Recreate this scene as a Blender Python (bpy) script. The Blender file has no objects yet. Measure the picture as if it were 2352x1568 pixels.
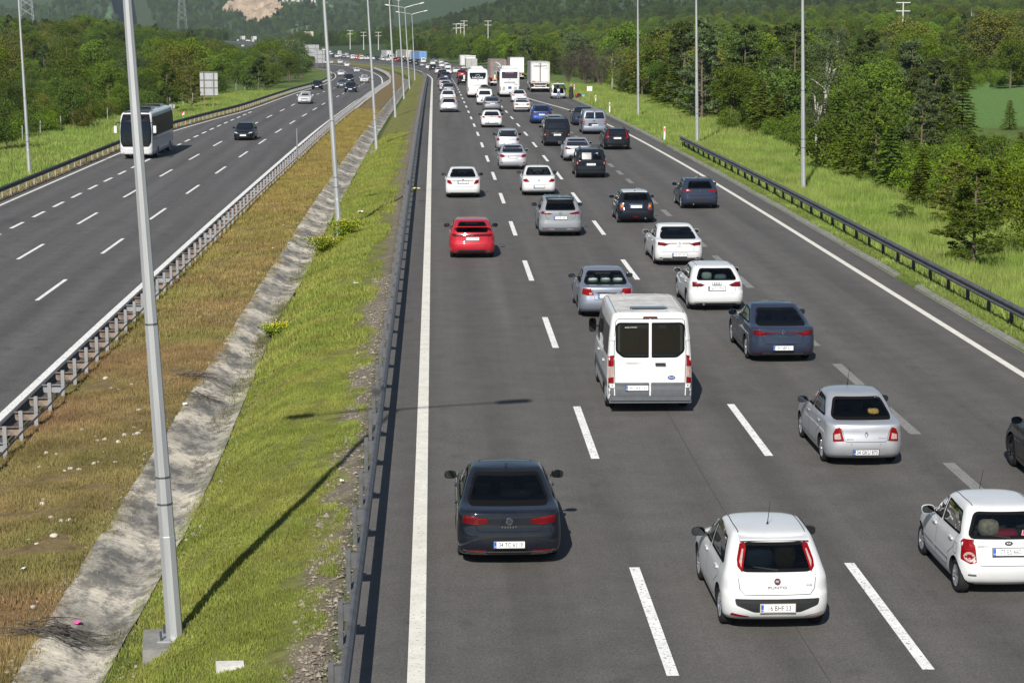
import bpy, bmesh, math, random
import numpy as np
from mathutils import Vector, Matrix
from mathutils.bvhtree import BVHTree

SC = bpy.context.scene
COL = SC.collection
RND = random.Random(7)
NR = np.random.default_rng(11)

# ------------------------------------------------------------------ camera
F, CX, CY = 4760.0, 1176.0, 784.0          # focal length and centre in survey pixels (2352 wide)
CAM_H, YAW, PITCH = 9.6, math.radians(2.14), math.radians(9.18)
cam_d = bpy.data.cameras.new('camera')
cam_d.sensor_width = 36.0
cam_d.lens = F / 2352.0 * 36.0
cam_d.clip_start, cam_d.clip_end = 0.5, 20000.0
cam = bpy.data.objects.new('camera', cam_d)
cam.location = (0, 0, CAM_H)
cam.rotation_euler = (math.pi / 2 - PITCH, 0, -YAW)
COL.objects.link(cam)
SC.camera = cam

# ------------------------------------------------------------------ sky, sun, exposure
SUN_EL, SUN_AZ = math.radians(36), math.radians(194.3)     # azimuth clockwise from +Y
world = bpy.data.worlds.new('World')
SC.world = world
world.use_nodes = True
_n = world.node_tree.nodes
_sky = _n.new('ShaderNodeTexSky')
_sky.sky_type = 'NISHITA'
_sky.sun_disc = False
_sky.sun_elevation, _sky.sun_rotation = SUN_EL, SUN_AZ
_sky.air_density, _sky.dust_density, _sky.ozone_density = 1.0, 0.25, 2.0
world.node_tree.links.new(_sky.outputs[0], _n['Background'].inputs[0])
_n['Background'].inputs[1].default_value = 0.052
sun_d = bpy.data.lights.new('sun', 'SUN')
sun_d.energy, sun_d.angle, sun_d.color = 5.0, math.radians(0.53), (1.0, 0.95, 0.87)
sun = bpy.data.objects.new('sun', sun_d)
_to = Vector((math.sin(SUN_AZ) * math.cos(SUN_EL), math.cos(SUN_AZ) * math.cos(SUN_EL), math.sin(SUN_EL)))
sun.rotation_euler = _to.to_track_quat('Z', 'Y').to_euler()
sun.location = (0, 0, 60)
COL.objects.link(sun)
SC.view_settings.view_transform = 'Standard'
SC.view_settings.look = 'None'
SC.view_settings.exposure = 0.52
SC.view_settings.gamma = 1.0
SC.view_settings.use_curve_mapping = False
SC.cycles.max_bounces = 5
SC.cycles.diffuse_bounces = 2
SC.cycles.glossy_bounces = 3
SC.cycles.transmission_bounces = 3
SC.cycles.transparent_max_bounces = 8
SC.cycles.volume_bounces = 0
SC.cycles.caustics_reflective = False
SC.cycles.caustics_refractive = False
SC.cycles.use_denoising = True
HAZE = .00008

# ------------------------------------------------------------------ helpers: curves, pixels to ground
def curve(pts):
    xs = np.array([p[0] for p in pts], float)
    ys = np.array([p[1] for p in pts], float)
    h = np.diff(xs)
    dl = np.diff(ys) / h
    m = np.zeros_like(ys)
    m[0], m[-1] = dl[0], dl[-1]
    for i in range(1, len(xs) - 1):
        if dl[i - 1] * dl[i] > 0:
            w1, w2 = 2 * h[i] + h[i - 1], h[i] + 2 * h[i - 1]
            m[i] = (w1 + w2) / (w1 / dl[i - 1] + w2 / dl[i])
    def f(x):
        x = np.asarray(x, float)
        xc = np.clip(x, xs[0], xs[-1])
        i = np.clip(np.searchsorted(xs, xc, side='right') - 1, 0, len(xs) - 2)
        t = (xc - xs[i]) / h[i]
        a = (1 + 2 * t) * (1 - t) ** 2 * ys[i] + t * (1 - t) ** 2 * h[i] * m[i]
        b = t * t * (3 - 2 * t) * ys[i + 1] + t * t * (t - 1) * h[i] * m[i + 1]
        return a + b + np.where(x > xs[-1], (x - xs[-1]) * m[-1], 0.0)
    return f

def sstep(a, b, x):
    t = np.clip((np.asarray(x, float) - a) / (b - a), 0, 1)
    return t * t * (3 - 2 * t)

FWD = Vector((math.sin(YAW) * math.cos(PITCH), math.cos(YAW) * math.cos(PITCH), -math.sin(PITCH)))
RGT = Vector((math.cos(YAW), -math.sin(YAW), 0))
UPV = RGT.cross(FWD)

def ray(px, py):
    return FWD + RGT * ((px - CX) / F) + UPV * ((CY - py) / F)

# right carriageway (traffic going away), left carriageway (oncoming): height, plan and bank along Y
ZR = curve([(-50, 0), (90, 0), (150, -.22), (200, -.7), (250, -1.35), (300, -2.1), (370, -3.4), (500, -6.1), (600, -8.1),
            (700, -9.8), (800, -11.3), (900, -12.3), (1000, -13.), (1200, -13.9), (1500, -15.5), (2000, -24)])
XR = curve([(-50, 0), (380, 0), (420, -.35), (500, -1.8), (560, -3.5), (620, -6.2), (695, -12), (750, -19), (800, -27.2),
            (865, -38.5), (1000, -62), (1100, -79.5), (1250, -105), (1430, -136), (1800, -200)])
ZL = curve([(-50, -1.85), (180, -1.85), (244, -2.15), (305, -2.95), (369, -4.3), (460, -6.2), (555, -8.2), (650, -10.1),
            (700, -11), (800, -12.3), (1000, -14), (1430, -16), (2000, -25)])
XL = curve([(-50, -12.4), (60, -12.3), (100, -12.1), (160, -11.5), (200, -10.95), (250, -10.2), (300, -9.75), (369, -9.6),
            (460, -11.5), (555, -15.5), (650, -21.5), (685, -24.5), (745, -32), (800, -41), (865, -53), (1000, -77),
            (1100, -95), (1430, -154), (1800, -220)])
OUT = curve([(-50, -13.4), (185, -13.4), (215, -12.2), (240, -10.9), (260, -10.6), (2000, -10.6)])
BANK = curve([(-50, 0), (380, 0), (520, .02), (700, .05), (900, .05), (1200, .02), (2000, 0)])
MED = curve([(0, 0), (.1, -.05), (.22, -.05), (.323, -.40), (.417, -.68), (.53, -.17), (.7, .1), (.92, .25), (.97, .1), (1, 0)])
REDGE, MR, ML = 16.5, -1.45, .75            # right kerb; median pavement edges relative to XR and XL

def SR(X, Y):
    return ZR(Y) + BANK(Y) * (np.asarray(X, float) - XR(Y) - 7)

def SL(X, Y):
    return ZL(Y) + BANK(Y) * (np.asarray(X, float) - XL(Y) + 5)

VAL = curve([(-50, 0), (1000, 0), (1300, -2), (1700, -14), (2300, -22), (2700, -10), (3400, 60), (5000, 420), (9000, 700)])

def G(X, Y):
    """height of the open ground"""
    X, Y = np.broadcast_arrays(np.asarray(X, float), np.asarray(Y, float))
    xr, xl = XR(Y), XL(Y)
    re, le, mr, ml = xr + REDGE, xl + OUT(Y) - .7, xr + MR, xl + ML
    t = np.clip((mr - X) / np.maximum(mr - ml, .5), 0, 1)
    a, b = SR(mr, Y), SL(ml, Y)
    med = a + (b - a) * t + MED(t)
    u = np.maximum(X - re, 0)
    v = np.maximum(le - X, 0)
    wav = 1.2 * np.sin(X * .021 + 1.3) * np.sin(Y * .017) + .6 * np.sin(X * .053 + Y * .041)
    far = sstep(30, 120, np.maximum(u, v))
    base = VAL(Y) + wav * far
    pine = 150 * np.exp(-((X - 420) / 330) ** 2) * np.exp(-((Y - 2150) / 520) ** 2)
    rise_r = .040 * np.maximum(0, u - 32) ** 1.06 * (1 - .5 * sstep(900, 1500, Y))
    zr = SR(re, Y) + .06 - .10 * sstep(0, 3, u) - .25 * sstep(3, 14, u) + rise_r + pine + base
    mound = 13.0 * np.exp(-((X + 175) / 110) ** 2) * np.exp(-((Y - 640) / 230) ** 2)
    low = 5.0 * np.exp(-((X + 60) / 40) ** 2) * np.exp(-((Y - 760) / 120) ** 2)
    rise_l = .012 * np.maximum(0, v - 60) * (1 - sstep(900, 1500, Y))
    ridge = sstep(2500, 3600, Y) * (40 * np.sin(X * .0021 + .6) + 22 * np.sin(X * .0071 + 2) + 12 * np.sin(X * .017 + Y * .004))
    zl = SL(le, Y) + .02 - .35 * sstep(.4, 5, v) - .5 * sstep(5, 25, v) + (mound + rise_l) * sstep(10, 60, v) + low * 0 + pine + base
    z = np.where(X > re, zr, np.where(X < le, zl, med))
    z = np.where((X <= re) & (X >= mr), SR(X, Y) - .07, z)
    z = np.where((X <= ml) & (X >= le), SL(X, Y) - .07, z)
    return z + ridge * sstep(30, 200, np.maximum(u, v))

def hit(px, py, fn, tmax=6000):
    """where the sight line through a survey pixel meets the surface fn(X, Y)"""
    d = ray(px, py)
    o = Vector((0, 0, CAM_H))
    ts = np.concatenate([np.arange(20, 400, 1.0), np.arange(400, 1500, 4.0), np.arange(1500, tmax, 15.0)])
    x, y, z = d.x * ts, d.y * ts, CAM_H + d.z * ts
    g = fn(x, y)
    i = np.argmax(z <= g)
    if z[i] > g[i]:
        i = len(ts) - 1
    lo, hi = ts[max(i - 1, 0)], ts[i]
    for _ in range(30):
        m = (lo + hi) / 2
        if CAM_H + d.z * m > float(fn(d.x * m, d.y * m)):
            lo = m
        else:
            hi = m
    return Vector((d.x * hi, d.y * hi, float(fn(d.x * hi, d.y * hi))))

# ------------------------------------------------------------------ helpers: objects
def link(o, parent=None):
    COL.objects.link(o)
    if parent is not None:
        o.parent = parent
    return o

def tag(o, label=None, cat=None, group=None, kind=None):
    if label: o['label'] = label
    if cat: o['category'] = cat
    if group: o['group'] = group
    if kind: o['kind'] = kind
    return o

def empty(name, loc=(0, 0, 0), rz=0.0, label=None, cat=None, group=None):
    o = bpy.data.objects.new(name, None)
    o.empty_display_size = .2
    o.location = loc
    o.rotation_euler = (0, 0, rz)
    link(o)
    return tag(o, label, cat, group)

def mesh_np(name, verts, faces, smooth=False):
    me = bpy.data.meshes.new(name)
    me.from_pydata([tuple(v) for v in verts], [], [tuple(f) for f in faces])
    if smooth:
        me.polygons.foreach_set('use_smooth', [True] * len(me.polygons))
    me.update()
    return me

def tri_mesh(name, V, nv):
    """mesh of separate triangles (nv=3) or quads (nv=4) from an (n*nv, 3) array"""
    n = len(V) // nv
    me = bpy.data.meshes.new(name)
    me.vertices.add(n * nv)
    me.vertices.foreach_set('co', np.ascontiguousarray(V, dtype=np.float32).ravel())
    me.loops.add(n * nv)
    me.loops.foreach_set('vertex_index', np.arange(n * nv, dtype=np.int32))
    me.polygons.add(n)
    me.polygons.foreach_set('loop_start', np.arange(0, n * nv, nv, dtype=np.int32))
    me.update(calc_edges=True)
    return me

def add_color(me, cols, name='Col'):
    a = me.color_attributes.new(name, 'FLOAT_COLOR', 'POINT')
    c = np.ones((len(me.vertices), 4), np.float32)
    c[:, :3] = cols
    a.data.foreach_set('color', c.ravel())

def obj(name, me, mats=None, parent=None, loc=None, rot=None, scale=None):
    o = bpy.data.objects.new(name, me)
    if mats is not None:
        if not isinstance(mats, (list, tuple)):
            mats = [mats]
        if len(me.materials) == 0:
            for m in mats:
                me.materials.append(m)
    if loc is not None: o.location = loc
    if rot is not None: o.rotation_euler = rot
    if scale is not None: o.scale = scale
    return link(o, parent)

class MB:
    """collects simple solids into one mesh"""
    def __init__(s):
        s.v, s.f = [], []
    def box(s, c, d, rz=0, taper=1.0):
        n = len(s.v)
        cs, sn = math.cos(rz), math.sin(rz)
        for k, (sx, sy, sz) in enumerate([(-1, -1, -1), (1, -1, -1), (1, 1, -1), (-1, 1, -1), (-1, -1, 1), (1, -1, 1), (1, 1, 1), (-1, 1, 1)]):
            t = taper if sz > 0 else 1
            x, y, z = sx * d[0] / 2 * t, sy * d[1] / 2 * t, sz * d[2] / 2
            s.v.append((c[0] + x * cs - y * sn, c[1] + x * sn + y * cs, c[2] + z))
        for f in ((0, 3, 2, 1), (4, 5, 6, 7), (0, 1, 5, 4), (1, 2, 6, 5), (2, 3, 7, 6), (3, 0, 4, 7)):
            s.f.append(tuple(n + i for i in f))
        return s
    def tube(s, pts, r, n=8, cap=True, ph=0.0):
        pts = [Vector(p) for p in pts]
        if not isinstance(r, (list, tuple)):
            r = [r] * len(pts)
        b = len(s.v)
        for i, p in enumerate(pts):
            d = (pts[min(i + 1, len(pts) - 1)] - pts[max(i - 1, 0)]).normalized()
            a = Vector((0, 0, 1)) if abs(d.z) < .9 else Vector((1, 0, 0))
            u = d.cross(a).normalized()
            w = d.cross(u)
            for k in range(n):
                t = ph + 2 * math.pi * k / n
                q = p + (u * math.cos(t) + w * math.sin(t)) * r[i]
                s.v.append(tuple(q))
        for i in range(len(pts) - 1):
            for k in range(n):
                a0, a1 = b + i * n + k, b + i * n + (k + 1) % n
                s.f.append((a0, a1, a1 + n, a0 + n))
        if cap:
            s.f.append(tuple(b + k for k in range(n))[::-1])
            e = b + (len(pts) - 1) * n
            s.f.append(tuple(e + k for k in range(n)))
        return s
    def prism(s, poly, axis, a, b):
        """polygon (2D) extruded along axis from a to b; axis 0: poly is (y,z); 1: (x,z); 2: (x,y)"""
        n0, k = len(s.v), len(poly)
        for h in (a, b):
            for (p, q) in poly:
                s.v.append((h, p, q) if axis == 0 else (p, h, q) if axis == 1 else (p, q, h))
        s.f.append(tuple(n0 + i for i in range(k))[::-1])
        s.f.append(tuple(n0 + k + i for i in range(k)))
        for i in range(k):
            j = (i + 1) % k
            s.f.append((n0 + i, n0 + j, n0 + k + j, n0 + k + i))
        return s
    def mesh(s, name, smooth=False, angle=None):
        me = mesh_np(name, s.v, s.f)
        bm = bmesh.new(); bm.from_mesh(me)
        bmesh.ops.recalc_face_normals(bm, faces=bm.faces)
        bm.to_mesh(me); bm.free()
        if smooth:
            me.polygons.foreach_set('use_smooth', [True] * len(me.polygons))
            me.set_sharp_from_angle(angle=math.radians(angle or 35))
        return me

# ------------------------------------------------------------------ helpers: materials
def nodes(m):
    m.use_nodes = True
    nt = m.node_tree
    return nt, nt.nodes, nt.links, nt.nodes['Principled BSDF']

def M(name, col, rough=.6, metal=0.0, coat=0.0, spec=.5, var=None, bump=None, random_hue=None):
    """principled material; var=(scale, amount[, stretch]) mottles the colour, bump=(scale, strength)"""
    m = bpy.data.materials.new(name)
    nt, N, L, B = nodes(m)
    B.inputs['Base Color'].default_value = (*col, 1)
    B.inputs['Roughness'].default_value = rough
    B.inputs['Metallic'].default_value = metal
    B.inputs['Coat Weight'].default_value = coat
    B.inputs['Coat Roughness'].default_value = .04
    B.inputs['Specular IOR Level'].default_value = spec
    if var or bump:
        tc = N.new('ShaderNodeTexCoord')
        src = tc.outputs['Object']
    if var:
        mp = N.new('ShaderNodeMapping')
        if len(var) > 2:
            mp.inputs['Scale'].default_value = var[2]
        L.new(src, mp.inputs[0])
        nz = N.new('ShaderNodeTexNoise')
        nz.inputs['Scale'].default_value = var[0]
        nz.inputs['Detail'].default_value = 5
        nz.inputs['Roughness'].default_value = .65
        L.new(mp.outputs[0], nz.inputs['Vector'])
        mr = N.new('ShaderNodeMapRange')
        mr.inputs[1].default_value, mr.inputs[2].default_value = .3, .7
        mr.inputs[3].default_value, mr.inputs[4].default_value = 1 - var[1], 1 + var[1]
        L.new(nz.outputs[0], mr.inputs[0])
        vm = N.new('ShaderNodeVectorMath'); vm.operation = 'SCALE'
        vm.inputs[0].default_value = col
        L.new(mr.outputs[0], vm.inputs['Scale'])
        L.new(vm.outputs[0], B.inputs['Base Color'])
    if bump:
        nb = N.new('ShaderNodeTexNoise')
        nb.inputs['Scale'].default_value = bump[0]
        nb.inputs['Detail'].default_value = 4
        L.new(src, nb.inputs['Vector'])
        bp = N.new('ShaderNodeBump')
        bp.inputs['Strength'].default_value = bump[1]
        bp.inputs['Distance'].default_value = .02
        L.new(nb.outputs[0], bp.inputs['Height'])
        L.new(bp.outputs[0], B.inputs['Normal'])
    return m

def chain(N, L, src, scale, detail, lo, hi, o0, o1, stretch=None, rough=.6):
    mp = N.new('ShaderNodeMapping')
    if stretch: mp.inputs['Scale'].default_value = stretch
    L.new(src, mp.inputs[0])
    nz = N.new('ShaderNodeTexNoise')
    nz.inputs['Scale'].default_value, nz.inputs['Detail'].default_value = scale, detail
    nz.inputs['Roughness'].default_value = rough
    L.new(mp.outputs[0], nz.inputs['Vector'])
    mr = N.new('ShaderNodeMapRange')
    for i, v in enumerate((lo, hi, o0, o1)):
        mr.inputs[i + 1].default_value = v
    L.new(nz.outputs[0], mr.inputs[0])
    return mr.outputs[0]

def mul(N, L, a, b):
    m = N.new('ShaderNodeMath'); m.operation = 'MULTIPLY'
    L.new(a, m.inputs[0]); L.new(b, m.inputs[1])
    return m.outputs[0]

def mix(N, L, f, a, b):
    m = N.new('ShaderNodeMix'); m.data_type = 'RGBA'
    for k, v in ((0, f), (6, a), (7, b)):
        if isinstance(v, (tuple, list)): m.inputs[k].default_value = (*v, 1)
        elif isinstance(v, float): m.inputs[k].default_value = v
        else: L.new(v, m.inputs[k])
    return m.outputs[2]
TR_ = curve([(20, .405), (33, .398), (45, .372), (56, .385), (64, .40), (72, .418), (84, .39), (100, .40), (150, .40), (500, .39)])      # drain edge nearest the crowded carriageway
# ================================================================== ground sheet
def attr_mat(name, rough=.9, nscale=3.0, namt=.35, fine=40.0, famt=.3, bump=.6):
    m = bpy.data.materials.new(name)
    nt, N, L, B = nodes(m)
    at = N.new('ShaderNodeVertexColor'); at.layer_name = 'Col'
    tc = N.new('ShaderNodeTexCoord')
    a = chain(N, L, tc.outputs['Object'], nscale, 5, .3, .7, 1 - namt, 1 + namt)
    b = chain(N, L, tc.outputs['Object'], fine, 3, .3, .7, 1 - famt, 1 + famt)
    vm = N.new('ShaderNodeVectorMath'); vm.operation = 'SCALE'
    L.new(at.outputs[0], vm.inputs[0]); L.new(mul(N, L, a, b), vm.inputs['Scale'])
    L.new(vm.outputs[0], B.inputs['Base Color'])
    B.inputs['Roughness'].default_value = rough
    B.inputs['Specular IOR Level'].default_value = .15
    bp = N.new('ShaderNodeBump'); bp.inputs['Strength'].default_value = bump; bp.inputs['Distance'].default_value = .05
    L.new(b, bp.inputs['Height']); L.new(bp.outputs[0], B.inputs['Normal'])
    return m

YS = np.concatenate([np.arange(14, 120, 1.5), np.arange(120, 400, 5), np.arange(400, 1000, 14), np.arange(1000, 2000, 35),
                     np.arange(2000, 4200, 80), np.arange(4200, 7001, 400)])
TM = [0, .03, .06, .1, .15, .19, .22, .25, .28, .31, .323, .36, .39, .417, .45, .49, .53, .56, .6, .65, .7, .76, .82, .88, .92, .96, 1]
RO = [.001, .3, .9, 1.6, 2.5, 4, 6, 8.5, 11, 14, 18, 23, 29, 36, 45, 56, 70, 88, 110, 140, 180, 240, 320, 430, 600, 850, 1200, 1800, 2600, 3800]
LO = [.001, .4, 1, 2, 3.5, 5.5, 8, 11, 15, 20, 26, 34, 44, 57, 72, 90, 110, 135, 165, 200, 240, 290, 360, 460, 600, 850, 1200, 1800, 2600, 3800]

def columns(y):
    xr, xl = float(XR(y)), float(XL(y))
    re, le, mr, ml = xr + REDGE, xl + float(OUT(y)) - .7, xr + MR, xl + ML
    s = min(max(1.0, y / 1500.0), 1.1)
    cs = [le - v * s for v in LO[::-1]] + [le + (ml - le) * k / 4 for k in (0, 1, 2, 3)]
    cs += [mr - (mr - ml) * t for t in TM[::-1]] + [mr + (re - mr) * k / 4 for k in (1, 2, 3, 4)] + [re + u * s for u in RO]
    return cs

GX = np.array([columns(float(y)) for y in YS])
GY = np.repeat(YS[:, None], GX.shape[1], 1)
GZ = G(GX, GY)
nl, nm = len(LO), len(TM)
near_n = NR.normal(0, 1, GZ.shape)
medmask = np.zeros(GZ.shape, bool); medmask[:, nl + 5:nl + 4 + nm - 1] = True
GZ = GZ + np.where(medmask, near_n * .018, 0)
_t0 = (XR(GY) + MR - GX) / np.maximum(XR(GY) + MR - XL(GY) - ML, .5)
GZ = GZ - .10 * np.where((_t0 > TR_(GY) + .008) & (_t0 < .525), 1, 0)
C = np.zeros(GZ.shape + (3,))
C[:] = (.062, .088, .022)
tt = np.clip((XR(GY) + MR - GX) / np.maximum(XR(GY) + MR - XL(GY) - ML, .5), 0, 1)
inmed = (tt > 0) & (tt < 1)
C[inmed & (tt < .34)] = (.15, .155, .045)
C[inmed & (tt < .06)] = (.17, .145, .115)
C[inmed & (tt > .53)] = (.175, .13, .062)
C[inmed & (tt > .9)] = (.11, .085, .06)
u_ = GX - XR(GY) - REDGE
v_ = XL(GY) + OUT(GY) - .7 - GX
C[(u_ > 0) & (u_ < 30)] = (.105, .150, .035)
C[(u_ >= 30)] = (.055, .072, .024)
C[(v_ > 0) & (v_ < 1.4)] = (.14, .115, .055)
C[(v_ >= 1.4) & (v_ < 24)] = (.10, .145, .036)
C[(v_ >= 24)] = (.05, .074, .023)
C[GY > 900] = (.05, .075, .03)
C[(GX > 40) & (GX < 90) & (GY > 175) & (GY < 300)] = (.105, .190, .050)
nY, nX = GX.shape
idx = np.arange(nY * nX).reshape(nY, nX)
q = np.stack([idx[:-1, :-1], idx[:-1, 1:], idx[1:, 1:], idx[1:, :-1]], -1).reshape(-1, 4)
gm = mesh_np('ground', np.stack([GX, GY, GZ], -1).reshape(-1, 3), q, True)
add_color(gm, C.reshape(-1, 3))
ground = obj('ground', gm, attr_mat('ground_earth'))
tag(ground, 'uneven grassy ground on both sides of the motorway', kind='structure')

# ================================================================== carriageways
def asphalt(name, col):
    m = bpy.data.materials.new(name)
    nt, N, L, B = nodes(m)
    tc = N.new('ShaderNodeTexCoord'); s = tc.outputs['Object']
    grain = chain(N, L, s, 24, 4, .28, .72, .5, 1.5, rough=.75)
    mid = mul(N, L, chain(N, L, s, 1.1, 5, .3, .7, .88, 1.12), chain(N, L, s, 7.0, 5, .3, .7, .88, 1.12, rough=.75))
    track = chain(N, L, s, 1.0, 4, .3, .7, .84, 1.14, stretch=(1.1, .02, 1))
    blot = chain(N, L, s, .35, 6, .60, .74, 1.0, .78, stretch=(1, .4, 1))
    sx = N.new('ShaderNodeSeparateXYZ'); L.new(s, sx.inputs[0])
    k1 = N.new('ShaderNodeMath'); k1.operation = 'MULTIPLY_ADD'; k1.inputs[1].default_value = 6.2832 / 1.86; k1.inputs[2].default_value = -1.5
    L.new(sx.outputs[0], k1.inputs[0])
    k2 = N.new('ShaderNodeMath'); k2.operation = 'COSINE'; L.new(k1.outputs[0], k2.inputs[0])
    k3 = N.new('ShaderNodeMapRange'); k3.inputs[1].default_value, k3.inputs[2].default_value, k3.inputs[3].default_value, k3.inputs[4].default_value = -1, 1, .92, 1.07
    L.new(k2.outputs[0], k3.inputs[0])
    stain = chain(N, L, s, .9, 6, .60, .74, 1.0, .66, stretch=(1, .55, 1), rough=.7)
    blot = mul(N, L, mul(N, L, blot, stain), k3.outputs[0])
    vm = N.new('ShaderNodeVectorMath'); vm.operation = 'SCALE'
    vm.inputs[0].default_value = col
    L.new(mul(N, L, mul(N, L, grain, mid), mul(N, L, track, blot)), vm.inputs['Scale'])
    spk = chain(N, L, s, 55, 2, .72, .76, 0.0, 1.0)
    L.new(mix(N, L, spk, vm.outputs[0], (.30, .29, .27)), B.inputs['Base Color'])
    B.inputs['Roughness'].default_value = .82
    B.inputs['Specular IOR Level'].default_value = .35
    bp = N.new('ShaderNodeBump'); bp.inputs['Strength'].default_value = .5; bp.inputs['Distance'].default_value = .008
    L.new(grain, bp.inputs['Height']); L.new(bp.outputs[0], B.inputs['Normal'])
    return m

A_R, A_L = asphalt('asphalt_warm', (.089, .084, .079)), asphalt('asphalt_cool', (.087, .083, .081))
RY = np.concatenate([np.arange(14, 120, 3), np.arange(120, 400, 6), np.arange(400, 1000, 12), np.arange(1000, 1760, 30)])

def ribbon(name, fx0, fx1, fz, ys, ncol, mat, dz=0.0, parent=None):
    V, Fc = [], []
    for y in ys:
        a, b = float(fx0(y)), float(fx1(y))
        for k in range(ncol + 1):
            x = a + (b - a) * k / ncol
            V.append((x, float(y), float(fz(x, y)) + dz))
    n = ncol + 1
    for i in range(len(ys) - 1):
        for k in range(ncol):
            a = i * n + k
            Fc.append((a, a + 1, a + n + 1, a + n))
    return obj(name, mesh_np(name, V, Fc, True), mat, parent)

road_r = ribbon('carriageway', lambda y: XR(y) + MR, lambda y: XR(y) + REDGE, SR, RY, 5, A_R)
tag(road_r, 'asphalt carriageway crowded with traffic driving away', kind='structure')
road_l = ribbon('carriageway', lambda y: XL(y) + OUT(y) - .7, lambda y: XL(y) + ML, SL, RY, 5, A_L)
tag(road_l, 'asphalt carriageway with oncoming traffic', kind='structure')

def paint(name, wear, col=(.74, .74, .72), sc=14, soft=.09):
    m = bpy.data.materials.new(name)
    nt, N, L, B = nodes(m)
    tc = N.new('ShaderNodeTexCoord'); s = tc.outputs['Object']
    w = chain(N, L, s, sc, 6, wear, wear + soft, 1.0, 0.0, rough=.75)
    g = chain(N, L, s, 2.2, 4, .3, .7, .86, 1.08)
    vm = N.new('ShaderNodeVectorMath'); vm.operation = 'SCALE'; vm.inputs[0].default_value = col
    L.new(g, vm.inputs['Scale'])
    L.new(mix(N, L, w, vm.outputs[0], (.085, .08, .076)), B.inputs['Base Color'])
    B.inputs['Roughness'].default_value = .7
    return m
P_NEW, P_EDGE, P_OLD = paint('road_paint', .365), paint('edge_paint', .335, (.66, .64, .575)), paint('worn_paint', .40, (.33, .33, .315), 40, .22)

def lane(fx, fz, y0, y1, w, mat, parent, name, dz=.006, step=3.0):
    n = max(1, int((y1 - y0) / step))
    ys = [y0 + (y1 - y0) * k / n for k in range(n + 1)]
    return ribbon(name, lambda y: fx(y) - w / 2, lambda y: fx(y) + w / 2, fz, ys, 1, mat, dz, parent)

def dashes(off, fz, xf, y, per, ln, y1, w, mat, parent):
    while y < y1:
        lane(lambda yy: xf(yy) + off, fz, y, y + ln, w, mat, parent, 'lane_dash', step=6)
        y += per

EDGE3 = curve([(0, 15.5), (120, 15.5), (160, 15.25), (180, 14.9), (205, 14.1), (232, 12.5), (254, 11.3), (300, 11.05), (2000, 11.05)])
lane(lambda y: XR(y) - .31, SR, 15, 1000, .26, P_EDGE, road_r, 'edge_line')
lane(lambda y: XR(y) + EDGE3(y), SR, 15, 1000, .22, P_EDGE, road_r, 'edge_line')
dashes(3.42, SR, XR, 28.85, 14.65, 5.9, 620, .18, P_NEW, road_r)
dashes(7.2, SR, XR, 29.0, 14.65, 5.9, 620, .18, P_NEW, road_r)
dashes(10.9, SR, XR, 27.2, 6.2, 3.2, 250, .26, P_OLD, road_r)
lane(lambda y: XL(y), SL, 15, 1000, .26, P_NEW, road_l, 'edge_line')
lane(lambda y: XL(y) + OUT(y), SL, 15, 1000, .2, P_EDGE, road_l, 'edge_line')
dashes(-3.5, SL, XL, 65.9 - 15.7, 15.7, 6.4, 620, .17, P_NEW, road_l)
dashes(-7.0, SL, XL, 79.6 - 15.6, 15.6, 6.2, 620, .17, P_NEW, road_l)
dashes(-10.1, SL, XL, 108.7 - 5.85 * 6, 5.85, 3.2, 236, .2, P_NEW, road_l)

# crack-sealed seam along the traffic lane
lane(lambda y: XR(y) + 7.2 - 1.55 + .12 * math.sin(y * .11), SR, 28, 78, .010, M('tar_seam', (.03, .03, .03), .8), road_r, 'tar_seam', dz=.004, step=1.5)

# ------------------------------------------------------------------ kerb on the right
KERB = M('kerb_concrete', (.20, .195, .18), .85, var=(3.0, .25), bump=(30, .4))
kerb = empty('kerb', (REDGE, 20, 0)); tag(kerb, 'low grey concrete kerb along the outer edge of the road', kind='structure')
km = MB().prism([(0, -.1), (.26, -.1), (.26, .12), (.09, .12), (0, .02)], 1, 0, 2.92).mesh('kerb_stone')
y = 20.0
while y < 262:
    if not (69.8 < y < 73.0 or 146 < y < 147.5):
        o = obj('kerb_stone', km, KERB, None, (float(XR(y)) + REDGE - .02, y, float(SR(16.5, y)) + RND.uniform(-.008, .008)))
        dzdy = float(SR(16.5, y + 3) - SR(16.5, y)) / 3
        o.rotation_euler = (math.atan(dzdy), 0, RND.uniform(-.004, .004))
        o.parent = kerb; o.matrix_parent_inverse = Matrix.Translation((-REDGE, -20, 0))
    y += 2.96

# ------------------------------------------------------------------ concrete drain in the median
CONC = bpy.data.materials.new('drain_concrete')
_nt, N, L, B = nodes(CONC)
_s = N.new('ShaderNodeTexCoord').outputs['Object']
_a = chain(N, L, _s, 1.9, 7, .44, .57, 0.0, 1.0, stretch=(1.0, .55, 1), rough=.75)
_b = chain(N, L, _s, 11, 6, .3, .7, .62, 1.35, stretch=(.35, 2.2, 1), rough=.7)
_v = N.new('ShaderNodeVectorMath'); _v.operation = 'SCALE'
L.new(mix(N, L, _a, (.34, .315, .27), (.135, .13, .12)), _v.inputs[0]); L.new(_b, _v.inputs['Scale'])
L.new(_v.outputs[0], B.inputs['Base Color']); B.inputs['Roughness'].default_value = .9; B.inputs['Specular IOR Level'].default_value = .2
_bp = N.new('ShaderNodeBump'); _bp.inputs['Strength'].default_value = .5; _bp.inputs['Distance'].default_value = .02
L.new(_b, _bp.inputs['Height']); L.new(_bp.outputs[0], B.inputs['Normal'])
MUD = M('drain_silt', (.15, .13, .105), .95, var=(6, .4), bump=(30, .8))
def med_pt(t, y, dz=0.0):
    x = float(XR(y) + MR - (XR(y) + MR - XL(y) - ML) * t)
    return (x, y, float(G(x, y)) + dz)
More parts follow.
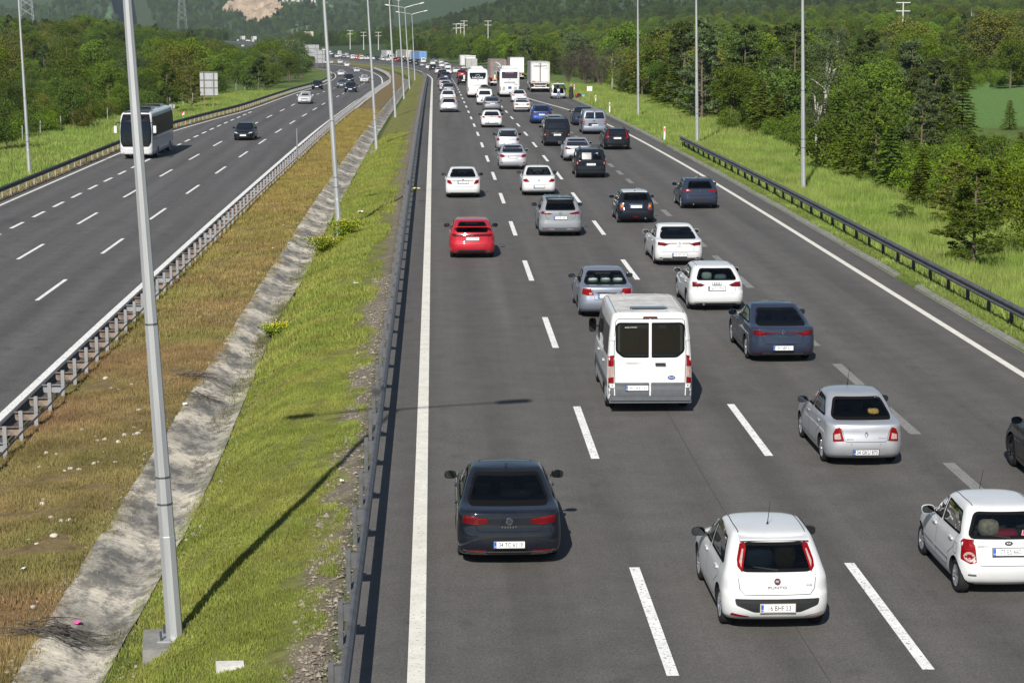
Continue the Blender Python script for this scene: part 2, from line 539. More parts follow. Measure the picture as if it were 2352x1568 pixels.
drain = empty('drain_channel', med_pt(.417, 28)); tag(drain, 'cracked concrete drain running along the middle of the grass median', kind='structure')
def drain_piece(y0, y1, name, dj=0.0):
    n = max(2, int((y1 - y0) / 1.2))
    V, Fc = [], []
    m = 10
    for i in range(n + 1):
        y = y0 + (y1 - y0) * i / n
        tr = float(TR_(y)); T = [tr + (.535 - tr) * q for q in (0, .1, .22, .34, .44, .54, .66, .78, .9, 1)]
        for k, t in enumerate(T):
            tj = t + (NR.normal(0, .0015) if k in (0, 9) else 0)
            V.append(med_pt(tj, y, .05 + dj))
    for i in range(n):
        for k in range(m - 1):
            a = i * m + k
            Fc.append((a, a + m, a + m + 1, a + 1))
    b = len(V)
    V += [(v[0], v[1], v[2] - .10) for v in V[:b]]
    for i in range(n):
        for k in (0, m - 1):
            a = i * m + k
            Fc.append((a, a + m, a + m + b, a + b))
    for i in (0, n):
        for k in range(m - 1):
            a = i * m + k
            Fc.append((a, a + 1, a + 1 + b, a + b))
    o = obj(name, mesh_np(name, V, Fc, True), CONC)
    o.parent = drain; o.matrix_parent_inverse = Matrix.Translation(drain.location).inverted()
y = 26.0
while y < 200:
    ln = RND.uniform(3.6, 4.4) if y < 120 else 8
    drain_piece(y, y + ln - .08, 'slab', RND.uniform(-.025, .025))
    y += ln
drain_piece(200, 460, 'slab')
# ================================================================== guard rails
STEEL = M('weathered_steel', (.115, .118, .125), .55, .35, var=(2.5, .3), bump=(20, .15))
STEEL_D = M('dark_steel', (.07, .072, .078), .6, .3, var=(3, .3))
GALV = M('galvanised_steel', (.27, .275, .285), .55, .4, var=(3.0, .22, (1, 1, .2)))
RUST = M('rusty_spacer', (.17, .13, .105), .8, .1, var=(5, .6))
REDR = M('red_reflector', (.55, .02, .02), .25)
WPROF = [(0, .755), (.03, .76), (.085, .70), (.085, .665), (.02, .615), (.02, .585), (.085, .535), (.085, .50), (.012, .44)]
WPROF = WPROF + [(n - .012, z) for n, z in WPROF[::-1]]

def rail(name, label, fx, fz, side, y0, y1, post_step, post_mesh, post_mat, post_off, near_end, cat='guard rail', beam_mat=None, grp=None):
    """side=+1: ribbed face towards +X"""
    base = (float(fx(y0)), y0, float(fz(float(fx(y0)), y0)))
    e = empty(name, base, 0, label, cat, grp)
    inv = Matrix.Translation(base).inverted()
    def sweep(a, b, step):
        ys = np.arange(a, b + 1e-6, step)
        if len(ys) < 2 or ys[-1] < b - .01: ys = np.append(ys, b)
        V, Fc = [], []
        for yy in ys:
            x = float(fx(yy)); z = float(fz(x, yy))
            for (n, h) in WPROF:
                V.append((x + side * n, float(yy), z + h))
        k = len(WPROF)
        for i in range(len(ys) - 1):
            for j in range(k):
                a0, a1 = i * k + j, i * k + (j + 1) % k
                Fc.append((a0, a0 + k, a1 + k, a1))
        Fc.append(tuple(range(k))); Fc.append(tuple((len(ys) - 1) * k + j for j in range(k))[::-1])
        me = mesh_np('beam', V, Fc)
        bm = bmesh.new(); bm.from_mesh(me); bmesh.ops.recalc_face_normals(bm, faces=bm.faces); bm.to_mesh(me); bm.free()
        o = obj('beam', me, beam_mat or STEEL); o.parent = e; o.matrix_parent_inverse = inv
    y = y0
    while y < min(near_end, y1):
        sweep(y, min(y + 4.03, y1), 2.015); y += 4.0
    while y < y1:
        sweep(y, min(y + 40.1, y1), 5.0); y += 40
    y = y0 + .6; n = 0
    while y < y1 and n < 290:
        x = float(fx(y)) + post_off
        o = obj('post', post_mesh, post_mat, None, (x, y, float(G(x, y)) - .05)); o.parent = e; o.matrix_parent_inverse = inv
        o.rotation_euler = (RND.uniform(-.012, .012), RND.uniform(-.012, .012), 0)
        y += post_step; n += 1
    return e, inv

# posts: C-section with spacer bracket
pm_r = MB().box((-.055, 0, .40), (.012, .13, .82)).box((-.02, -.06, .40), (.07, .012, .82)).box((-.02, .06, .40), (.07, .012, .82)).box((.10, 0, .62), (.16, .10, .26)).mesh('post')
rail('guard_rail', 'dark steel guard rail between green median grass and the crowded carriageway', lambda y: XR(y) - 1.28, SR, 1, 24, 470, 3.0, pm_r, STEEL, -.17, 160)
pm_k = MB().box((0, 0, .34), (.11, .07, .72)).box((-.07, 0, .62), (.08, .09, .24)).mesh('post')
rail('guard_rail', 'dark steel guard rail at the kerb beside the tall green verge', lambda y: XR(y) + 17.35, G, -1, 22, 146, 2.6, pm_k, STEEL_D, .12, 146)
rail('guard_rail', 'steel guard rail on the far right edge around the wooded bend', lambda y: XR(y) + 17.0, SR, -1, 330, 1250, 6.0, pm_k, STEEL_D, .12, 330)
rail('guard_rail', 'black topped guard rail on light posts at the outer edge of the oncoming carriageway', lambda y: XL(y) + OUT(y) - .75, SL, 1, 80, 640, 2.4, MB().box((0, 0, .3), (.09, .06, .64)).mesh('post'), GALV, -.10, 200, beam_mat=STEEL_D)
e, inv = rail('guard_rail', 'guard rail with pale posts and rusty spacer arms between brown grass and oncoming carriageway', lambda y: XL(y) + 1.05, SL, -1, 44, 640, 2.0,
              MB().box((0, -.035, .42), (.10, .012, .86)).box((0, .035, .42), (.10, .012, .86)).box((.045, 0, .42), (.012, .08, .86)).mesh('post'), GALV, .62, 180, beam_mat=STEEL_D)
arm = MB().box((-.27, 0, 0), (.62, .10, .02)).box((-.27, .04, -.12), (.60, .012, .22)).mesh('spacer_arm')
y = 44.6; k = 0
while y < 250:
    o = obj('spacer_arm', arm, [GALV if k % 5 else RUST], None, (float(XL(y)) + 1.67, y, float(SL(XL(y), y)) + .80)); k += 1
    o.parent = e; o.matrix_parent_inverse = inv
    if k % 3: 
        o.material_slots[0].link = 'OBJECT'; o.material_slots[0].material = RUST if k % 4 else GALV
    y += 2.0
ys = np.arange(44, 260, 2.0)
o = obj('rear_strap', MB().tube([(float(XL(v)) + 1.76, float(v), float(SL(XL(v), v)) + .73 + .02 * math.sin(v * 1.1)) for v in ys], .028, 6).mesh('rear_strap'), STEEL_D)
o.parent = e; o.matrix_parent_inverse = inv

# ================================================================== lamp posts
LAMP_STEEL = M('lamp_post_steel', (.40, .415, .43), .45, .45, var=(1.6, .14, (3, 3, .25)))
LAMP_HEAD = M('lamp_housing', (.62, .63, .63), .4, .2)
LAMP_GLASS = M('lamp_glass', (.5, .52, .52), .15)
def lamp_post(base, lean, h, arms, label, r0=.135, slab=True, grp='street lamps along the motorway'):
    e = empty('lamp_post', base, 0, label, 'lamp post', grp)
    e.rotation_euler = (0, math.atan(lean), 0)
    hs = [0, h * .14, h * .141, h * .42, h * .421, h * .75, h]
    rs = [r0 * (1 - .60 * t / h) for t in hs]
    for i in (1, 3): rs[i] *= 1.03
    obj('pole', MB().tube([(0, 0, z) for z in hs], rs, 8, ph=math.pi / 8).mesh('pole'), LAMP_STEEL, e)
    for zb_ in (2.3, 2.75, h * .42):
        rb = r0 * (1 - .60 * zb_ / h) * 1.06
        obj('band', MB().tube([(0, 0, zb_), (0, 0, zb_ + .03)], rb, 8, ph=math.pi / 8).mesh('band'), STEEL_D, e)
    for s in arms:
        tip = Vector((s * 2.35, 0, h + .50))
        a = obj('arm', MB().tube([(0, 0, h - .15), (s * .12, 0, h + .02), (s * 1.2, 0, h + .27), tip], [.05, .045, .038, .03], 8).mesh('arm', True, 40), LAMP_STEEL, e)
        hd = MB()
        hd.prism([(-.42, -.05), (.36, -.07), (.42, -.02), (.30, .09), (-.20, .10), (-.42, .04)], 1, -.15, .15)
        o = obj('lamp_head', hd.mesh('lamp_head'), LAMP_HEAD, e, tip + Vector((s * .3, 0, .04)), (0, -.2 * s, 0))
        obj('lamp_glass', MB().box((0.05, 0, -.075), (.5, .24, .03)).mesh('lamp_glass'), LAMP_GLASS, o)
    if slab:
        obj('base_plate', MB().box((0, 0, .02), (.52, .52, .05)).mesh('base_plate'), LAMP_STEEL, e)
        bl = MB().tube([(.2, .2, .03), (.2, .2, .20)], .022, 6).mesh('anchor_bolt')
        for (sx, sy) in ((1, 1), (1, -1), (-1, 1), (-1, -1)):
            obj('anchor_bolt', bl, STEEL_D, e, (0, 0, 0), None, (sx, sy, 1))
        b = obj('footing', MB().box((0, 0, -.16), (1.05, 1.15, .34)).mesh('footing'), KERB, e)
        b.rotation_euler = (0, -math.atan(lean), .12)
    return e
MEDP = [(402, 1466, -.046), (780, 546, -.052), (865, 347, -.049), (908, 270, -.042), (928, 228, -.05), (941, 205, -.053), (953, 185, -.04)]
NTH = ['nearest lamp post, thick and grey, on a concrete footing in the median grass', 'second lamp post of the median row, beside a yellow flowering weed',
       'third lamp post of the median row, standing on a small footing', 'fourth lamp post of the median row', 'fifth lamp post of the median row',
       'sixth lamp post of the median row', 'last visible median lamp post with both lamp arms in view']
for i, (px, py, ln) in enumerate(MEDP):
    p = hit(px, py, G)
    lamp_post(p, ln, 12.6, (-1, 1), NTH[i], r0=.135 if i else .142, slab=i < 3)
for i, (px, py, ln) in enumerate([(1845, 440, -.026), (1601, 336, -.020), (1466, 271, -.014)]):
    p = hit(px, py, G)
    lamp_post(p, ln, 12.6, (-1,), ['tall grey lamp post in the verge behind the kerb guard rail', 'middle lamp post of the three on the right verge', 'farthest of the three lamp posts on the right verge'][i], slab=False)
lamp_post(hit(68, 402, G), -.0255, 12.6, (1,), 'slender lamp post behind the outer rail of the oncoming carriageway', slab=False)
# ================================================================== vehicles: materials
def paintm(name, col, metal=0.0):
    dark = max(col) < .06
    m = M(name, col, .45, 0 if dark else metal, coat=.85, spec=.02 if dark else .2)
    nt, N, L, B = nodes(m)
    t = N.new('ShaderNodeTexCoord').outputs['Object']
    k_ = .55 if max(col) > .15 else .13
    d = mul(N, L, chain(N, L, t, 1.3, 6, .42, .72, .0, k_, rough=.7), chain(N, L, t, 5.0, 5, .35, .65, .25, .75, stretch=(2.5, 2.5, .5), rough=.7))
    L.new(mix(N, L, d, col, tuple(.45 * c + .55 * q for c, q in zip(col, (.20, .185, .165)))), B.inputs['Base Color'])
    r = N.new('ShaderNodeMapRange'); r.inputs[3].default_value, r.inputs[4].default_value = .9, .35
    L.new(d, r.inputs[0]); L.new(r.outputs[0], B.inputs['Coat Weight'])
    return m
PAINT = {
    'white': paintm('white_paint', (.57, .58, .59)), 'silver': paintm('silver_paint', (.44, .455, .49), .55),
    'grey': paintm('grey_paint', (.165, .175, .20), .45), 'dgrey': paintm('dark_grey_paint', (.0075, .010, .0155), .1),
    'black': paintm('black_paint', (.006, .007, .009), .1), 'navy': paintm('navy_paint', (.020, .028, .050), .4),
    'red': paintm('red_paint', (.42, .008, .022), .25), 'blue': paintm('blue_paint', (.010, .042, .175), .35),
    'mauve': paintm('mauve_silver_paint', (.27, .25, .29), .5), 'solidgrey': paintm('solid_grey_paint', (.19, .205, .225)),
    'orange': paintm('orange_paint', (.70, .12, .02)), 'yellow': paintm('yellow_paint', (.72, .45, .03)),
    'steelblue': paintm('steel_blue_paint', (.21, .235, .29), .5), 'cream': paintm('cream_paint', (.62, .62, .58)), 'dred': paintm('dark_red_paint', (.20, .012, .018), .3)}
INT = M('dark_interior', (.014, .014, .015), .9, spec=.1)
SEAT = M('seat_fabric', (.035, .035, .037), .95, spec=.1, var=(30, .3))
RUB = M('black_rubber', (.008, .008, .009), .8, spec=.02)
TYRE = M('tyre_rubber', (.020, .020, .021), .85, spec=.15, var=(12, .25))
ALLOY = M('alloy_rim', (.46, .47, .48), .3, .8)
CHROME = M('chrome', (.62, .63, .65), .12, 1.0)
BPLAS = M('black_plastic', (.020, .021, .023), .6, spec=.2)
GPLAS = M('grey_plastic', (.075, .082, .092), .65, var=(6, .15))
TAIL = M('tail_lamp_red', (.18, .003, .005), .25, coat=.35, spec=.15, var=(14, .35))
TAILD = M('tail_lamp_dark', (.085, .003, .006), .25, coat=.35, spec=.15)
TAILW = M('tail_lamp_clear', (.34, .25, .23), .25, coat=.35, spec=.2, var=(25, .3))
AMBER = M('amber_lamp', (.75, .23, .02), .15, coat=1.0)
HEADL = M('head_lamp', (.66, .69, .72), .08, .35, coat=1.0, var=(20, .35))
PLATE = M('number_plate', (.74, .75, .76), .4)
PBLUE = M('plate_blue', (.012, .09, .42), .4)
INK = M('black_ink', (.012, .012, .013), .6)
INKG = M('grey_lettering', (.20, .20, .21), .35, .6)
PALE = M('pale_lettering', (.72, .72, .72), .5)
DGLASS = M('dark_glass', (.008, .010, .013), .03, coat=1.0)
FGLASS = M('bus_glass', (.006, .009, .014), .04, coat=.2, spec=.25)
SIDEG = M('coach_side_glass', (.010, .013, .013), .35, spec=.05)
ENAMB = M('blue_enamel', (.02, .05, .25), .2, coat=1)
ENAMR = M('maroon_enamel', (.10, .012, .03), .2, coat=1)

def glass_mat(name, tint):
    m = bpy.data.materials.new(name)
    m.use_nodes = True
    N, L = m.node_tree.nodes, m.node_tree.links
    N.remove(N['Principled BSDF'])
    tr, gl, fr, mx = N.new('ShaderNodeBsdfTransparent'), N.new('ShaderNodeBsdfGlossy'), N.new('ShaderNodeFresnel'), N.new('ShaderNodeMixShader')
    tr.inputs[0].default_value = (*tint, 1)
    gl.inputs['Roughness'].default_value = .02
    fr.inputs[0].default_value = 1.5
    L.new(fr.outputs[0], mx.inputs[0]); L.new(tr.outputs[0], mx.inputs[1]); L.new(gl.outputs[0], mx.inputs[2])
    L.new(mx.outputs[0], N['Material Output'].inputs[0])
    return m
GLASS, GLASSD = glass_mat('tinted_glass', (.52, .58, .56)), glass_mat('privacy_glass', (.17, .19, .20))

# ------------------------------------------------------------------ body loft
def ring_pts(yr, zr, yf, zf, w, rr, rf, br, bf, ns=24):
    rr, rf = min(rr, w * .9), min(rf, w * .9)
    P = []
    for k in range(7):
        P.append(((w - rr) * k / 7, 0.0, 0))
    for k in range(7):
        a = math.pi / 2 * k / 6
        P.append((w - rr + rr * math.sin(a), rr - rr * math.cos(a), 0))
    Ln = yf - yr
    for k in range(1, ns):
        P.append((w, rr + (Ln - rr - rf) * k / ns, 1))
    for k in range(7):
        a = math.pi / 2 * k / 6
        P.append((w - rf + rf * math.cos(a), Ln - rf + rf * math.sin(a), 2))
    for k in range(1, 8):
        P.append(((w - rf) * (1 - k / 7), Ln, 2))
    out = []
    for (x, y, _) in P:
        t = y / max(Ln, .01)
        q = (x / w) ** 2 if w > .01 else 0
        yy = y + br * q * max(0, 1 - 2.2 * t) - bf * q * max(0, 2.2 * t - 1.2)
        xx = x * (1 - .05 * max(0, t - .55) ** 2 * 4 - .025 * max(0, .35 - t) ** 2 * 8)
        out.append((xx, yr + yy, zr + (zf - zr) * t))
    left = [(-x, y, z) for (x, y, z) in out[1:-1]][::-1]
    return out + left

def loft(specs, sub=3):
    K = len(specs)
    fs = [curve([(k, specs[k][c]) for k in range(K)]) for c in range(9)]
    ks = [i / sub for i in range((K - 1) * sub + 1)]
    V, Fc = [], []
    for k in ks:
        V += ring_pts(*[float(f(k)) for f in fs])
    n = len(V) // len(ks)
    for i in range(len(ks) - 1):
        for j in range(n):
            a, b = i * n + j, i * n + (j + 1) % n
            Fc.append((a, b, b + n, a + n))
    Fc.append(tuple(range(n))[::-1])
    Fc.append(tuple((len(ks) - 1) * n + j for j in range(n)))
    return V, Fc

def profile(s):
    L, W, H = s['L'], s['W'], s['H']
    st = s['style']; w = W / 2
    yt, yc, yft = s['yt'], s['yc'], s['yft']          # rear roof edge from rear; cowl and front roof edge from the front
    zb, zh = s.get('zb', .98), s.get('zh', .93)
    LR = max(L - yft - yt, .8)
    if st == 'sedan':
        zd, yd = s['zd'], s['yd']
        R = [(.20, .20), (.06, .29), (.0, .47), (.01, .60), (.045, .76), (.05, zd - .11), (.075, zd - .025), (.17, zd + .005), (yd * .62, zd + .02), (yd, zd + .045),
             (yd + (yt - yd) * .52, zd + .045 + (H - .09 - zd - .045) * .58), (yt, H - .062), (yt + .12 * LR, H - .022), (yt + .28 * LR, H - .006), (yt + .42 * LR, H)]
        wd = [.94, .98, 1, 1, .995, .982, .97, .952, .935, .905, .81, .70, .635, .41, .10]
    elif st == 'hatch':
        yb = s.get('yb', .16)
        R = [(.18, .20), (.05, .29), (0, .47), (.015, .60), (.06, .68), (.075, .80), (.085, zb - .10), (.10, zb - .05), (.12, zb - .01), (yb, zb + .04),
             (yb + (yt - yb) * .5, zb + .04 + (H - .09 - zb - .04) * .54), (yt, H - .062), (yt + .09 * LR, H - .022), (yt + .26 * LR, H - .006), (yt + .42 * LR, H)]
        wd = [.94, .98, 1, 1, .995, .985, .975, .958, .94, .92, .84, .735, .67, .43, .10]
    else:  # van: upright
        yb = s.get('yb', .06)
        R = [(.12, .24), (.03, .32), (0, .45), (.0, .55), (.02, .66), (.025, .85), (.03, 1.0), (.035, zb - .05), (.04, zb), (yb, zb + .05),
             (yb + (yt - yb) * .5, (zb + H) / 2), (yt, H - .12), (yt + .09, H - .045), (yt + .25 * LR, H - .01), (yt + .42 * LR, H)]
        wd = [.93, .98, 1, 1, 1, .998, .995, .99, .985, .98, .945, .875, .80, .5, .12]
    Fp = [(L - .14, .20), (L - .03, .29), (L, .45), (L - .01, .55), (L - .05, .65), (L - .14, .73), (L - .36, zh - .11), (L - .62, zh - .055), (L - .90, zh - .015), (L - yc, zh + .03),
          (L - yc - (yft - yc) * .5, zh + .03 + (H - .1 - zh) * .55), (L - yft, H - .07), (L - yft - .12 * LR, H - .025), (L - yft - .28 * LR, H - .007), (L - yft - .42 * LR, H)]
    rr = [.22, .24, .26, .26, .25, .23, .22, .22, .22, .2, .2, .2, .2, .15, .05]
    if st == 'van': rr = [.12, .13, .14, .14, .14, .13, .13, .13, .13, .13, .13, .13, .14, .12, .05]
    rf = [.42, .45, .48, .48, .46, .45, .45, .42, .4, .34, .3, .26, .24, .18, .05]
    bow = s.get('bow', .075)
    sp = []
    for k in range(15):
        yf = max(Fp[k][0], R[k][0] + .12)
        sp.append((R[k][0], R[k][1], yf, Fp[k][1], w * wd[k], rr[k], rf[k], bow * (1 if k < 12 else .5), .14))
    return sp

def cavity(sp, H):
    out = []
    a = sp[9]
    out.append((a[0] + .16, .52, a[2] - .14, .52, a[4] - .12, .12, .2, a[7], a[8]))
    out.append((a[0] + .12, a[1] - .05, a[2] - .12, a[3] - .05, a[4] - .07, .12, .2, a[7], a[8]))
    for k in (10, 11, 12, 13, 14):
        b = sp[k]
        dz = .0 if k == 10 else .045
        out.append((b[0] + .07, b[1] - dz, b[2] - .07, b[3] - dz, max(b[4] - .055, .04), b[5] * .8, b[6] * .8, b[7], b[8]))
    return out

def rounded(poly, r=.04, n=3):
    out = []
    k = len(poly)
    for i in range(k):
        p, a, b = Vector(poly[i]), Vector(poly[i - 1]), Vector(poly[(i + 1) % k])
        da, db = (a - p), (b - p)
        ra, rb = min(r, da.length * .45), min(r, db.length * .45)
        s, e = p + da.normalized() * ra, p + db.normalized() * rb
        for j in range(n + 1):
            t = j / n
            q = s * (1 - t) ** 2 + p * 2 * t * (1 - t) + e * t * t
            out.append((q.x, q.y))
    return out

class Caster:
    def __init__(s, V, Fc, L):
        s.t = BVHTree.FromPolygons([Vector(v) for v in V], Fc)
        s.L = L
    def cast(s, side, p, q):
        if side == 'rear': o, d = Vector((p, -2, q)), Vector((0, 1, 0))
        elif side == 'front': o, d = Vector((p, s.L + 2, q)), Vector((0, -1, 0))
        elif side == 'left': o, d = Vector((-3, p, q)), Vector((1, 0, 0))
        elif side == 'right': o, d = Vector((3, p, q)), Vector((-1, 0, 0))
        else: o, d = Vector((p, q, 5)), Vector((0, 0, -1))
        h = s.t.ray_cast(o, d)
        if h[0] is not None:
            return h[0], d
        n = s.t.find_nearest(o + d * 2.2)
        return n[0], d

def panel_mesh(name, cs, side, poly, off=.004, res=.09, thick=.014):
    """convex outline laid onto the body along the side's viewing direction, as a thin conforming plate"""
    xs, ys = [p[0] for p in poly], [p[1] for p in poly]
    x0, x1, y0, y1 = min(xs), max(xs), min(ys), max(ys)
    nx, ny = max(1, math.ceil((x1 - x0) / res)), max(1, math.ceil((y1 - y0) / res))
    bm = bmesh.new()
    g = [[bm.verts.new((x0 + (x1 - x0) * i / nx, y0 + (y1 - y0) * j / ny, 0)) for i in range(nx + 1)] for j in range(ny + 1)]
    for j in range(ny):
        for i in range(nx):
            bm.faces.new((g[j][i], g[j][i + 1], g[j + 1][i + 1], g[j + 1][i]))
    area = sum(poly[i][0] * poly[(i + 1) % len(poly)][1] - poly[(i + 1) % len(poly)][0] * poly[i][1] for i in range(len(poly)))
    sg = 1 if area > 0 else -1
    for i in range(len(poly)):
        a, b = poly[i], poly[(i + 1) % len(poly)]
        e = (b[0] - a[0], b[1] - a[1])
        if e[0] ** 2 + e[1] ** 2 < 1e-10: continue
        bmesh.ops.bisect_plane(bm, geom=bm.verts[:] + bm.edges[:] + bm.faces[:], plane_co=(a[0], a[1], 0), plane_no=(e[1] * sg, -e[0] * sg, 0), clear_outer=True, dist=1e-5)
    dirv = None
    for v in bm.verts:
        h, d = cs.cast(side, v.co.x, v.co.y)
        v.co = h - d * off
        dirv = d
    if dirv is not None and thick:
        be = [e for e in bm.edges if len(e.link_faces) == 1]
        r = bmesh.ops.extrude_edge_only(bm, edges=be)
        for v in r['geom']:
            if isinstance(v, bmesh.types.BMVert): v.co += dirv * thick
    bmesh.ops.recalc_face_normals(bm, faces=bm.faces)
    me = bpy.data.meshes.new(name)
    bm.to_mesh(me); bm.free()
    return me

def line_mesh(name, cs, side, pts, w=.008, off=.0025, res=.07, closed=False):
    P = [Vector(p) for p in pts]
    if closed: P.append(P[0])
    S = []
    for a, b in zip(P[:-1], P[1:]):
        n = max(1, int((b - a).length / res))
        S += [a.lerp(b, i / n) for i in range(n)]
    S.append(P[-1])
    V, Fc = [], []
    for i, p in enumerate(S):
        t = S[min(i + 1, len(S) - 1)] - S[max(i - 1, 0)]
        if closed and i in (0, len(S) - 1): t = S[1] - S[-2]
        if t.length < 1e-9: t = Vector((1, 0))
        nrm = Vector((-t.y, t.x)).normalized() * (w / 2)
        for s in (-1, 1):
            q = p + nrm * s
            h, d = cs.cast(side, q.x, q.y)
            V.append(h - d * off)
    for i in range(len(S) - 1):
        Fc.append((2 * i, 2 * i + 1, 2 * i + 3, 2 * i + 2))
    return mesh_np(name, V, Fc)

def text(s, size, mat, parent, loc, rot=(math.pi / 2, 0, 0), sx=1.0, name='lettering', ex=.0015):
    c = bpy.data.curves.new(name, 'FONT')
    c.body, c.size, c.align_x, c.align_y, c.extrude = s, size, 'CENTER', 'CENTER', ex
    c.resolution_u = 3
    c.materials.append(mat)
    o = bpy.data.objects.new(name, c)
    o.location, o.rotation_euler, o.scale = loc, rot, (sx, 1, 1)
    return link(o, parent)

_wheels = {}
def wheel_meshes(R, w):
    k = (round(R, 3), round(w, 3))
    if k in _wheels: return _wheels[k]
    def lathe(prof, n=28):
        V, Fc = [], []
        for i in range(n):
            a = 2 * math.pi * i / n
            for (r, x) in prof: V.append((x, r * math.cos(a), r * math.sin(a)))
        m = len(prof)
        for i in range(n):
            for j in range(m - 1):
                a, b = i * m + j, ((i + 1) % n) * m + j
                Fc.append((a, a + 1, b + 1, b))
        return V, Fc
    h = w / 2
    V, Fc = lathe([(.60 * R, -h * .7), (.66 * R, -h * .95), (.88 * R, -h), (.97 * R, -h * .86), (R, -h * .6), (R, h * .6), (.97 * R, h * .86), (.88 * R, h), (.66 * R, h * .95), (.60 * R, h * .7)])
    ty = mesh_np('tyre', V, Fc, True)
    V, Fc = lathe([(.665 * R, -h * .93), (.62 * R, -h * .98), (.57 * R, -h * .8), (.55 * R, -h * .2)])
    b = MB(); b.v, b.f = list(V), list(Fc)
    for i in range(5):
        a = 2 * math.pi * i / 5
        ca, sa = math.cos(a), math.sin(a)
        for dw in (-.05, .05):
            p = [(-h * .78, (.12 * R) * ca - dw * R * sa, (.12 * R) * sa + dw * R * ca), (-h * .86, .60 * R * ca - dw * 2.2 * R * sa, .60 * R * sa + dw * 2.2 * R * ca)]
            b.tube(p, [.055 * R, .05 * R], 5)
    b.tube([(-h * .86, 0, 0), (-h * .3, 0, 0)], .15 * R, 10)
    rm = b.mesh('rim', True, 40)
    dk = MB().tube([(-h * .35, 0, 0), (-h * .30, 0, 0)], .6 * R, 16).mesh('brake_disc')
    _wheels[k] = (ty, rm, dk)
    return _wheels[k]

_mir = {}
def mirror_mesh(big=False):
    if big in _mir: return _mir[big]
    bm = bmesh.new()
    bmesh.ops.create_uvsphere(bm, u_segments=14, v_segments=9, radius=1)
    sx, sy, sz = (.115, .10, .078) if not big else (.10, .10, .19)
    for v in bm.verts:
        if v.co.y < -.12: v.co.y = -.12
        p = 3.0 if not big else 5.0
        n = (abs(v.co.x) ** p + abs(v.co.z) ** p) ** (1 / p)
        r = math.hypot(v.co.x, v.co.z)
        if n > 1e-4: v.co.x *= r / n; v.co.z *= r / n
        v.co = Vector((v.co.x * sx, v.co.y * sy, v.co.z * sz))
    me = bpy.data.meshes.new('mirror_housing'); bm.to_mesh(me); bm.free()
    me.polygons.foreach_set('use_smooth', [True] * len(me.polygons)); me.set_sharp_from_angle(angle=math.radians(40))
    g = MB(); n = 14; V = []
    for i in range(n):
        a = 2 * math.pi * i / n; c, s = math.cos(a), math.sin(a); p = 3.0 if not big else 5.0
        k = 1 / (abs(c) ** p + abs(s) ** p) ** (1 / p)
        V.append((c * k * sx * .93, s * k * sz * .90))
    gm_ = g.prism(V, 1, -.12 * sy - .006, -.12 * sy + .004).mesh('mirror_glass')
    _mir[big] = (me, gm_)
    return _mir[big]
MIRG = M('mirror_glass', (.10, .11, .12), .06, 1.0)

_seat = None
def seat_mesh():
    global _seat
    if _seat is None:
        b = MB()
        b.prism([(-.06, .30), (.50, .36), (.50, .46), (.06, .46), (-.10, 1.02), (-.22, 1.00), (-.14, .40)], 0, -.24, .24)
        b.prism([(-.14, 1.04), (-.24, 1.03), (-.27, 1.22), (-.18, 1.24)], 0, -.13, .13)
        _seat = b.mesh('seat')
    return _seat

TMP = bpy.data.scenes.new('workshop')
def tmp_mesh(o):
    with bpy.context.temp_override(scene=TMP, view_layer=TMP.view_layers[0]):
        dg = bpy.context.evaluated_depsgraph_get()
        return bpy.data.meshes.new_from_object(o.evaluated_get(dg), depsgraph=dg)

def boolean_cut(V, Fc, mats, cutters):
    me = mesh_np('body', V, Fc)
    for m in mats: me.materials.append(m)
    bm = bmesh.new(); bm.from_mesh(me); bmesh.ops.recalc_face_normals(bm, faces=bm.faces); bm.to_mesh(me); bm.free()
    o = bpy.data.objects.new('body_tmp', me); TMP.collection.objects.link(o)
    tmp = []
    for cv, cf in cutters:
        cm = mesh_np('cut', cv, cf)
        for m in mats: cm.materials.append(m)
        bm = bmesh.new(); bm.from_mesh(cm); bmesh.ops.recalc_face_normals(bm, faces=bm.faces)
        for f in bm.faces: f.material_index = 1
        bm.to_mesh(cm); bm.free()
        co = bpy.data.objects.new('cut_tmp', cm); TMP.collection.objects.link(co); tmp.append(co)
        md = o.modifiers.new('b', 'BOOLEAN'); md.operation, md.object, md.solver = 'DIFFERENCE', co, 'EXACT'
    res = tmp_mesh(o)
    for t in tmp + [o]:
        m = t.data
        bpy.data.objects.remove(t); bpy.data.meshes.remove(m)
    res.name = 'body'
    if len(res.polygons) < 200:       # a failed cut: keep the uncut shell
        res = mesh_np('body', V, Fc)
        for m in mats: res.materials.append(m)
    res.polygons.foreach_set('use_smooth', [True] * len(res.polygons))
    res.set_sharp_from_angle(angle=math.radians(32))
    return res

def interp_sil(pts, z):
    zs = [p[1] for p in pts]; ys = [p[0] for p in pts]
    return float(np.interp(z, zs, ys))

def sym(poly):
    return [(-x, z) for (x, z) in poly][::-1]

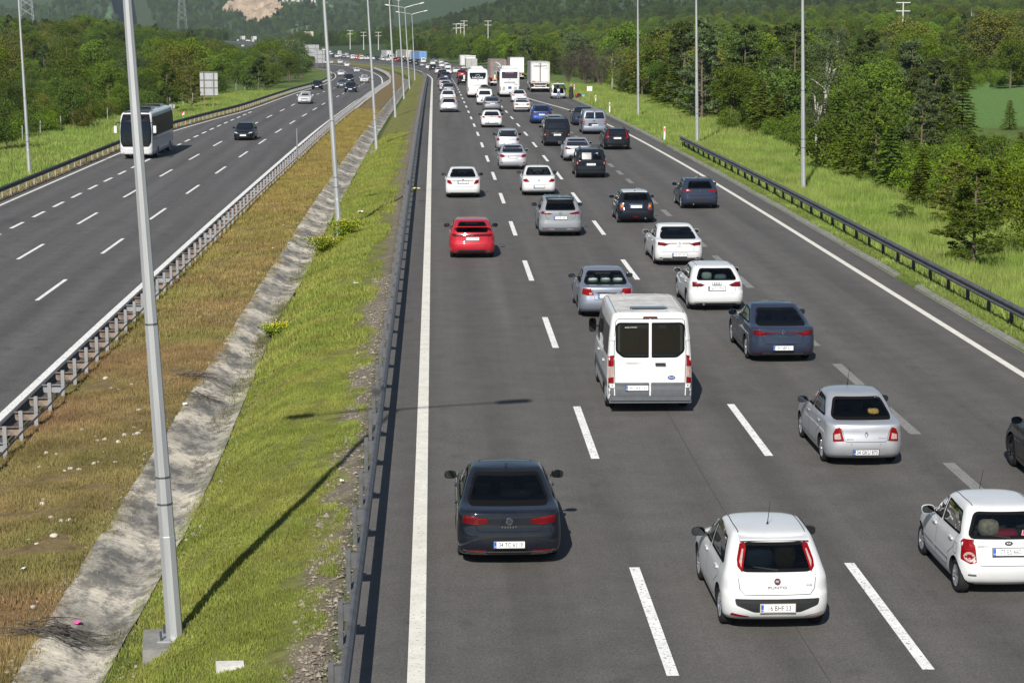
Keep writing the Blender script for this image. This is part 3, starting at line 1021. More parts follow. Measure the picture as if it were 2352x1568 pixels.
# ------------------------------------------------------------------ the car builder
def build_car(s, label, name='car', cat='car', group='cars in the traffic jam', front=False):
    """s: dimensions and outlines in metres; the origin is on the ground below the middle of the rear bumper, +Y ahead"""
    L, W, H = s['L'], s['W'], s['H']
    full = s.get('full', False)
    sp = profile(s)
    V, Fc = loft(sp)
    cs = Caster(V, Fc, L)
    paint_ = PAINT[s['paint']] if isinstance(s['paint'], str) else s['paint']
    e = empty(name, (0, 0, 0), 0, label, cat, group)
    ro, wb, wr = s['ro'], s['wb'], s['wr']
    cut = []
    for ya in (ro, ro + wb):
        for sx in (-1, 1):
            b = MB().tube([(sx * (W / 2 - .27), ya, wr), (sx * (W / 2 + .3), ya, wr)], wr + .055, 26)
            cut.append((b.v, b.f))
    # window outlines
    rw = s.get('rw')
    if rw is None:
        zb = sp[9][1] + .02; zt = H - .10
        rw = [(zb, sp[9][4] * .86), (zt, sp[11][4] * .92)]
    _k = s.get('rwk', 1.05); rw = [(rw[0][0], rw[0][1] * _k), (rw[1][0], rw[1][1] * (.98 if _k > 1 else 1))]
    rear_poly = rounded([(-rw[0][1], rw[0][0]), (rw[0][1], rw[0][0]), (rw[1][1], rw[1][0]), (-rw[1][1], rw[1][0])], .07)
    Rp = [(sp[k][0], sp[k][1]) for k in range(9, 12)]; Fq = [(sp[k][2], sp[k][3]) for k in range(9, 12)]
    zbs = (sp[9][1] + sp[9][3]) / 2 + s.get('dzb', .02); zts = H - .135
    sides = s.get('sides')
    if sides is None:
        yB = s.get('yB', L * .5); cpil = s.get('cp', .34)
        def fr(z): return interp_sil(Fq, z) - .22
        yB = min(yB, fr(zts) - .22)
        def rr_(z): return interp_sil(Rp, z) + cpil
        zm = (zbs + zts) / 2
        sides = [[(yB + .05, zbs), (fr(zbs) - .10, zbs - .02), (fr(zm), zm), (fr(zts) + .05, zts), (yB + .05, zts + .01)],
                 [(rr_(zbs), zbs + .015), (yB - .05, zbs), (yB - .05, zts + .01), (rr_(zts) - .02, zts - .02), (rr_(zm), zm)]]
    fw = rounded([(-sp[9][4] * .82, sp[9][3] + .05), (sp[9][4] * .82, sp[9][3] + .05), (sp[11][4] * .9, H - .10), (-sp[11][4] * .9, H - .10)], .06)
    if full:
        cut.append(loft(cavity(sp, H), 2))
        b = MB().prism([(x * .97, z) for x, z in rear_poly], 1, -1.0, sp[11][0] + .35); cut.append((b.v, b.f))
        b = MB().prism([(x * .97, z) for x, z in fw], 1, sp[11][2] - .35, L + 1); cut.append((b.v, b.f))
        for poly in sides:
            b = MB().prism(rounded(poly, .04), 0, -W, W); cut.append((b.v, b.f))
    if s.get('wells', True):
        body = boolean_cut(V, Fc, [paint_, INT], cut)
    else:
        body = mesh_np('body', V, Fc, True); body.materials.append(paint_); body.set_sharp_from_angle(angle=math.radians(32))
    obj('body', body, None, e)
    gl = (GLASS if not s.get('privacy') else GLASSD) if full else DGLASS
    def pan(nm, side, poly, mat, off=.004, res=.09, thick=.014, par=e):
        return obj(nm, panel_mesh(nm, cs, side, poly, off, res, thick), mat, par)
    def lin(nm, side, pts, w=.008, mat=RUB, off=.0025, closed=False, par=e):
        return obj(nm, line_mesh(nm, cs, side, pts, w, off, closed=closed), mat, par)
    if s.get('open_back'):
        pass
    else:
      rwin = pan('rear_window', 'rear', rear_poly, gl if not s.get('rdark') else GLASSD if full else DGLASS, .003, .08, 0 if full else .012)
      if not s.get('panes'): lin('window_trim', 'rear', rear_poly, .045, RUB, .006, True, rwin)
    wsh = pan('windscreen', 'front', fw, gl, .003, .09, 0 if full else .012)
    lin('window_trim', 'front', fw, .04, RUB, .006, True, wsh)
    for sd in ('left', 'right'):
        for poly in sides:
            rp = rounded(poly, .04)
            wd = pan('side_window', sd, rp, gl, .002, .09, 0 if full else .012)
            lin('window_trim', sd, rp, .035, s.get('trim', RUB), .005, True, wd)
    if full:
        sm = seat_mesh()
        dz = s.get('seatdz', 0)
        yf = sp[9][2] - 1.18
        for sx in (-1, 1): obj('seat', sm, SEAT, e, (sx * .37, yf, dz))
        for sx in (-1, 0, 1): obj('seat', sm, SEAT, e, (sx * .42, s.get('yrs', ro + .42), dz - .02), None, (.9, .8, 1))
        if s['style'] == 'sedan':
            obj('parcel_shelf', MB().box((0, sp[9][0] + .36, sp[9][1] - .04), (sp[9][4] * 1.7, .56, .03)).mesh('parcel_shelf'), SEAT, e)
        else:
            obj('parcel_shelf', MB().box((0, sp[9][0] + .42, sp[9][1] - .10), (sp[9][4] * 1.7, .50, .03)).mesh('parcel_shelf'), SEAT, e)
        st = MB().tube([(-.37 + .17 * math.cos(a), sp[9][2] - .72 + .05 * math.sin(a), .88 + .17 * math.sin(a)) for a in [2 * math.pi * i / 14 for i in range(15)]], .016, 6, cap=False)
        obj('steering_wheel', st.mesh('steering_wheel'), INT, e)
        obj('dashboard', MB().box((0, sp[9][2] - .42, .84), (sp[9][4] * 1.7, .40, .16)).mesh('dashboard'), INT, e)
    # wheels
    tw = s.get('tw', .205)
    ty, rm, dk = wheel_meshes(wr, tw)
    for ya in (ro, ro + wb):
        for sx in (-1, 1):
            x = sx * (W / 2 - tw / 2 - .035)
            wv = obj('wheel', ty, TYRE, e, (x, ya, wr), (RND.uniform(0, 6), 0, 0 if sx < 0 else math.pi))
            obj('rim', rm, s.get('rim', ALLOY), wv)
            if full: obj('brake_disc', dk, INT, wv)
    # mirrors
    hm, gm2 = mirror_mesh(s.get('bigmir', False))
    ym = s.get('ym', sp[9][2] - .52); zm_ = s.get('zm', sp[9][3] + .075)
    for sx in (-1, 1):
        mo = obj('mirror', hm, s.get('mirm', paint_), e, (sx * (W / 2 + .075), ym, zm_), (0, 0, sx * -.06), (1, 1, 1))
        if len(hm.materials) and hm.materials[0] != s.get('mirm', paint_):
            mo.material_slots[0].link = 'OBJECT'; mo.material_slots[0].material = s.get('mirm', paint_)
        obj('mirror_glass', gm2, MIRG, mo)
        obj('mirror_arm', MB().box((-sx * .09, .01, -.035), (.10, .05, .04)).mesh('mirror_arm'), BPLAS, mo)
    # lamps, plate, trim
    for (poly, mt) in s.get('tl', []):
        for q in (poly, sym(poly)):
            pan('tail_light', 'rear', q, mt, .008, .07)
    for (poly, mt) in s.get('tlin', []):
        for q in (poly, sym(poly)):
            pan('lamp_segment', 'rear', q, mt, .012, .07)
    for (nm, poly, mt, o_) in s.get('rear', []):
        pan(nm, 'rear', poly, mt, o_, .09)
    for (nm, poly, mt, o_) in s.get('rear2', []):
        for q in (poly, sym(poly)): pan(nm, 'rear', q, mt, o_, .09)
    for (nm, poly, mt, o_) in s.get('top', []):
        pan(nm, 'top', poly, mt, o_, .12)
    for (side, pts, w_) in s.get('lines', []):
        lin('shut_line', side, pts, w_)
    if full or s.get('doors'):
        zl = .33
        yB = s.get('yB', L * .5); ydf = ro + wb - wr - .12; ydr = max(ro + wr + .10, s.get('ydr', 0))
        for sd in ('left', 'right'):
            lin('shut_line', sd, [(yB, zts + .02), (yB, zl)], .009)
            lin('shut_line', sd, [(ydf + .02, zbs - .02), (ydf, .6), (ydf - .03, zl)], .009)
            lin('shut_line', sd, [(ro + .02, zbs), (ro + .12, .74), (ydr + .05, .56), (ydr + .10, zl)], .009)
            lin('shut_line', sd, [(ydr + .10, zl), (ydf - .03, zl)], .009)
            hz = s.get('hz', zbs - .14)
            for yh in (yB + .16, ro + .30):
                p, d = cs.cast(sd, yh, hz)
                obj('door_handle', MB().box((0, 0, 0), (.035, .19, .032)).mesh('door_handle'), s.get('handle', paint_), e, p - d * .012)
    pz = s.get('plate')
    if pz is not None:
        pxx = s.get('platex', 0)
        p, d = cs.cast('rear', pxx, pz)
        p2, _ = cs.cast('rear', pxx, pz + .08)
        tilt = -math.atan2(p2.y - p.y, .08)
        po = obj('number_plate', MB().box((0, 0, 0), (.53, .012, .115)).mesh('number_plate'), PLATE, e, (pxx, p.y - .022, pz), (tilt, 0, 0))
        obj('plate_frame', MB().box((0, .005, -.004), (.555, .012, .145)).mesh('plate_frame'), s.get('pframe', BPLAS), po)
        obj('country_strip', MB().box((-.242, -.0065, 0), (.042, .003, .110)).mesh('country_strip'), PBLUE, po)
        if s.get('num'):
            text(s['num'], .118, INK, po, (.022, -.0075, -.004), sx=.73, name='plate_number')
            text('TR', .03, PALE, po, (-.242, -.0095, -.035), name='plate_code')
    for (t, size, x, z, mt, sx) in s.get('txt', []):
        p, d = cs.cast('rear', x, z); p2, _ = cs.cast('rear', x, z + .05)
        text(t, size, mt, e, (x, p.y - .006, z), (math.pi / 2 - math.atan2(p2.y - p.y, .05), 0, 0), sx, 'badge_lettering', .003)
    for (kind, x, z, r) in s.get('logo', []):
        p, d = cs.cast('rear', x, z); p2, _ = cs.cast('rear', x, z + .05)
        logo(kind, e, (x, p.y - .004, z), -math.atan2(p2.y - p.y, .05), r)
    if s.get('exhaust'):
        for sx in s['exhaust']:
            obj('exhaust', MB().tube([(sx, .02, .25), (sx, .25, .25)], .035, 10).mesh('exhaust'), CHROME, e)
    if s.get('fin'):
        p, d = cs.cast('top', 0, s['fin'])
        obj('antenna_fin', MB().prism([(-.08, 0), (.09, 0), (-.04, .06), (-.07, .06)], 0, -.018, .018).mesh('antenna_fin'), paint_ if s['paint'] != 'white' else BPLAS, e, p)
    if s.get('rod'):
        p, d = cs.cast('top', s.get('rodx', 0), s['rod'])
        obj('antenna', MB().tube([p, p + Vector((0, -.02, .05)), p + Vector((0, -.22, .42))], [.022, .007, .003], 6).mesh('antenna'), BPLAS, e)
    if s.get('rails'):
        mtr = s['rails']
        for sx in (-1, 1):
            xs = sp[12][4] * .93 * sx
            pts = []
            for i in range(9):
                yy = sp[12][0] + .15 + (sp[12][2] - sp[12][0] - .45) * i / 8
                p, d = cs.cast('top', xs, yy)
                pts.append(p + Vector((0, 0, .045 if 0 < i < 8 else 0)))
            obj('roof_rail', MB().tube(pts, .018, 6).mesh('roof_rail'), mtr, e)
    if s.get('wiper'):
        z = s['wiper']
        a, d = cs.cast('rear', .02, z); b, _ = cs.cast('rear', .36 * s.get('wdir', 1), z + .045)
        obj('wiper', MB().tube([a - Vector((0, .02, 0)), b - Vector((0, .02, 0))], [.016, .008], 5).mesh('wiper'), BPLAS, e)
    if front:
        zh = sp[6][3]
        hp = s.get('hl') or [(W * .26, .62), (W * .44, .66), (W * .44, .76), (W * .30, .72)]
        for q in (hp, sym(hp)): pan('headlight', 'front', q, HEADL, .008, .07)
        pan('grille', 'front', rounded([(-W * .24, .55), (W * .24, .55), (W * .26, .68), (-W * .26, .68)], .03), BPLAS, .006)
        pan('air_intake', 'front', rounded([(-W * .36, .27), (W * .36, .27), (W * .32, .42), (-W * .32, .42)], .03), BPLAS, .006)
        p, d = cs.cast('front', 0, .46)
        obj('number_plate', MB().box((0, 0, 0), (.53, .014, .115)).mesh('number_plate'), PLATE, e, (0, p.y + .02, .47))
    if s.get('extra'):
        s['extra'](e, cs, sp, s, pan, lin)
    return e

def logo(kind, e, loc, tilt, r):
    def circ(rad, n=24): return [(rad * math.cos(2 * math.pi * i / n), rad * math.sin(2 * math.pi * i / n)) for i in range(n)]
    def ringm(R0, R1, n=24):
        b = MB()
        pts = [(R0 * math.cos(2 * math.pi * i / n), 0, R0 * math.sin(2 * math.pi * i / n)) for i in range(n + 1)]
        return b.tube(pts, R1, 6, cap=False).mesh('emblem')
    R_ = (tilt, 0, 0)
    if kind == 'vw':
        o = obj('emblem', MB().prism(circ(r), 1, -.004, .004).mesh('emblem'), BPLAS, e, loc, R_)
        obj('emblem_ring', ringm(r, .006), CHROME, o)
        b = MB()
        for q in ([(-.62, .62), (0, .02), (.62, .62)], [(-.80, .35), (-.35, -.72), (0, -.12), (.35, -.72), (.80, .35)]):
            b.tube([(x * r, -.006, z * r) for x, z in q], .075 * r, 5)
        obj('emblem_mark', b.mesh('emblem_mark'), CHROME, o)
    elif kind == 'fiat':
        o = obj('emblem', MB().prism(circ(r), 1, -.004, .004).mesh('emblem'), ENAMR, e, loc, R_)
        obj('emblem_ring', ringm(r, .007), CHROME, o); text('FIAT', r * .95, PALE, o, (0, -.006, 0), sx=.6, name='emblem_mark')
    elif kind in ('ford', 'kia'):
        o = obj('emblem', MB().prism([(x * 1.9, z) for x, z in circ(r)], 1, -.004, .004).mesh('emblem'), ENAMB if kind == 'ford' else BPLAS, e, loc, R_)
        b = MB().tube([(1.9 * r * math.cos(t), -.004, r * math.sin(t)) for t in [2 * math.pi * i / 24 for i in range(25)]], .004, 5, cap=False)
        obj('emblem_ring', b.mesh('emblem_ring'), CHROME, o)
        text('Ford' if kind == 'ford' else 'KIA', r * 1.25, PALE, o, (0, -.006, 0), sx=1.1, name='emblem_mark')
    elif kind == 'renault':
        pts = [(0, 1), (.55, 0), (0, -1), (-.55, 0), (0, 1)]
        obj('emblem', MB().tube([(x * r, -.004, z * r) for x, z in pts], .17 * r, 5).mesh('emblem'), CHROME, e, loc, R_)
    elif kind == 'audi':
        b = MB()
        for k in range(4):
            b.tube([(r * (.62 * math.cos(t) + (k - 1.5) * .92), -.004, r * .62 * math.sin(t)) for t in [2 * math.pi * i / 16 for i in range(17)]], .008, 5, cap=False)
        obj('emblem', b.mesh('emblem'), CHROME, e, loc, R_)
    elif kind == 'honda':
        b = MB()
        for q in ([(-.6, .7), (-.45, -.7)], [(.6, .7), (.45, -.7)], [(-.5, -.05), (.5, -.05)]):
            b.tube([(x * r, -.004, z * r) for x, z in q], .13 * r, 5)
        q = [(-.95, .95), (.95, .95), (.7, -.95), (-.7, -.95), (-.95, .95)]
        b.tube([(x * r, -.004, z * r) for x, z in q], .09 * r, 5)
        obj('emblem', b.mesh('emblem'), CHROME, e, loc, R_)
    elif kind == 'ring':
        o = obj('emblem', ringm(r, .007), CHROME, e, loc, R_)
        obj('emblem_mark', MB().box((0, 0, 0), (2.3 * r, .008, .3 * r)).mesh('emblem_mark'), CHROME, o)
    else:
        obj('emblem', ringm(r * .8, .012, 12), CHROME, e, loc, R_)

def copy_tree(o, parent=None):
    c = o.copy()
    COL.objects.link(c)
    c.parent = parent
    if parent is not None:
        c.matrix_parent_inverse = o.matrix_parent_inverse.copy()
    for ch in list(o.children):
        copy_tree(ch, c)
    return c

def repaint(root, mat):
    for o in root.children:
        if o.name.startswith(('body', 'mirror', 'door_handle')) and o.type == 'MESH' and o.material_slots:
            o.material_slots[0].link = 'OBJECT'
            o.material_slots[0].material = mat

def heading(fx, y):
    return -math.atan2(float(fx(y + 4) - fx(y - 4)), 8.0)

def put(e, px, py, ya, surf=None, fx=None, turn=0.0, oncoming=False):
    """stand a vehicle so that the middle of its axle at local Y=ya is seen on the road at this survey pixel"""
    surf = surf or SR; fx = fx or XR
    p = hit(px, py, surf)
    hd = heading(fx, p.y) + turn
    slope = float(surf(p.x, p.y + 3) - surf(p.x, p.y - 3)) / 6
    if oncoming:
        hd += math.pi; slope = -slope
    fw = Vector((-math.sin(hd), math.cos(hd), slope))
    e.location = p - fw * ya
    e.rotation_euler = (math.atan(slope), 0, hd)
    return e
# ================================================================== the cars in the near jam
def quad(x0, x1, z0, z1): return [(x0, z0), (x1, z0), (x1, z1), (x0, z1)]
def cquad(w, z0, z1): return quad(-w, w, z0, z1)

def lower_trim(w, z0, z1, mt=None): return ('bumper_insert', rounded([(-w * .94, z0), (w * .94, z0), (w, z1), (-w, z1)], .03), mt or BPLAS, .006)

def ex_sedan_lid(e, cs, sp, s, pan, lin):
    w, zd, zl = s.get('lidw', .60), s['zd'], s.get('lidz', .62)
    lin('shut_line', 'rear', [(-w * 1.12, zd - .04), (-w, zd - .2), (-w * .92, zl + .03), (-w * .85, zl), (w * .85, zl), (w * .92, zl + .03), (w, zd - .2), (w * 1.12, zd - .04)], .009)

def ex_hatch_lid(e, cs, sp, s, pan, lin):
    w, zt, zl = s.get('lidw', .60), s.get('zb', .98) - .02, s.get('lidz', .62)
    lin('shut_line', 'rear', [(-w * 1.05, zt), (-w, zl + .08), (-w * .88, zl), (w * .88, zl), (w, zl + .08), (w * 1.05, zt)], .009)
    y0, y1 = sp[12][0] + .02, sp[12][2] - .1
    for k in (-1, 1): lin('roof_seam', 'top', [(k * sp[12][4] * .93, y0), (k * sp[12][4] * .95, (y0 + y1) / 2), (k * sp[12][4] * .93, y1)], .014)

def spoiler(e, s, sp, depth=.16, w=None, z=None, th=.03):
    w = w or sp[12][4] * .95; z = z or s['H'] - .045
    y = sp[11][0]
    b = MB().prism([(y + .16, z - .005), (y - depth * .45, z - .035), (y - depth * .45, z - .06), (y + .05, z - .055)], 0, -w, w)
    return obj('spoiler', b.mesh('spoiler', True, 40), PAINT[s['paint']], e)

def ex_passat(e, cs, sp, s, pan, lin):
    ex_sedan_lid(e, cs, sp, s, pan, lin)
    lin('chrome_strip', 'rear', [(-.80, .315), (-.5, .295), (.5, .295), (.80, .315)], .022, CHROME, .010)
    for k in (-1, 1):
        q = rounded([(k * .38, .225), (k * .72, .235), (k * .74, .275), (k * .42, .265)], .01)
        lin('exhaust_trim', 'rear', q, .016, CHROME, .012, True)
    lin('sunroof_seam', 'top', [(-.50, 2.05), (.50, 2.05)], .012)
    for k in (-1, 1): lin('roof_seam', 'top', [(k * .47, 2.05), (k * .46, 2.75)], .012)
    lin('chrome_strip', 'left', [(1.35, 1.0), (2.2, .985), (3.0, .97)], .018, CHROME, .009)
    lin('chrome_strip', 'right', [(1.35, 1.0), (2.2, .985), (3.0, .97)], .018, CHROME, .009)

def ex_punto(e, cs, sp, s, pan, lin):
    ex_hatch_lid(e, cs, sp, s, pan, lin); spoiler(e, s, sp, .2)
    pan('fog_light', 'rear', rounded([(-.72, .285), (-.45, .265), (-.43, .285), (-.70, .335)], .01), TAIL, .008)
    pan('reversing_light', 'rear', rounded([(.43, .285), (.45, .265), (.72, .30), (.72, .35)], .01), TAILW, .008)
    for sd in ('left', 'right'):
        lin('wind_deflector', sd, [(2.72, 1.08), (2.45, 1.30), (2.05, 1.375), (1.55, 1.385), (1.05, 1.34)], .085, DGLASS, .02)

def ex_picanto(e, cs, sp, s, pan, lin):
    ex_hatch_lid(e, cs, sp, s, pan, lin)
    for sd in ('left', 'right'):
        lin('side_moulding', sd, [(.85, .52), (1.75, .52)], .07, PAINT['white'], .018)
        lin('side_moulding', sd, [(1.82, .52), (2.50, .54)], .07, PAINT['white'], .018)
        if sd == 'left': lin('fuel_flap', sd, rounded(quad(.42, .60, .66, .84), .06), .007, RUB, .003, True)
    pan('scuff', 'rear', rounded(quad(-.66, -.53, .375, .41), .015), GPLAS, .003)
    for k in (-1, 1):
        for (z, r, m) in ((.86, .075, TAIL), (.69, .085, TAILW), (.69, .045, TAIL)):
            c = [(k * .635 + r * math.cos(t), z + r * .95 * math.sin(t)) for t in [2 * math.pi * i / 12 for i in range(12)]]
            pan('lamp_segment', 'rear', c, m, .014 + (.004 if r < .05 else 0), .1)
    p, _ = cs.cast('rear', .36, 1.06)
    st = obj('window_sticker', MB().box((0, 0, 0), (.26, .004, .085)).mesh('window_sticker'), PLATE, e, (.36, p.y - .02, 1.05), (-.25, .22, 0))
    obj('sticker_flag', MB().box((-.085, -.003, 0), (.08, .003, .08)).mesh('sticker_flag'), M('sticker_red', (.55, .02, .04), .5), st)
    text('53', .085, INK, st, (.05, -.004, 0), name='sticker_number')
    text('TR', .03, PALE, st, (-.085, -.006, -.028), name='sticker_code')

def ex_civic_red(e, cs, sp, s, pan, lin):
    b = MB().prism([(.30, 1.20), (.12, 1.225), (.12, 1.25), (.32, 1.245)], 0, -.70, .70)
    obj('spoiler', b.mesh('spoiler'), PAINT['red'], e)
    pan('lamp_band', 'rear', cquad(.50, .87, .965), TAILD, .007)
    pan('diffuser', 'rear', rounded([(-.60, .22), (.60, .22), (.50, .36), (-.50, .36)], .03), BPLAS, .01)
    for k in (-1, 1):
        q = [(k * .48, .25), (k * .70, .25), (k * .57, .34)]
        lin('exhaust_trim', 'rear', q, .02, CHROME, .014, True)
    lin('shut_line', 'rear', [(-.64, .86), (-.6, .55), (.6, .55), (.64, .86)], .008)

def ex_megane(e, cs, sp, s, pan, lin):
    ex_sedan_lid(e, cs, sp, s, pan, lin)
    lin('chrome_strip', 'rear', [(-.34, .275), (.34, .275)], .012, CHROME, .012)
    for k in (-1, 1):
        lin('exhaust_trim', 'rear', rounded([(k * .33, .26), (k * .56, .265), (k * .54, .31), (k * .36, .305)], .015), .013, CHROME, .014, True)
        lin('bumper_crease', 'rear', [(k * .50, .58), (k * .70, .54), (k * .80, .46)], .016, s.get('crease', BPLAS), .004)

def ex_mini(e, cs, sp, s, pan, lin):
    for k in (-1, 1):
        q = rounded([(k * .53, .63), (k * .70, .63), (k * .70, .93), (k * .58, .93)], .06)
        lin('lamp_surround', 'rear', q, .028, CHROME, .013, True)
    lin('chrome_strip', 'rear', [(-.30, .86), (.30, .86)], .03, CHROME, .012)
    lin('shut_line', 'rear', [(-.50, .98), (-.50, .62), (.50, .62), (.50, .98)], .009)
    pan('reflector', 'rear', rounded(cquad(.12, .30, .335), .015), TAIL, .008)

def ex_qashqai(e, cs, sp, s, pan, lin):
    ex_hatch_lid(e, cs, sp, s, pan, lin); spoiler(e, dict(s, paint='black'), sp, .22)
    lin('lamp_streak', 'rear', [(.36, 1.01), (.60, 1.06), (.80, 1.10)], .012, TAILW, .016)
    lin('lamp_streak', 'rear', [(-.36, 1.01), (-.60, 1.06), (-.80, 1.10)], .012, TAILW, .016)
    for k in (-1, 1):
        pan('bumper_blade', 'rear', [(k * .22, .31), (k * .42, .31), (k * .68, .36), (k * .68, .38), (k * .30, .36)][::k], PAINT['silver'], .014)

def ex_roofbars(e, cs, sp, s, pan, lin):
    for y in (.75, 1.75):
        p, _ = cs.cast('top', 0, y)
        b = MB().box((0, y, p.z + .13), (1.28, .05, .03))
        for k in (-1, 1): b.box((k * .56, y, p.z + .06), (.05, .06, .13))
        obj('roof_bar', b.mesh('roof_bar'), BPLAS, e)
    lin('shut_line', 'rear', [(.10, .45), (.10, 1.5)], .010)
    pan('door_divider', 'rear', quad(.07, .13, 1.04, 1.5), PAINT[s['paint']], .012)
    pan('window_film', 'rear', rounded(quad(-.50, .03, 1.08, 1.45), .03), M('torn_film', (.20, .20, .21), .4, var=(9, .4)), .010)
    for (t, x, z, sz) in (('18', .34, 1.42, .11),):
        p, _ = cs.cast('rear', x, z)
        text(t, sz, PALE, e, (x, p.y - .016, z), name='window_number')

def ex_lid(e, cs, sp, s, pan, lin):
    (ex_sedan_lid if s['style'] == 'sedan' else ex_hatch_lid)(e, cs, sp, s, pan, lin)

def ex_courier(e, cs, sp, s, pan, lin):
    p, _ = cs.cast('top', 0, 1.3)
    b = bmesh.new(); bmesh.ops.create_uvsphere(b, u_segments=16, v_segments=8, radius=1)
    for v in b.verts:
        v.co.z = max(v.co.z, -.25)
        v.co = Vector((v.co.x * .42 * (1.1 - .1 * abs(v.co.y)), v.co.y * .85 + 1.35, v.co.z * .24 + p.z + .22))
    me = bpy.data.meshes.new('roof_box'); b.to_mesh(me); b.free()
    me.polygons.foreach_set('use_smooth', [True] * len(me.polygons)); me.set_sharp_from_angle(angle=.7)
    obj('roof_box', me, PAINT['black'], e)
    bars = MB().box((0, .9, p.z + .09), (1.2, .05, .06)).box((0, 1.8, p.z + .09), (1.2, .05, .06))
    obj('roof_bar', bars.mesh('roof_bar'), BPLAS, e)

def ex_van2(e, cs, sp, s, pan, lin):
    lin('shut_line', 'rear', [(0, .42), (0, s['H'] - .2)], .012)
    lin('shut_line', 'rear', [(-.72, .40), (.72, .40)], .012)
    pan('window_gap', 'rear', quad(-.035, .035, s['rw'][0][0] - .02, s['rw'][1][0] + .02), PAINT[s['paint']], .010)
    pan('brake_light', 'rear', rounded(cquad(.14, s['H'] - .15, s['H'] - .115), .01), TAIL, .02)

SED = dict(style='sedan', L=4.55, W=1.79, H=1.46, wb=2.65, ro=1.0, wr=.315, zd=1.0, yd=.58, yt=1.32, yc=1.30, yft=2.08, zh=.93, extra=ex_lid, lidz=.60)
HAT = dict(style='hatch', L=4.10, W=1.74, H=1.46, wb=2.56, ro=.70, wr=.305, zb=.98, yb=.17, yt=.50, yc=1.12, yft=1.85, zh=.93, extra=ex_lid, lidz=.60)
SUV = dict(style='hatch', L=4.45, W=1.84, H=1.62, wb=2.67, ro=.82, wr=.345, zb=1.10, yb=.20, yt=.55, yc=1.15, yft=1.80, zh=1.03, extra=ex_lid, lidz=.72)
def D(base, **k): return dict(base, **k)

CARS = []
def add(spec, px, py, label, axle='rear', **k):
    e = build_car(spec, label, **k)
    ya = spec['ro'] if axle == 'rear' else spec['ro'] + spec['wb']
    put(e, px, py, ya)
    CARS.append(e)
    return e

C_PASSAT = D(SED, paint='dgrey', full=1, rdark=1, L=4.77, W=1.835, H=1.46, wb=2.79, ro=1.06, wr=.33, zd=1.0, yd=.60, yt=1.45, yc=1.40, yft=2.25, yB=2.55, lidz=.66, extra=ex_passat,
    rw=[(1.045, .67), (1.375, .57)], tl=[([(.35, .815), (.55, .77), (.80, .80), (.80, .92), (.74, .935), (.40, .885)], TAILD)], tlin=[([(.40, .862), (.74, .905), (.74, .918), (.41, .875)], TAIL), ([(.38, .81), (.55, .785), (.70, .80), (.55, .80)], TAIL)],
    rear=[lower_trim(.70, .20, .285)], rear2=[('reflector', quad(.40, .73, .305, .33), TAIL, .012)], plate=.44, num='34 TC 6319', pframe=BPLAS, txt=[('P  A  S  S  A  T', .042, 0, .735, CHROME, 1.0)], logo=[('vw', 0, .835, .056)], fin=1.72, privacy=0)
add(C_PASSAT, 1165, 1270, 'dark grey sedan in the empty lane beside the median, nearest to the camera')

C_PUNTO = D(HAT, paint='white', full=1, rdark=1, L=4.06, W=1.687, H=1.49, wb=2.51, ro=.70, wr=.30, zb=.95, yb=.17, yt=.55, yc=1.1, yft=1.9, yB=1.95, extra=ex_punto, lidw=.58, lidz=.63, cp=.42,
    rwk=1.0, rw=[(.985, .545), (1.335, .47)], tl=[([(.535, .955), (.60, 1.03), (.60, 1.12), (.535, 1.33), (.46, 1.36), (.445, 1.28)], TAIL)], tlin=[([(.545, 1.02), (.565, 1.10), (.505, 1.27), (.485, 1.26)], TAILW)],
    rear=[('bumper_insert', rounded([(-.66, .57), (-.64, .47), (-.36, .355), (.36, .355), (.64, .47), (.66, .57)], .03), BPLAS, .006)], plate=.435, num='16 BHF 53', pframe=M('worn_plate_frame', (.42, .36, .22), .6),
    txt=[('PUNTO', .055, 0, .735, INKG, 1.6), ('EVO', .035, .50, .765, INKG, 1.3)], logo=[('fiat', 0, .83, .046)], rod=1.1, mirm=BPLAS, wiper=.99, wdir=-1)
e = build_car(C_PUNTO, 'white rounded hatchback with black bumper insert and roof antenna, front middle lane'); put(e, 1768, 1427, C_PUNTO['ro'], turn=.006); CARS.append(e)

C_PIC = D(HAT, paint='white', full=1, L=3.50, W=1.60, H=1.48, wb=2.37, ro=.50, wr=.28, zb=.95, yb=.13, yt=.42, yc=.95, yft=1.62, yB=1.72, extra=ex_picanto, lidw=.53, lidz=.56, cp=.30, tw=.185,
    rw=[(1.0, .60), (1.36, .50)], tl=[([(.53, .61), (.63, .58), (.755, .63), (.74, .96), (.56, .97)], TAIL)], rear=[('plate_recess', rounded(cquad(.33, .71, .87), .02), PAINT['white'], .004)],
    plate=.785, num='77 ES 660', txt=[('picanto', .05, -.42, .87, INKG, 1.2)], logo=[('kia', 0, .915, .034)], rod=2.0, wiper=1.005, wdir=-1, brk=1)
e = build_car(C_PIC, 'small white hatchback cut by the photo edge, with round tail lamps and a scuffed bumper'); put(e, 2297, 1356, C_PIC['ro'], turn=.006); CARS.append(e)

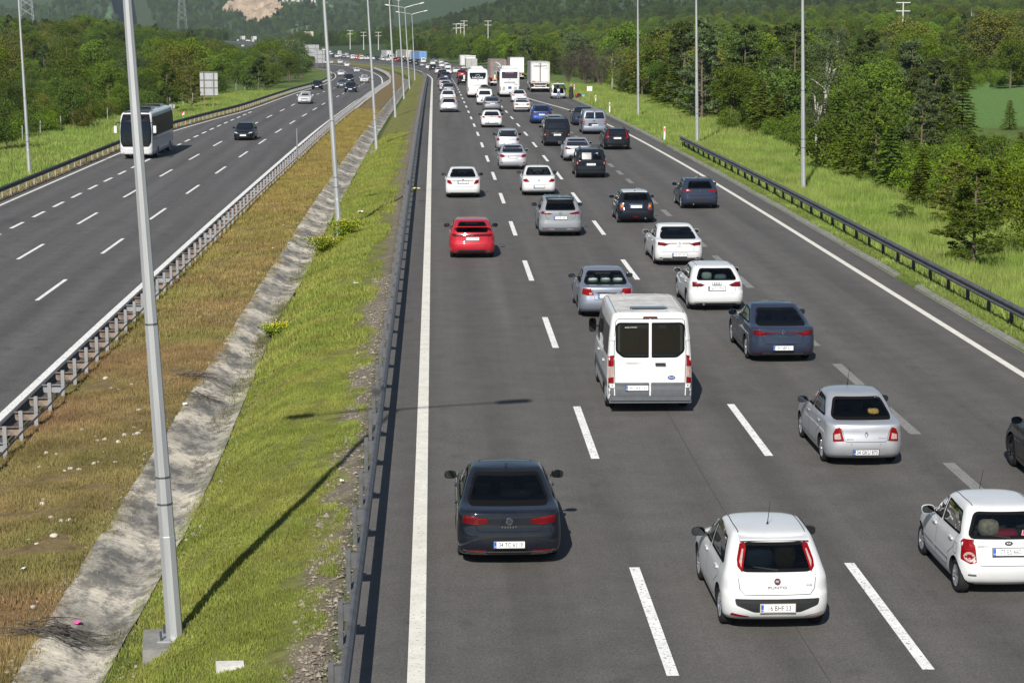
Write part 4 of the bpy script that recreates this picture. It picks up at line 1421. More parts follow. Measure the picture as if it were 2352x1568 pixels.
C_SYM = D(SED, paint='silver', full=1, rdark=1, L=4.15, W=1.64, H=1.44, wb=2.47, ro=.86, wr=.285, zd=.95, yd=.50, yt=1.15, yc=1.12, yft=1.85, yB=2.15, lidw=.48, lidz=.58, tw=.185,
    rw=[(1.0, .60), (1.33, .50)], tl=[([(.46, .60), (.69, .58), (.69, .74), (.64, .85), (.56, .885), (.53, .86)], TAIL)], tlin=[([(.53, .64), (.66, .63), (.66, .73), (.55, .76)], TAILW)],
    rear=[('plate_recess', rounded([(-.40, .29), (.40, .29), (.46, .43), (-.46, .43)], .03), PAINT['silver'], .004)], plate=.36, num='34 GKU 870', txt=[('Symbol', .05, -.34, .64, INKG, 1.0), ('RENAULT', .032, .34, .66, INKG, 1.2)], logo=[('renault', 0, .73, .06)], rod=2.1, mirm=BPLAS, handle=PAINT['silver'],
    rear2=[('bumper_sensor', quad(.30, .32, .52, .54), GPLAS, .004)])
e = build_car(C_SYM, 'silver compact sedan with red and clear tail lamps, right of the white minibus'); put(e, 1969, 1057, C_SYM['ro'], turn=.006); CARS.append(e)

e = build_car(D(SUV, paint='black', full=1, H=1.58, rim=BPLAS), 'black car of which only the front wheel and door enter at the photo edge'); put(e, 2416, 1069, SUV['ro'] + SUV['wb']); CARS.append(e)

C_CIV = D(HAT, paint='red', full=1, rdark=1, L=4.27, W=1.765, H=1.46, wb=2.62, ro=.76, wr=.32, zb=1.0, yb=.14, yt=.62, yc=1.0, yft=1.95, extra=ex_civic_red, bow=.14, cp=.5,
    rw=[(1.03, .58), (1.37, .50)], tl=[([(.50, .87), (.70, .85), (.79, .90), (.79, .96), (.50, .965)], TAILD)], plate=.78, num='34 KDZ 800', logo=[('honda', 0, .915, .05)], txt=[('Type R', .035, .52, .62, CHROME, 1.1)], mirm=BPLAS)
add(C_CIV, 1084, 590, 'glossy red hatchback with wing across the rear window in the lane beside the median')

C_MEG = D(SED, paint='navy', full=1, rdark=1, L=4.63, W=1.814, H=1.445, wb=2.71, ro=1.02, wr=.325, zd=.99, yd=.50, yt=1.45, yc=1.30, yft=2.12, yB=2.42, lidw=.56, lidz=.56, extra=ex_megane, crease=BPLAS,
    rw=[(1.03, .64), (1.34, .53)], tl=[([(.38, .845), (.55, .775), (.80, .80), (.80, .92), (.60, .905)], TAILD)], tlin=[([(.09, .865), (.42, .862), (.42, .885), (.09, .885)], TAIL), ([(.48, .84), (.74, .82), (.74, .87), (.56, .875)], TAIL)],
    rear=[lower_trim(.62, .22, .33)], rear2=[('reflector', quad(.63, .74, .31, .345), TAIL, .01)], plate=.45, num='34 NBF 61', txt=[('MEGANE', .04, 0, .755, CHROME, 1.3)], logo=[('renault', 0, .87, .06)])
e = build_car(C_MEG, 'dark blue grey sedan with long red tail lamps behind the white hatchback with four rings'); put(e, 1784, 822, C_MEG['ro'], turn=.006); CARS.append(e)
e = build_car(D(C_MEG, paint='white', num='34 GFL 304', crease=PAINT['grey']), 'white sedan with long red tail lamps, ahead of the white estate with four rings'); put(e, 1553, 605, C_MEG['ro'], turn=.006); CARS.append(e)

C_AUDI = D(HAT, paint='white', full=1, L=4.31, W=1.785, H=1.43, wb=2.64, ro=.85, wr=.32, zb=.98, yb=.16, yt=.62, yc=1.2, yft=1.98, lidw=.60, lidz=.60, cp=.45,
    rw=[(1.02, .60), (1.32, .50)], tl=[([(.38, .86), (.48, .81), (.77, .80), (.77, .95), (.60, .955)], TAILD)], tlin=[([(.44, .88), (.74, .90), (.74, .925), (.58, .93)], TAIL)],
    rear=[lower_trim(.72, .21, .32)], plate=.755, num='06 FC 7956', logo=[('audi', 0, .90, .075)], txt=[('TDI', .03, .50, .67, CHROME, 1), ('A3', .03, -.5, .67, CHROME, 1)], exhaust=[-.42], mirm=PAINT['silver'])
e = build_car(C_AUDI, 'white hatchback with four ring emblem and luggage behind its rear window'); put(e, 1638, 708, C_AUDI['ro'], turn=.006); CARS.append(e)

C_CIVS = D(SED, paint='steelblue', full=1, L=4.46, W=1.72, H=1.44, wb=2.62, ro=.98, wr=.30, zd=1.0, yd=.52, yt=1.20, lidw=.42, lidz=.60,
    rw=[(1.05, .64), (1.35, .53)], tl=[([(.42, .74), (.60, .73), (.77, .77), (.75, .94), (.50, .95)], TAIL)], tlin=[([(.46, .76), (.55, .76), (.55, .82), (.47, .82)], TAILW)], rear=[('chrome_strip', cquad(.31, .80, .835), CHROME, .012)], plate=.72, num='41 ABT 783', txt=[('Civic', .05, -.50, .67, INKG, 1)], mirm=CHROME, handle=CHROME)
add(C_CIVS, 1388, 722, 'silver blue sedan with red corner lamps directly ahead of the white minibus')

C_MINI = D(HAT, paint='dgrey', full=1, rdark=1, L=3.70, W=1.69, H=1.41, wb=2.47, ro=.60, wr=.305, zb=.97, yb=.17, yt=.42, yc=.95, yft=1.45, extra=ex_mini, cp=.28,
    rw=[(1.03, .55), (1.31, .50)], tl=[(rounded([(.53, .63), (.70, .63), (.70, .93), (.58, .93)], .06), TAIL)], tlin=[(rounded([(.57, .72), (.66, .72), (.66, .86), (.60, .86)], .03), AMBER)], plate=.765, num='09 AHT 380', exhaust=[.42], mirm=CHROME, fin=.75)
C_MINI['top'] = [('roof', rounded([(-.56, .52), (.56, .52), (.54, 1.95), (-.54, 1.95)], .12), PAINT['white'], .012)]
add(C_MINI, 1458, 511, 'small dark hatchback with white roof and oval chrome framed lamps')

C_QQ = D(SUV, paint='solidgrey', full=1, rdark=1, L=4.42, W=1.835, H=1.62, ro=.84, extra=ex_qashqai, lidw=.62, lidz=.76, mirm=PAINT['black'], yB=2.25, rails=PAINT['silver'], fin=.95,
    rw=[(1.14, .60), (1.48, .54)], tl=[([(.34, 1.0), (.45, .955), (.83, .97), (.83, 1.09), (.78, 1.10)], TAILD)], rear=[lower_trim(.80, .24, .40, GPLAS), ('plate_recess', rounded([(-.46, .74), (.46, .74), (.34, .90), (-.34, .90)], .03), PAINT['solidgrey'], .004)], rear2=[('reflector', quad(.42, .66, .36, .385), TAIL, .02)], plate=.81, num='34 PJL 406', logo=[('ring', 0, 1.0, .055)])
C_QQ['top'] = [('roof', rounded([(-.60, .62), (.60, .62), (.58, 2.5), (-.58, 2.5)], .1), PAINT['black'], .010)]
add(C_QQ, 1285, 540, 'matt grey SUV with black roof and thin dark tail lamps in the second lane')

C_CLIO = D(HAT, paint='navy', full=1, rdark=1, L=4.05, W=1.80, H=1.44, ro=.68, lidz=.66, cp=.4, yt=.55, rw=[(1.0, .56), (1.31, .49)], tl=[([(.37, .88), (.55, .815), (.79, .83), (.79, .93), (.60, .945)], TAIL)], rear=[lower_trim(.62, .22, .33), ('plate_recess', rounded([(-.42, .44), (.42, .44), (.36, .57), (-.36, .57)], .03), BPLAS, .005)], logo=[('renault', 0, .88, .055)], rod=.9, exhaust=[-.32])
add(C_CLIO, 1604, 478, 'dark blue hatchback alone in the outer lane near the kerb line')

add(D(SED, paint='white', full=1, rdark=1, L=4.53, W=1.79, H=1.49, ro=1.07, zd=1.03, rw=[(1.08, .62), (1.40, .52)], tl=[([(.54, .74), (.68, .73), (.80, .80), (.80, .95), (.64, .93)], TAIL)], rear=[lower_trim(.80, .21, .30), ('chrome_strip', cquad(.54, .905, .925), BPLAS, .008)], plate=.82, num='34 DJG 502', logo=[('fiat', 0, .955, .04)], mirm=BPLAS), 1063, 452, 'white sedan with black lower bumper ahead of the red hatchback')
add(D(SED, paint='white', full=1, L=4.44, W=1.75, H=1.47, ro=1.0, zd=1.02, rw=[(1.07, .62), (1.38, .52)], tl=[([(.47, .74), (.70, .72), (.80, .76), (.80, .86), (.64, .90)], TAIL)], plate=.50, num='34 SZ 2313', mirm=BPLAS, rod=1.9, logo=[('x', 0, .80, .04)], rear=[('chrome_strip', cquad(.55, .30, .32), PAINT['silver'], .008)]), 1236, 447, 'white sedan with stickers along the top of its rear window')
LMCV = D(SUV, style='van', paint='dgrey', full=1, L=4.25, W=1.74, H=1.66, wb=2.9, ro=.72, wr=.30, zb=1.02, yb=.09, yt=.30, yc=1.1, yft=1.75, zh=.98, extra=ex_roofbars, rw=[(1.07, .60), (1.46, .52)], tl=[(rounded([(.70, .74), (.82, .76), (.81, 1.08), (.72, 1.08)], .03), TAILD)], tlin=[(rounded([(.73, .82), (.80, .83), (.79, .94), (.74, .94)], .02), TAILW)], plate=.80, num='34 FE 5380', rear=[lower_trim(.80, .24, .42)], yB=2.2, cp=.3)
add(LMCV, 1355, 408, 'dark grey small van with roof bars, number 18 and a patched rear window')
add(D(SED, paint='silver', L=4.37, W=1.70, H=1.46, ro=.93, zd=1.02, doors=1, rw=[(1.07, .58), (1.37, .50)], tl=[([(.46, .80), (.62, .74), (.78, .80), (.77, .93), (.58, .93)], TAIL)], plate=.74, num='34 HLA 508', rear2=[('reflector', rounded(quad(.60, .72, .40, .45), .02), TAIL, .008)], exhaust=[.42, .5]), 1177, 388, 'silver sedan with twin exhaust between the silver hatchback and white sedan')
add(D(HAT, paint='silver', L=4.05, W=1.63, H=1.50, ro=.80, wr=.285, zb=.98, yt=.38, doors=1, rw=[(1.02, .60), (1.38, .54)], tl=[([(.56, .72), (.76, .72), (.74, .92), (.60, .92)], TAIL)], plate=.50, mirm=BPLAS), 1166, 346, 'older silver hatchback with large dark rear window in the second lane')
add(D(C_MEG, paint='silver', full=0, doors=1, num='34 SB 410', crease=PAINT['silver']), 1325, 369, 'silver sedan with long red tail lamps ahead of the dark small van')
C_VOLVO = D(SUV, paint='black', L=4.76, W=1.85, H=1.47, wb=2.87, ro=1.0, wr=.34, zb=1.0, yb=.14, yt=.50, yc=1.4, yft=2.1, doors=1, privacy=1, rw=[(1.0, .62), (1.35, .55)], tl=[([(.58, .80), (.80, .80), (.80, .94), (.66, .98)], TAIL), ([(.64, .96), (.74, .96), (.62, 1.34), (.57, 1.34)], TAIL)], rear=[lower_trim(.74, .22, .34)], rear2=[('exhaust_trim', rounded(quad(.40, .64, .28, .34), .02), CHROME, .012)], plate=.82, num='34 FKB 201', txt=[('V O L V O', .06, 0, .96, CHROME, 1.1)], rails=BPLAS)
add(C_VOLVO, 1415, 343, 'black estate car with tall red pillar lamps in the outer lane')
C_T5 = D(SUV, style='van', paint='dgrey', L=4.9, W=1.90, H=1.97, wb=3.0, ro=.95, wr=.34, zb=1.20, yb=.10, yt=.40, yc=.85, yft=1.7, zh=1.12, extra=None, rw=[(1.22, .68), (1.74, .58)], tl=[(rounded(quad(.78, .93, .72, .98), .02), TAIL)], tlin=[(quad(.80, .91, .80, .87), TAILW)], plate=.83, num='16 CDU 96', rear=[('chrome_strip', cquad(.40, .94, .97), CHROME, .012), lower_trim(.90, .26, .48)], logo=[('vw', 0, 1.08, .07)], rails=BPLAS, yB=2.6, doors=1)
add(C_T5, 1278, 335, 'dark passenger van with roof rails behind the blue SUV')
C_VITO = D(SUV, style='van', paint='steelblue', L=4.95, W=1.92, H=1.93, wb=3.2, ro=.9, wr=.33, zb=1.20, yb=.10, yt=.34, yc=.9, yft=1.7, zh=1.12, extra=ex_van2, rw=[(1.26, .72), (1.70, .66)], tl=[(rounded(quad(.78, .91, .78, 1.16), .02), TAIL)], tlin=[(quad(.80, .89, .88, .96), TAILW), (quad(.80, .89, 1.06, 1.14), AMBER)], plate=.74, num='34 NEE 508', rear=[('plate_recess', rounded(quad(-.50, .20, .66, .90), .03), BPLAS, .004), ('door_handle', rounded(quad(-.16, .04, 1.03, 1.08), .02), BPLAS, .02)], yB=2.6, doors=1)
add(C_VITO, 1364, 308, 'silver blue panel van with glowing amber and red lamps near the kerb line')
add(D(SUV, paint='navy', H=1.6, doors=1), 1339, 288, 'dark blue car half hidden ahead of the silver blue van')
C_KAROQ = D(SUV, paint='blue', L=4.38, W=1.84, H=1.61, doors=1, privacy=1, rw=[(1.13, .60), (1.47, .52)], tl=[([(.40, .99), (.60, .94), (.82, .96), (.82, 1.05), (.44, 1.05)], TAILD)], plate=.80, num='34 BDG 453', rear=[lower_trim(.8, .24, .38)], txt=[('S K O D A', .06, 0, .98, CHROME, 1.0)], fin=.9)
add(C_KAROQ, 1243, 284, 'bright blue SUV, the only blue car among the departing traffic')
add(D(HAT, paint='silver', doors=1), 1272, 306, 'silver car of which only the roof shows ahead of the dark passenger van')
C_I20 = D(HAT, paint='white', L=4.04, W=1.775, H=1.45, ro=.72, doors=1, yt=.48, rw=[(1.02, .60), (1.32, .50)], tl=[([(.46, .86), (.70, .82), (.80, .90), (.70, .99), (.50, .93)], TAIL)], rear=[('lamp_band', cquad(.46, .885, .925), TAIL, .008), lower_trim(.58, .24, .42, GPLAS)], plate=.47, num='34 CU 876', logo=[('honda', 0, .96, .04)], fin=.7, rails=BPLAS, mirm=BPLAS)
add(C_I20, 1129, 293, 'white hatchback with a red lamp band right across its tail')
C_OCT = D(SED, paint='grey', L=4.69, W=1.83, H=1.47, ro=1.08, zd=1.04, yd=.32, yt=1.2, doors=1, rw=[(1.10, .60), (1.40, .52)], tl=[([(.44, .90), (.60, .85), (.80, .88), (.80, .99), (.62, .97)], TAILD)], rear=[lower_trim(.8, .22, .34)], plate=.80, num='34 KA 5191')
add(C_OCT, 1130, 256, 'metallic grey sedan ahead of the white hatchback with the red lamp band')
C_COUR = D(SUV, style='van', paint='white', L=4.16, W=1.76, H=1.74, wb=2.49, ro=.78, wr=.30, zb=1.10, yb=.10, yt=.34, yc=1.0, yft=1.7, zh=1.0, extra=ex_courier, rw=[(1.14, .60), (1.52, .54)], tl=[([(.66, .80), (.84, .82), (.80, 1.10), (.72, 1.10)], TAIL)], plate=.70, num='41 PZ 014', yB=2.1, doors=1)
add(C_COUR, 1113, 241, 'white high roofed car carrying a black roof box behind the first coach')
C_AST = D(HAT, paint='silver', L=4.37, W=1.86, H=1.45, ro=.80, doors=1, rw=[(1.02, .60), (1.31, .50)], tl=[([(.42, .92), (.60, .87), (.84, .88), (.84, .95), (.46, .96)], TAIL)], rear=[lower_trim(.66, .22, .36)], plate=.50, num='34 MT 272')
C_AST['top'] = [('roof', rounded([(-.56, .66), (.56, .66), (.54, 2.3), (-.54, 2.3)], .1), PAINT['black'], .010)]
add(C_AST, 1031, 258, 'silver hatchback with black roof, last car of the queue beside the median')
add(D(SED, paint='white', L=4.6, W=1.83, H=1.47, ro=1.0, yd=.3, rw=[(1.05, .60), (1.37, .5)], tl=[(rounded(quad(.44, .78, .80, .90), .03), AMBER)], plate=.46), 1029, 238, 'white fastback with amber lamps just ahead of the silver hatchback with black roof')
add(D(SUV, paint='grey', L=4.38, W=1.81, H=1.59, doors=1, tl=[([(.46, .98), (.60, .93), (.83, .96), (.83, 1.08), (.60, 1.06)], TAIL)], rear=[lower_trim(.8, .24, .42)], plate=.82, num='34 GP 610'), 1031, 220, 'grey SUV third from the tail of the queue beside the median')
C_COR = D(SED, paint='white', L=4.62, W=1.775, H=1.46, ro=1.0, doors=1, rw=[(1.05, .60), (1.37, .50)], tl=[([(.40, .86), (.60, .80), (.79, .82), (.79, .94), (.50, .92)], TAIL)], plate=.78, num='34 AH 105')
add(C_COR, 1192, 236, 'newer white sedan with slim red lamps behind the second coach')
add(D(SED, paint='white', L=4.3, W=1.69, H=1.39, ro=.95, wr=.29, zd=.96, doors=1, rw=[(1.0, .62), (1.30, .52)], tl=[([(.38, .70), (.76, .70), (.76, .84), (.42, .84)], TAIL)], tlin=[(quad(.64, .75, .72, .82), AMBER)], rear=[lower_trim(.82, .36, .48)], plate=.77, num='34 PS 3862', mirm=BPLAS), 1199, 257, 'older white saloon with amber corner lamps in the third lane')
# ================================================================== minibus, coaches, lorries
def ex_transit(e, cs, sp, s, pan, lin):
    W_ = PAINT['white']
    g = GLASSD if s.get('full') else DGLASS
    for k in (-1, 1):
        q = rounded([(k * .025, 1.365), (k * .64, 1.365), (k * .80, 1.50), (k * .80, 2.10), (k * .74, 2.15), (k * .025, 2.15)], .05)
        w_ = pan('rear_window', 'rear', q if k > 0 else q[::-1], g, .004, .09, 0)
        lin('window_trim', 'rear', q, .05, RUB, .007, True, w_)
        door = [(k * .012, .38), (k * .82, .38), (k * .84, .8), (k * .86, 1.6), (k * .82, 2.20), (k * .76, 2.26), (k * .012, 2.26)]
        lin('shut_line', 'rear', door, .014, RUB, .003)
        q = [(k * .86, .76), (k * 1.0, .74), (k * 1.0, 1.36), (k * .86, 1.40)]
        for nm, z0, z1, mt in (('tail_light', 1.14, 1.40, TAIL), ('reversing_light', .88, 1.14, TAILW), ('fog_light', .74, .88, TAIL)):
            p = [(k * .865, z0), (k * .995, z0 - .02), (k * .995, z1 - .03), (k * .865, z1)]
            pan(nm, 'rear', p[::k], mt, .014, .08)
        for z in (.62, 1.75):
            pan('hinge', 'rear', rounded(quad(k * .90 - .06, k * .90 + .06, z, z + .10), .01), W_, .03, .1)
            if z < 1: text('E' if k < 0 else 'B', .07, INK, e, (k * .90, cs.cast('rear', k * .9, z + .05)[0].y - .034, z + .05), name='hinge_mark')
        pan('reflector', 'rear', quad(k * .62 - .06, k * .62 + .06, .335, .37), TAIL, .06, .1)
        pan('lower_panel', 'rear', rounded([(k * .02, .41), (k * .82, .41), (k * .84, .74), (k * .02, .745)][::k], .03), GPLAS, .008)
    pan('door_post', 'rear', quad(-.032, .032, 1.33, 2.18), W_, .012, .09, .05)
    b = MB().box((0, -.02, .385), (1.92, .20, .10)).box((0, .0, .32), (1.96, .16, .10))
    obj('step_bumper', b.mesh('step_bumper'), GPLAS, e)
    for k in (-1, 1): pan('bumper_corner', 'rear', [(k * .86, .40), (k * 1.0, .40), (k * 1.0, .73), (k * .86, .74)][::k], GPLAS, .010, .08)
    obj('door_handle', MB().box((.24, -.01, 1.2), (.24, .05, .045)).mesh('door_handle'), BPLAS, e)
    pan('brake_light', 'rear', rounded([(-.18, 2.28), (.18, 2.28), (.16, 2.32), (-.16, 2.32)], .01), TAILD, .02)
    for x in (-.72, -.42, .42, .72):
        lin('roof_rib', 'top', [(x, .35), (x, 3.6)], .05, s['roofm'], .018)
    for x in (-.8, .8): lin('roof_gutter', 'top', [(x, .3), (x, 4.2)], .03, GPLAS, .004)
    for y in (.9, 2.0, 3.1): lin('roof_rib', 'top', [(-.7, y), (.7, y)], .03, s['roofm'], .012)
    pan('roof_hatch', 'top', rounded([(-.46, .58), (.46, .58), (.42, .86), (-.42, .86)], .04), DGLASS, .04)
    for sd in ('left', 'right'):
        for (y0, y1) in ((.35, 1.55), (1.68, 2.9), (3.05, 4.05)):
            q = rounded(quad(y0, y1, 1.36, 2.05), .08)
            w_ = pan('side_window', sd, q, GLASS if y0 > 3 and s.get('full') else GLASSD if s.get('full') else DGLASS, .006, .12)
        lin('side_moulding', sd, [(.2, .70), (4.3, .70)], .16, GPLAS, .012)
        lin('shut_line', sd, [(1.62, .5), (1.62, 2.2)], .012); lin('shut_line', sd, [(2.97, .45), (2.97, 2.2)], .012)
    text('T R A N S I T', .06, INKG, e, (-.40, cs.cast('rear', -.4, 1.21)[0].y - .008, 1.21), sx=1.05, name='badge_lettering')
    text('ZAFER OTOMOTIV', .035, PALE, e, (-.46, cs.cast('rear', -.4, 2.05)[0].y - .012, 2.06), name='window_sticker')

ROOFD = M('dusty_white_roof', (.46, .455, .44), .7, var=(3.0, .22))
C_TRAN = D(SUV, style='van', paint='white', full=1, panes=1, rdark=0, L=5.6, W=2.08, H=2.44, wb=3.3, ro=1.0, wr=.35, zb=1.30, yb=.06, yt=.16, yc=.95, yft=1.9, zh=1.25, bow=.05, extra=ex_transit, bigmir=True, mirm=BPLAS, zm=1.52, seatdz=.45, yrs=1.5,
    rwk=1.0, rw=[(1.40, .74), (2.12, .74)], plate=.62, platex=-.31, num='34 GKE 122', logo=[('ford', .51, .865, .045)], roofm=ROOFD, tw=.23,
    sides=[quad(3.05, 4.05, 1.36, 2.05)], hz=1.1)
C_TRAN['top'] = [('roof_skin', rounded([(-.80, .30), (.80, .30), (.80, 3.75), (-.80, 3.75)], .1), ROOFD, .006)]
e = build_car(C_TRAN, 'white high roofed minibus with two rear door windows in the middle of the road', 'minibus', 'minibus', None)
for o in [c for c in e.children if c.name.startswith('rear_window')][:1]: bpy.data.objects.remove(o)
put(e, 1484, 931, C_TRAN['ro'], turn=-.012)

def box_loft(W, L, levels):
    """levels: (z, rear y, front inset, half-width factor)"""
    sp = [(yr, z, L - fi, z, W / 2 * wf, .20, .22, .06, .10) for (z, yr, fi, wf) in levels]
    V, Fc = loft(sp, 2)
    return sp, V, Fc

def coach(label, L=12.3, W=2.55, H=3.55, body='white', rear=None, front=None, side=None, name='coach'):
    lv = [(.33, .18, .18, .95), (.42, .06, .05, .985), (.7, .0, .0, 1), (1.0, .0, .0, 1), (1.6, .02, .02, 1), (2.2, .05, .07, 1), (2.8, .10, .18, .99), (3.15, .17, .34, .965), (H - .2, .28, .55, .92), (H - .08, .45, .8, .82), (H - .02, .9, 1.3, .6), (H, 2.0, 2.4, .2)]
    sp, V, Fc = box_loft(W, L, lv)
    cs = Caster(V, Fc, L)
    e = empty(name, (0, 0, 0), 0, label, 'bus', 'coaches on the motorway')
    cut = []
    for ya in (2.6, L - 2.7):
        for sx in (-1, 1):
            b = MB().tube([(sx * (W / 2 - .4), ya, .48), (sx * (W / 2 + .3), ya, .48)], .56, 24); cut.append((b.v, b.f))
    obj('body', boolean_cut(V, Fc, [PAINT[body], INT], cut), None, e)
    ty, rm, dk = wheel_meshes(.49, .30)
    for ya in (2.6, L - 2.7):
        for sx in (-1, 1):
            w_ = obj('wheel', ty, TYRE, e, (sx * (W / 2 - .19), ya, .49), (0, 0, 0 if sx < 0 else math.pi)); obj('rim', rm, ALLOY, w_)
    def pan(nm, sd, poly, mat, off=.006, res=.2, thick=.02, par=e): return obj(nm, panel_mesh(nm, cs, sd, poly, off, res, thick), mat, par)
    def lin(nm, sd, pts, w=.012, mat=RUB, off=.004, closed=False, par=e): return obj(nm, line_mesh(nm, cs, sd, pts, w, off, .3, closed), mat, par)
    def txt(t, size, x, z, mat, sx=1.0, nm='lettering', off=.03):
        p = cs.cast('rear', x, z)[0]; p2 = cs.cast('rear', x, z + .1)[0]
        return text(t, size, mat, e, (x, p.y - off, z), (math.pi / 2 - math.atan2(p2.y - p.y, .1), 0, 0), sx, nm, .004)
    for k in (-1, 1):
        pan('tail_light', 'rear', rounded([(k * 1.10, .82), (k * 1.235, .82), (k * 1.235, 1.28), (k * 1.12, 1.28)][::k], .03), TAIL, .012, .1)
        for sd in ('left', 'right'):
            pass
    n = 6
    for sd in ('left', 'right'):
        for i in range(n):
            y0, y1 = .9 + i * (L - 2.4) / n, .9 + (i + 1) * (L - 2.4) / n - .05
            pan('side_window', sd, rounded(quad(y0, y1, 1.95, 3.02), .05), SIDEG, .006, .4)
        lin('side_seam', sd, [(.4, 1.45), (L - .6, 1.45)], .02)
        for i in range(5): lin('locker_seam', sd, [(3.6 + i * 1.15, .5), (3.6 + i * 1.15, 1.4)], .014)
    for (y0, ln, h) in ((1.6, 2.0, .20), (L - 5.2, 1.8, .24)):
        z = H - .05
        b = MB().prism([(-.78, z), (.78, z), (.66, z + h), (-.66, z + h)], 1, y0, y0 + ln)
        obj('roof_unit', b.mesh('roof_unit'), PAINT['white'] if rear else PAINT['black'], e)
    for k in (-1, 1):
        pts = [(k * (W / 2 - .1), L - .25, 2.75), (k * (W / 2 + .12), L + .02, 2.8), (k * (W / 2 + .20), L + .10, 2.55)]
        m_ = obj('mirror_arm', MB().tube(pts, .035, 6).mesh('mirror_arm'), BPLAS, e)
        obj('mirror', MB().prism(rounded(quad(k * (W / 2 + .20) - .11, k * (W / 2 + .20) + .11, 2.0, 2.55), .05), 1, L - .0, L + .18).mesh('mirror'), PAINT['white'], m_)
    if rear: rear(e, cs, pan, lin, txt)
    if front: front(e, cs, pan, lin, L)
    return e

def nazar(e, cs, pan, lin, txt):
    pan('rear_window', 'rear', rounded([(-.82, 2.28), (.82, 2.28), (.98, 2.62), (1.0, 3.05), (-1.0, 3.05), (-.98, 2.62)], .08), FGLASS, .01)
    txt('NAZAR', .30, 0, 2.44, PALE, 1.35, 'window_lettering')
    arc = MB().tube([(.26 * math.cos(t), cs.cast('rear', 0, 2.8)[0].y - .03, 2.60 + .22 * math.sin(t)) for t in [math.pi * i / 10 for i in range(11)]], .018, 5)
    obj('window_emblem', arc.mesh('window_emblem'), PALE, e)
    logo('ring', e, (0, cs.cast('rear', 0, 2.2)[0].y - .02, 2.18), 0, .09)
    lin('engine_hatch_seam', 'rear', [(-.35, 1.55), (.55, 1.57)], .03, GPLAS)
    lin('engine_hatch_seam', 'rear', [(-.95, .7), (-.95, 1.5), (.95, 1.5), (.95, .7)], .014, GPLAS)
    po = obj('number_plate', MB().box((.15, cs.cast('rear', .1, .75)[0].y - .02, .75), (.53, .02, .12)).mesh('number_plate'), PLATE, e)
    text('34 NZ 417', .11, INK, po, (.15, cs.cast('rear', .1, .75)[0].y - .035, .75), sx=.75, name='plate_number')

def kamil(e, cs, pan, lin, txt):
    pan('rear_window', 'rear', rounded([(-.95, 2.30), (.95, 2.30), (.98, 3.10), (-.98, 3.10)], .06), M('coach_rear_glass', (.030, .014, .020), .04, coat=1), .01)
    txt('Mercedes-Benz', .14, 0, 2.98, INKG, 1.2, 'window_lettering')
    txt('KAMİLKOÇ', .26, 0, 1.80, INK, 1.0)
    txt('Rahat', .13, .80, 1.58, ENAMB, 1.2)
    pan('blue_sticker', 'rear', quad(-.18, .22, 1.02, 1.32), ENAMB, .012)
    for k in (-1, 1):
        pan('engine_grille', 'rear', [(k * .55, 1.0), (k * .78, .80), (k * .90, .95), (k * .86, 1.30), (k * .56, 1.28)][::k], M('mesh_grille', (.30, .31, .28), .6, var=(40, .3)), .012)
    po = obj('number_plate', MB().box((0, cs.cast('rear', 0, .82)[0].y - .02, .82), (.6, .02, .14)).mesh('number_plate'), PLATE, e)
    text('34 ELE 601', .12, INK, po, (0, cs.cast('rear', 0, .82)[0].y - .035, .82), sx=.75, name='plate_number')
    logo('ring', e, (0, cs.cast('rear', 0, 2.15)[0].y - .02, 2.15), 0, .06)

e = coach('white coach with NAZAR lettering on its rear window', rear=nazar); put(e, 1096.5, 224, 2.6)
e = coach('white coach lettered KAMİLKOÇ below its dark red rear window', rear=kamil); put(e, 1169, 222.5, 2.6)

def bus_front(e, cs, pan, lin, L):
    pan('windscreen', 'front', rounded([(-1.14, 1.20), (1.14, 1.20), (1.18, 2.1), (1.12, 2.85), (-1.12, 2.85), (-1.18, 2.1)], .10), FGLASS, .014, .1)
    pan('front_mask', 'front', rounded([(-.98, .95), (.98, .95), (1.12, 1.22), (-1.12, 1.22)], .06), PAINT['black'], .012, .1)
    pan('front_brow', 'front', rounded([(-1.12, 2.83), (1.12, 2.83), (1.0, 3.38), (-1.0, 3.38)], .08), PAINT['black'], .02, .07)
    for k in (-1, 1):
        pan('headlight', 'front', [(k * .72, .66), (k * 1.18, .80), (k * 1.18, .95), (k * .95, .84)][::k], HEADL, .02, .1)
        pan('fog_light', 'front', [(k * .98 + .09 * math.cos(t), .52 + .09 * math.sin(t)) for t in [2 * math.pi * i / 10 for i in range(10)]], HEADL, .02, .1)
        lin('wiper', 'front', [(k * .15, 1.25), (k * .75, 1.36)], .035, RUB, .03)
    lin('front_seam', 'front', [(-1.1, .76), (-.6, .70), (.6, .70), (1.1, .76)], .02, GPLAS)
    for sd in ('left', 'right'):
        pan('window_band', sd, rounded(quad(.35, L - .55, 1.70, 3.16), .08), SIDEG, .012, .5)
        pan('lower_side', sd, rounded(quad(.6, L - .5, .80, 1.42), .05), M('satin_silver_panel', (.50, .52, .56), .35, .4), .006, .5)
    pan('roof_front', 'top', rounded([(-1.0, L - 2.9), (1.0, L - 2.9), (.95, L - .72), (-.95, L - .72)], .1), PAINT['black'], .012, .15)
e = coach('white oncoming coach with black windscreen half hidden by the nearest lamp post', L=12.0, H=3.6, front=bus_front)
put(e, 318, 364, 12.0 - 2.7 + 1.6, SL, XL, oncoming=True)

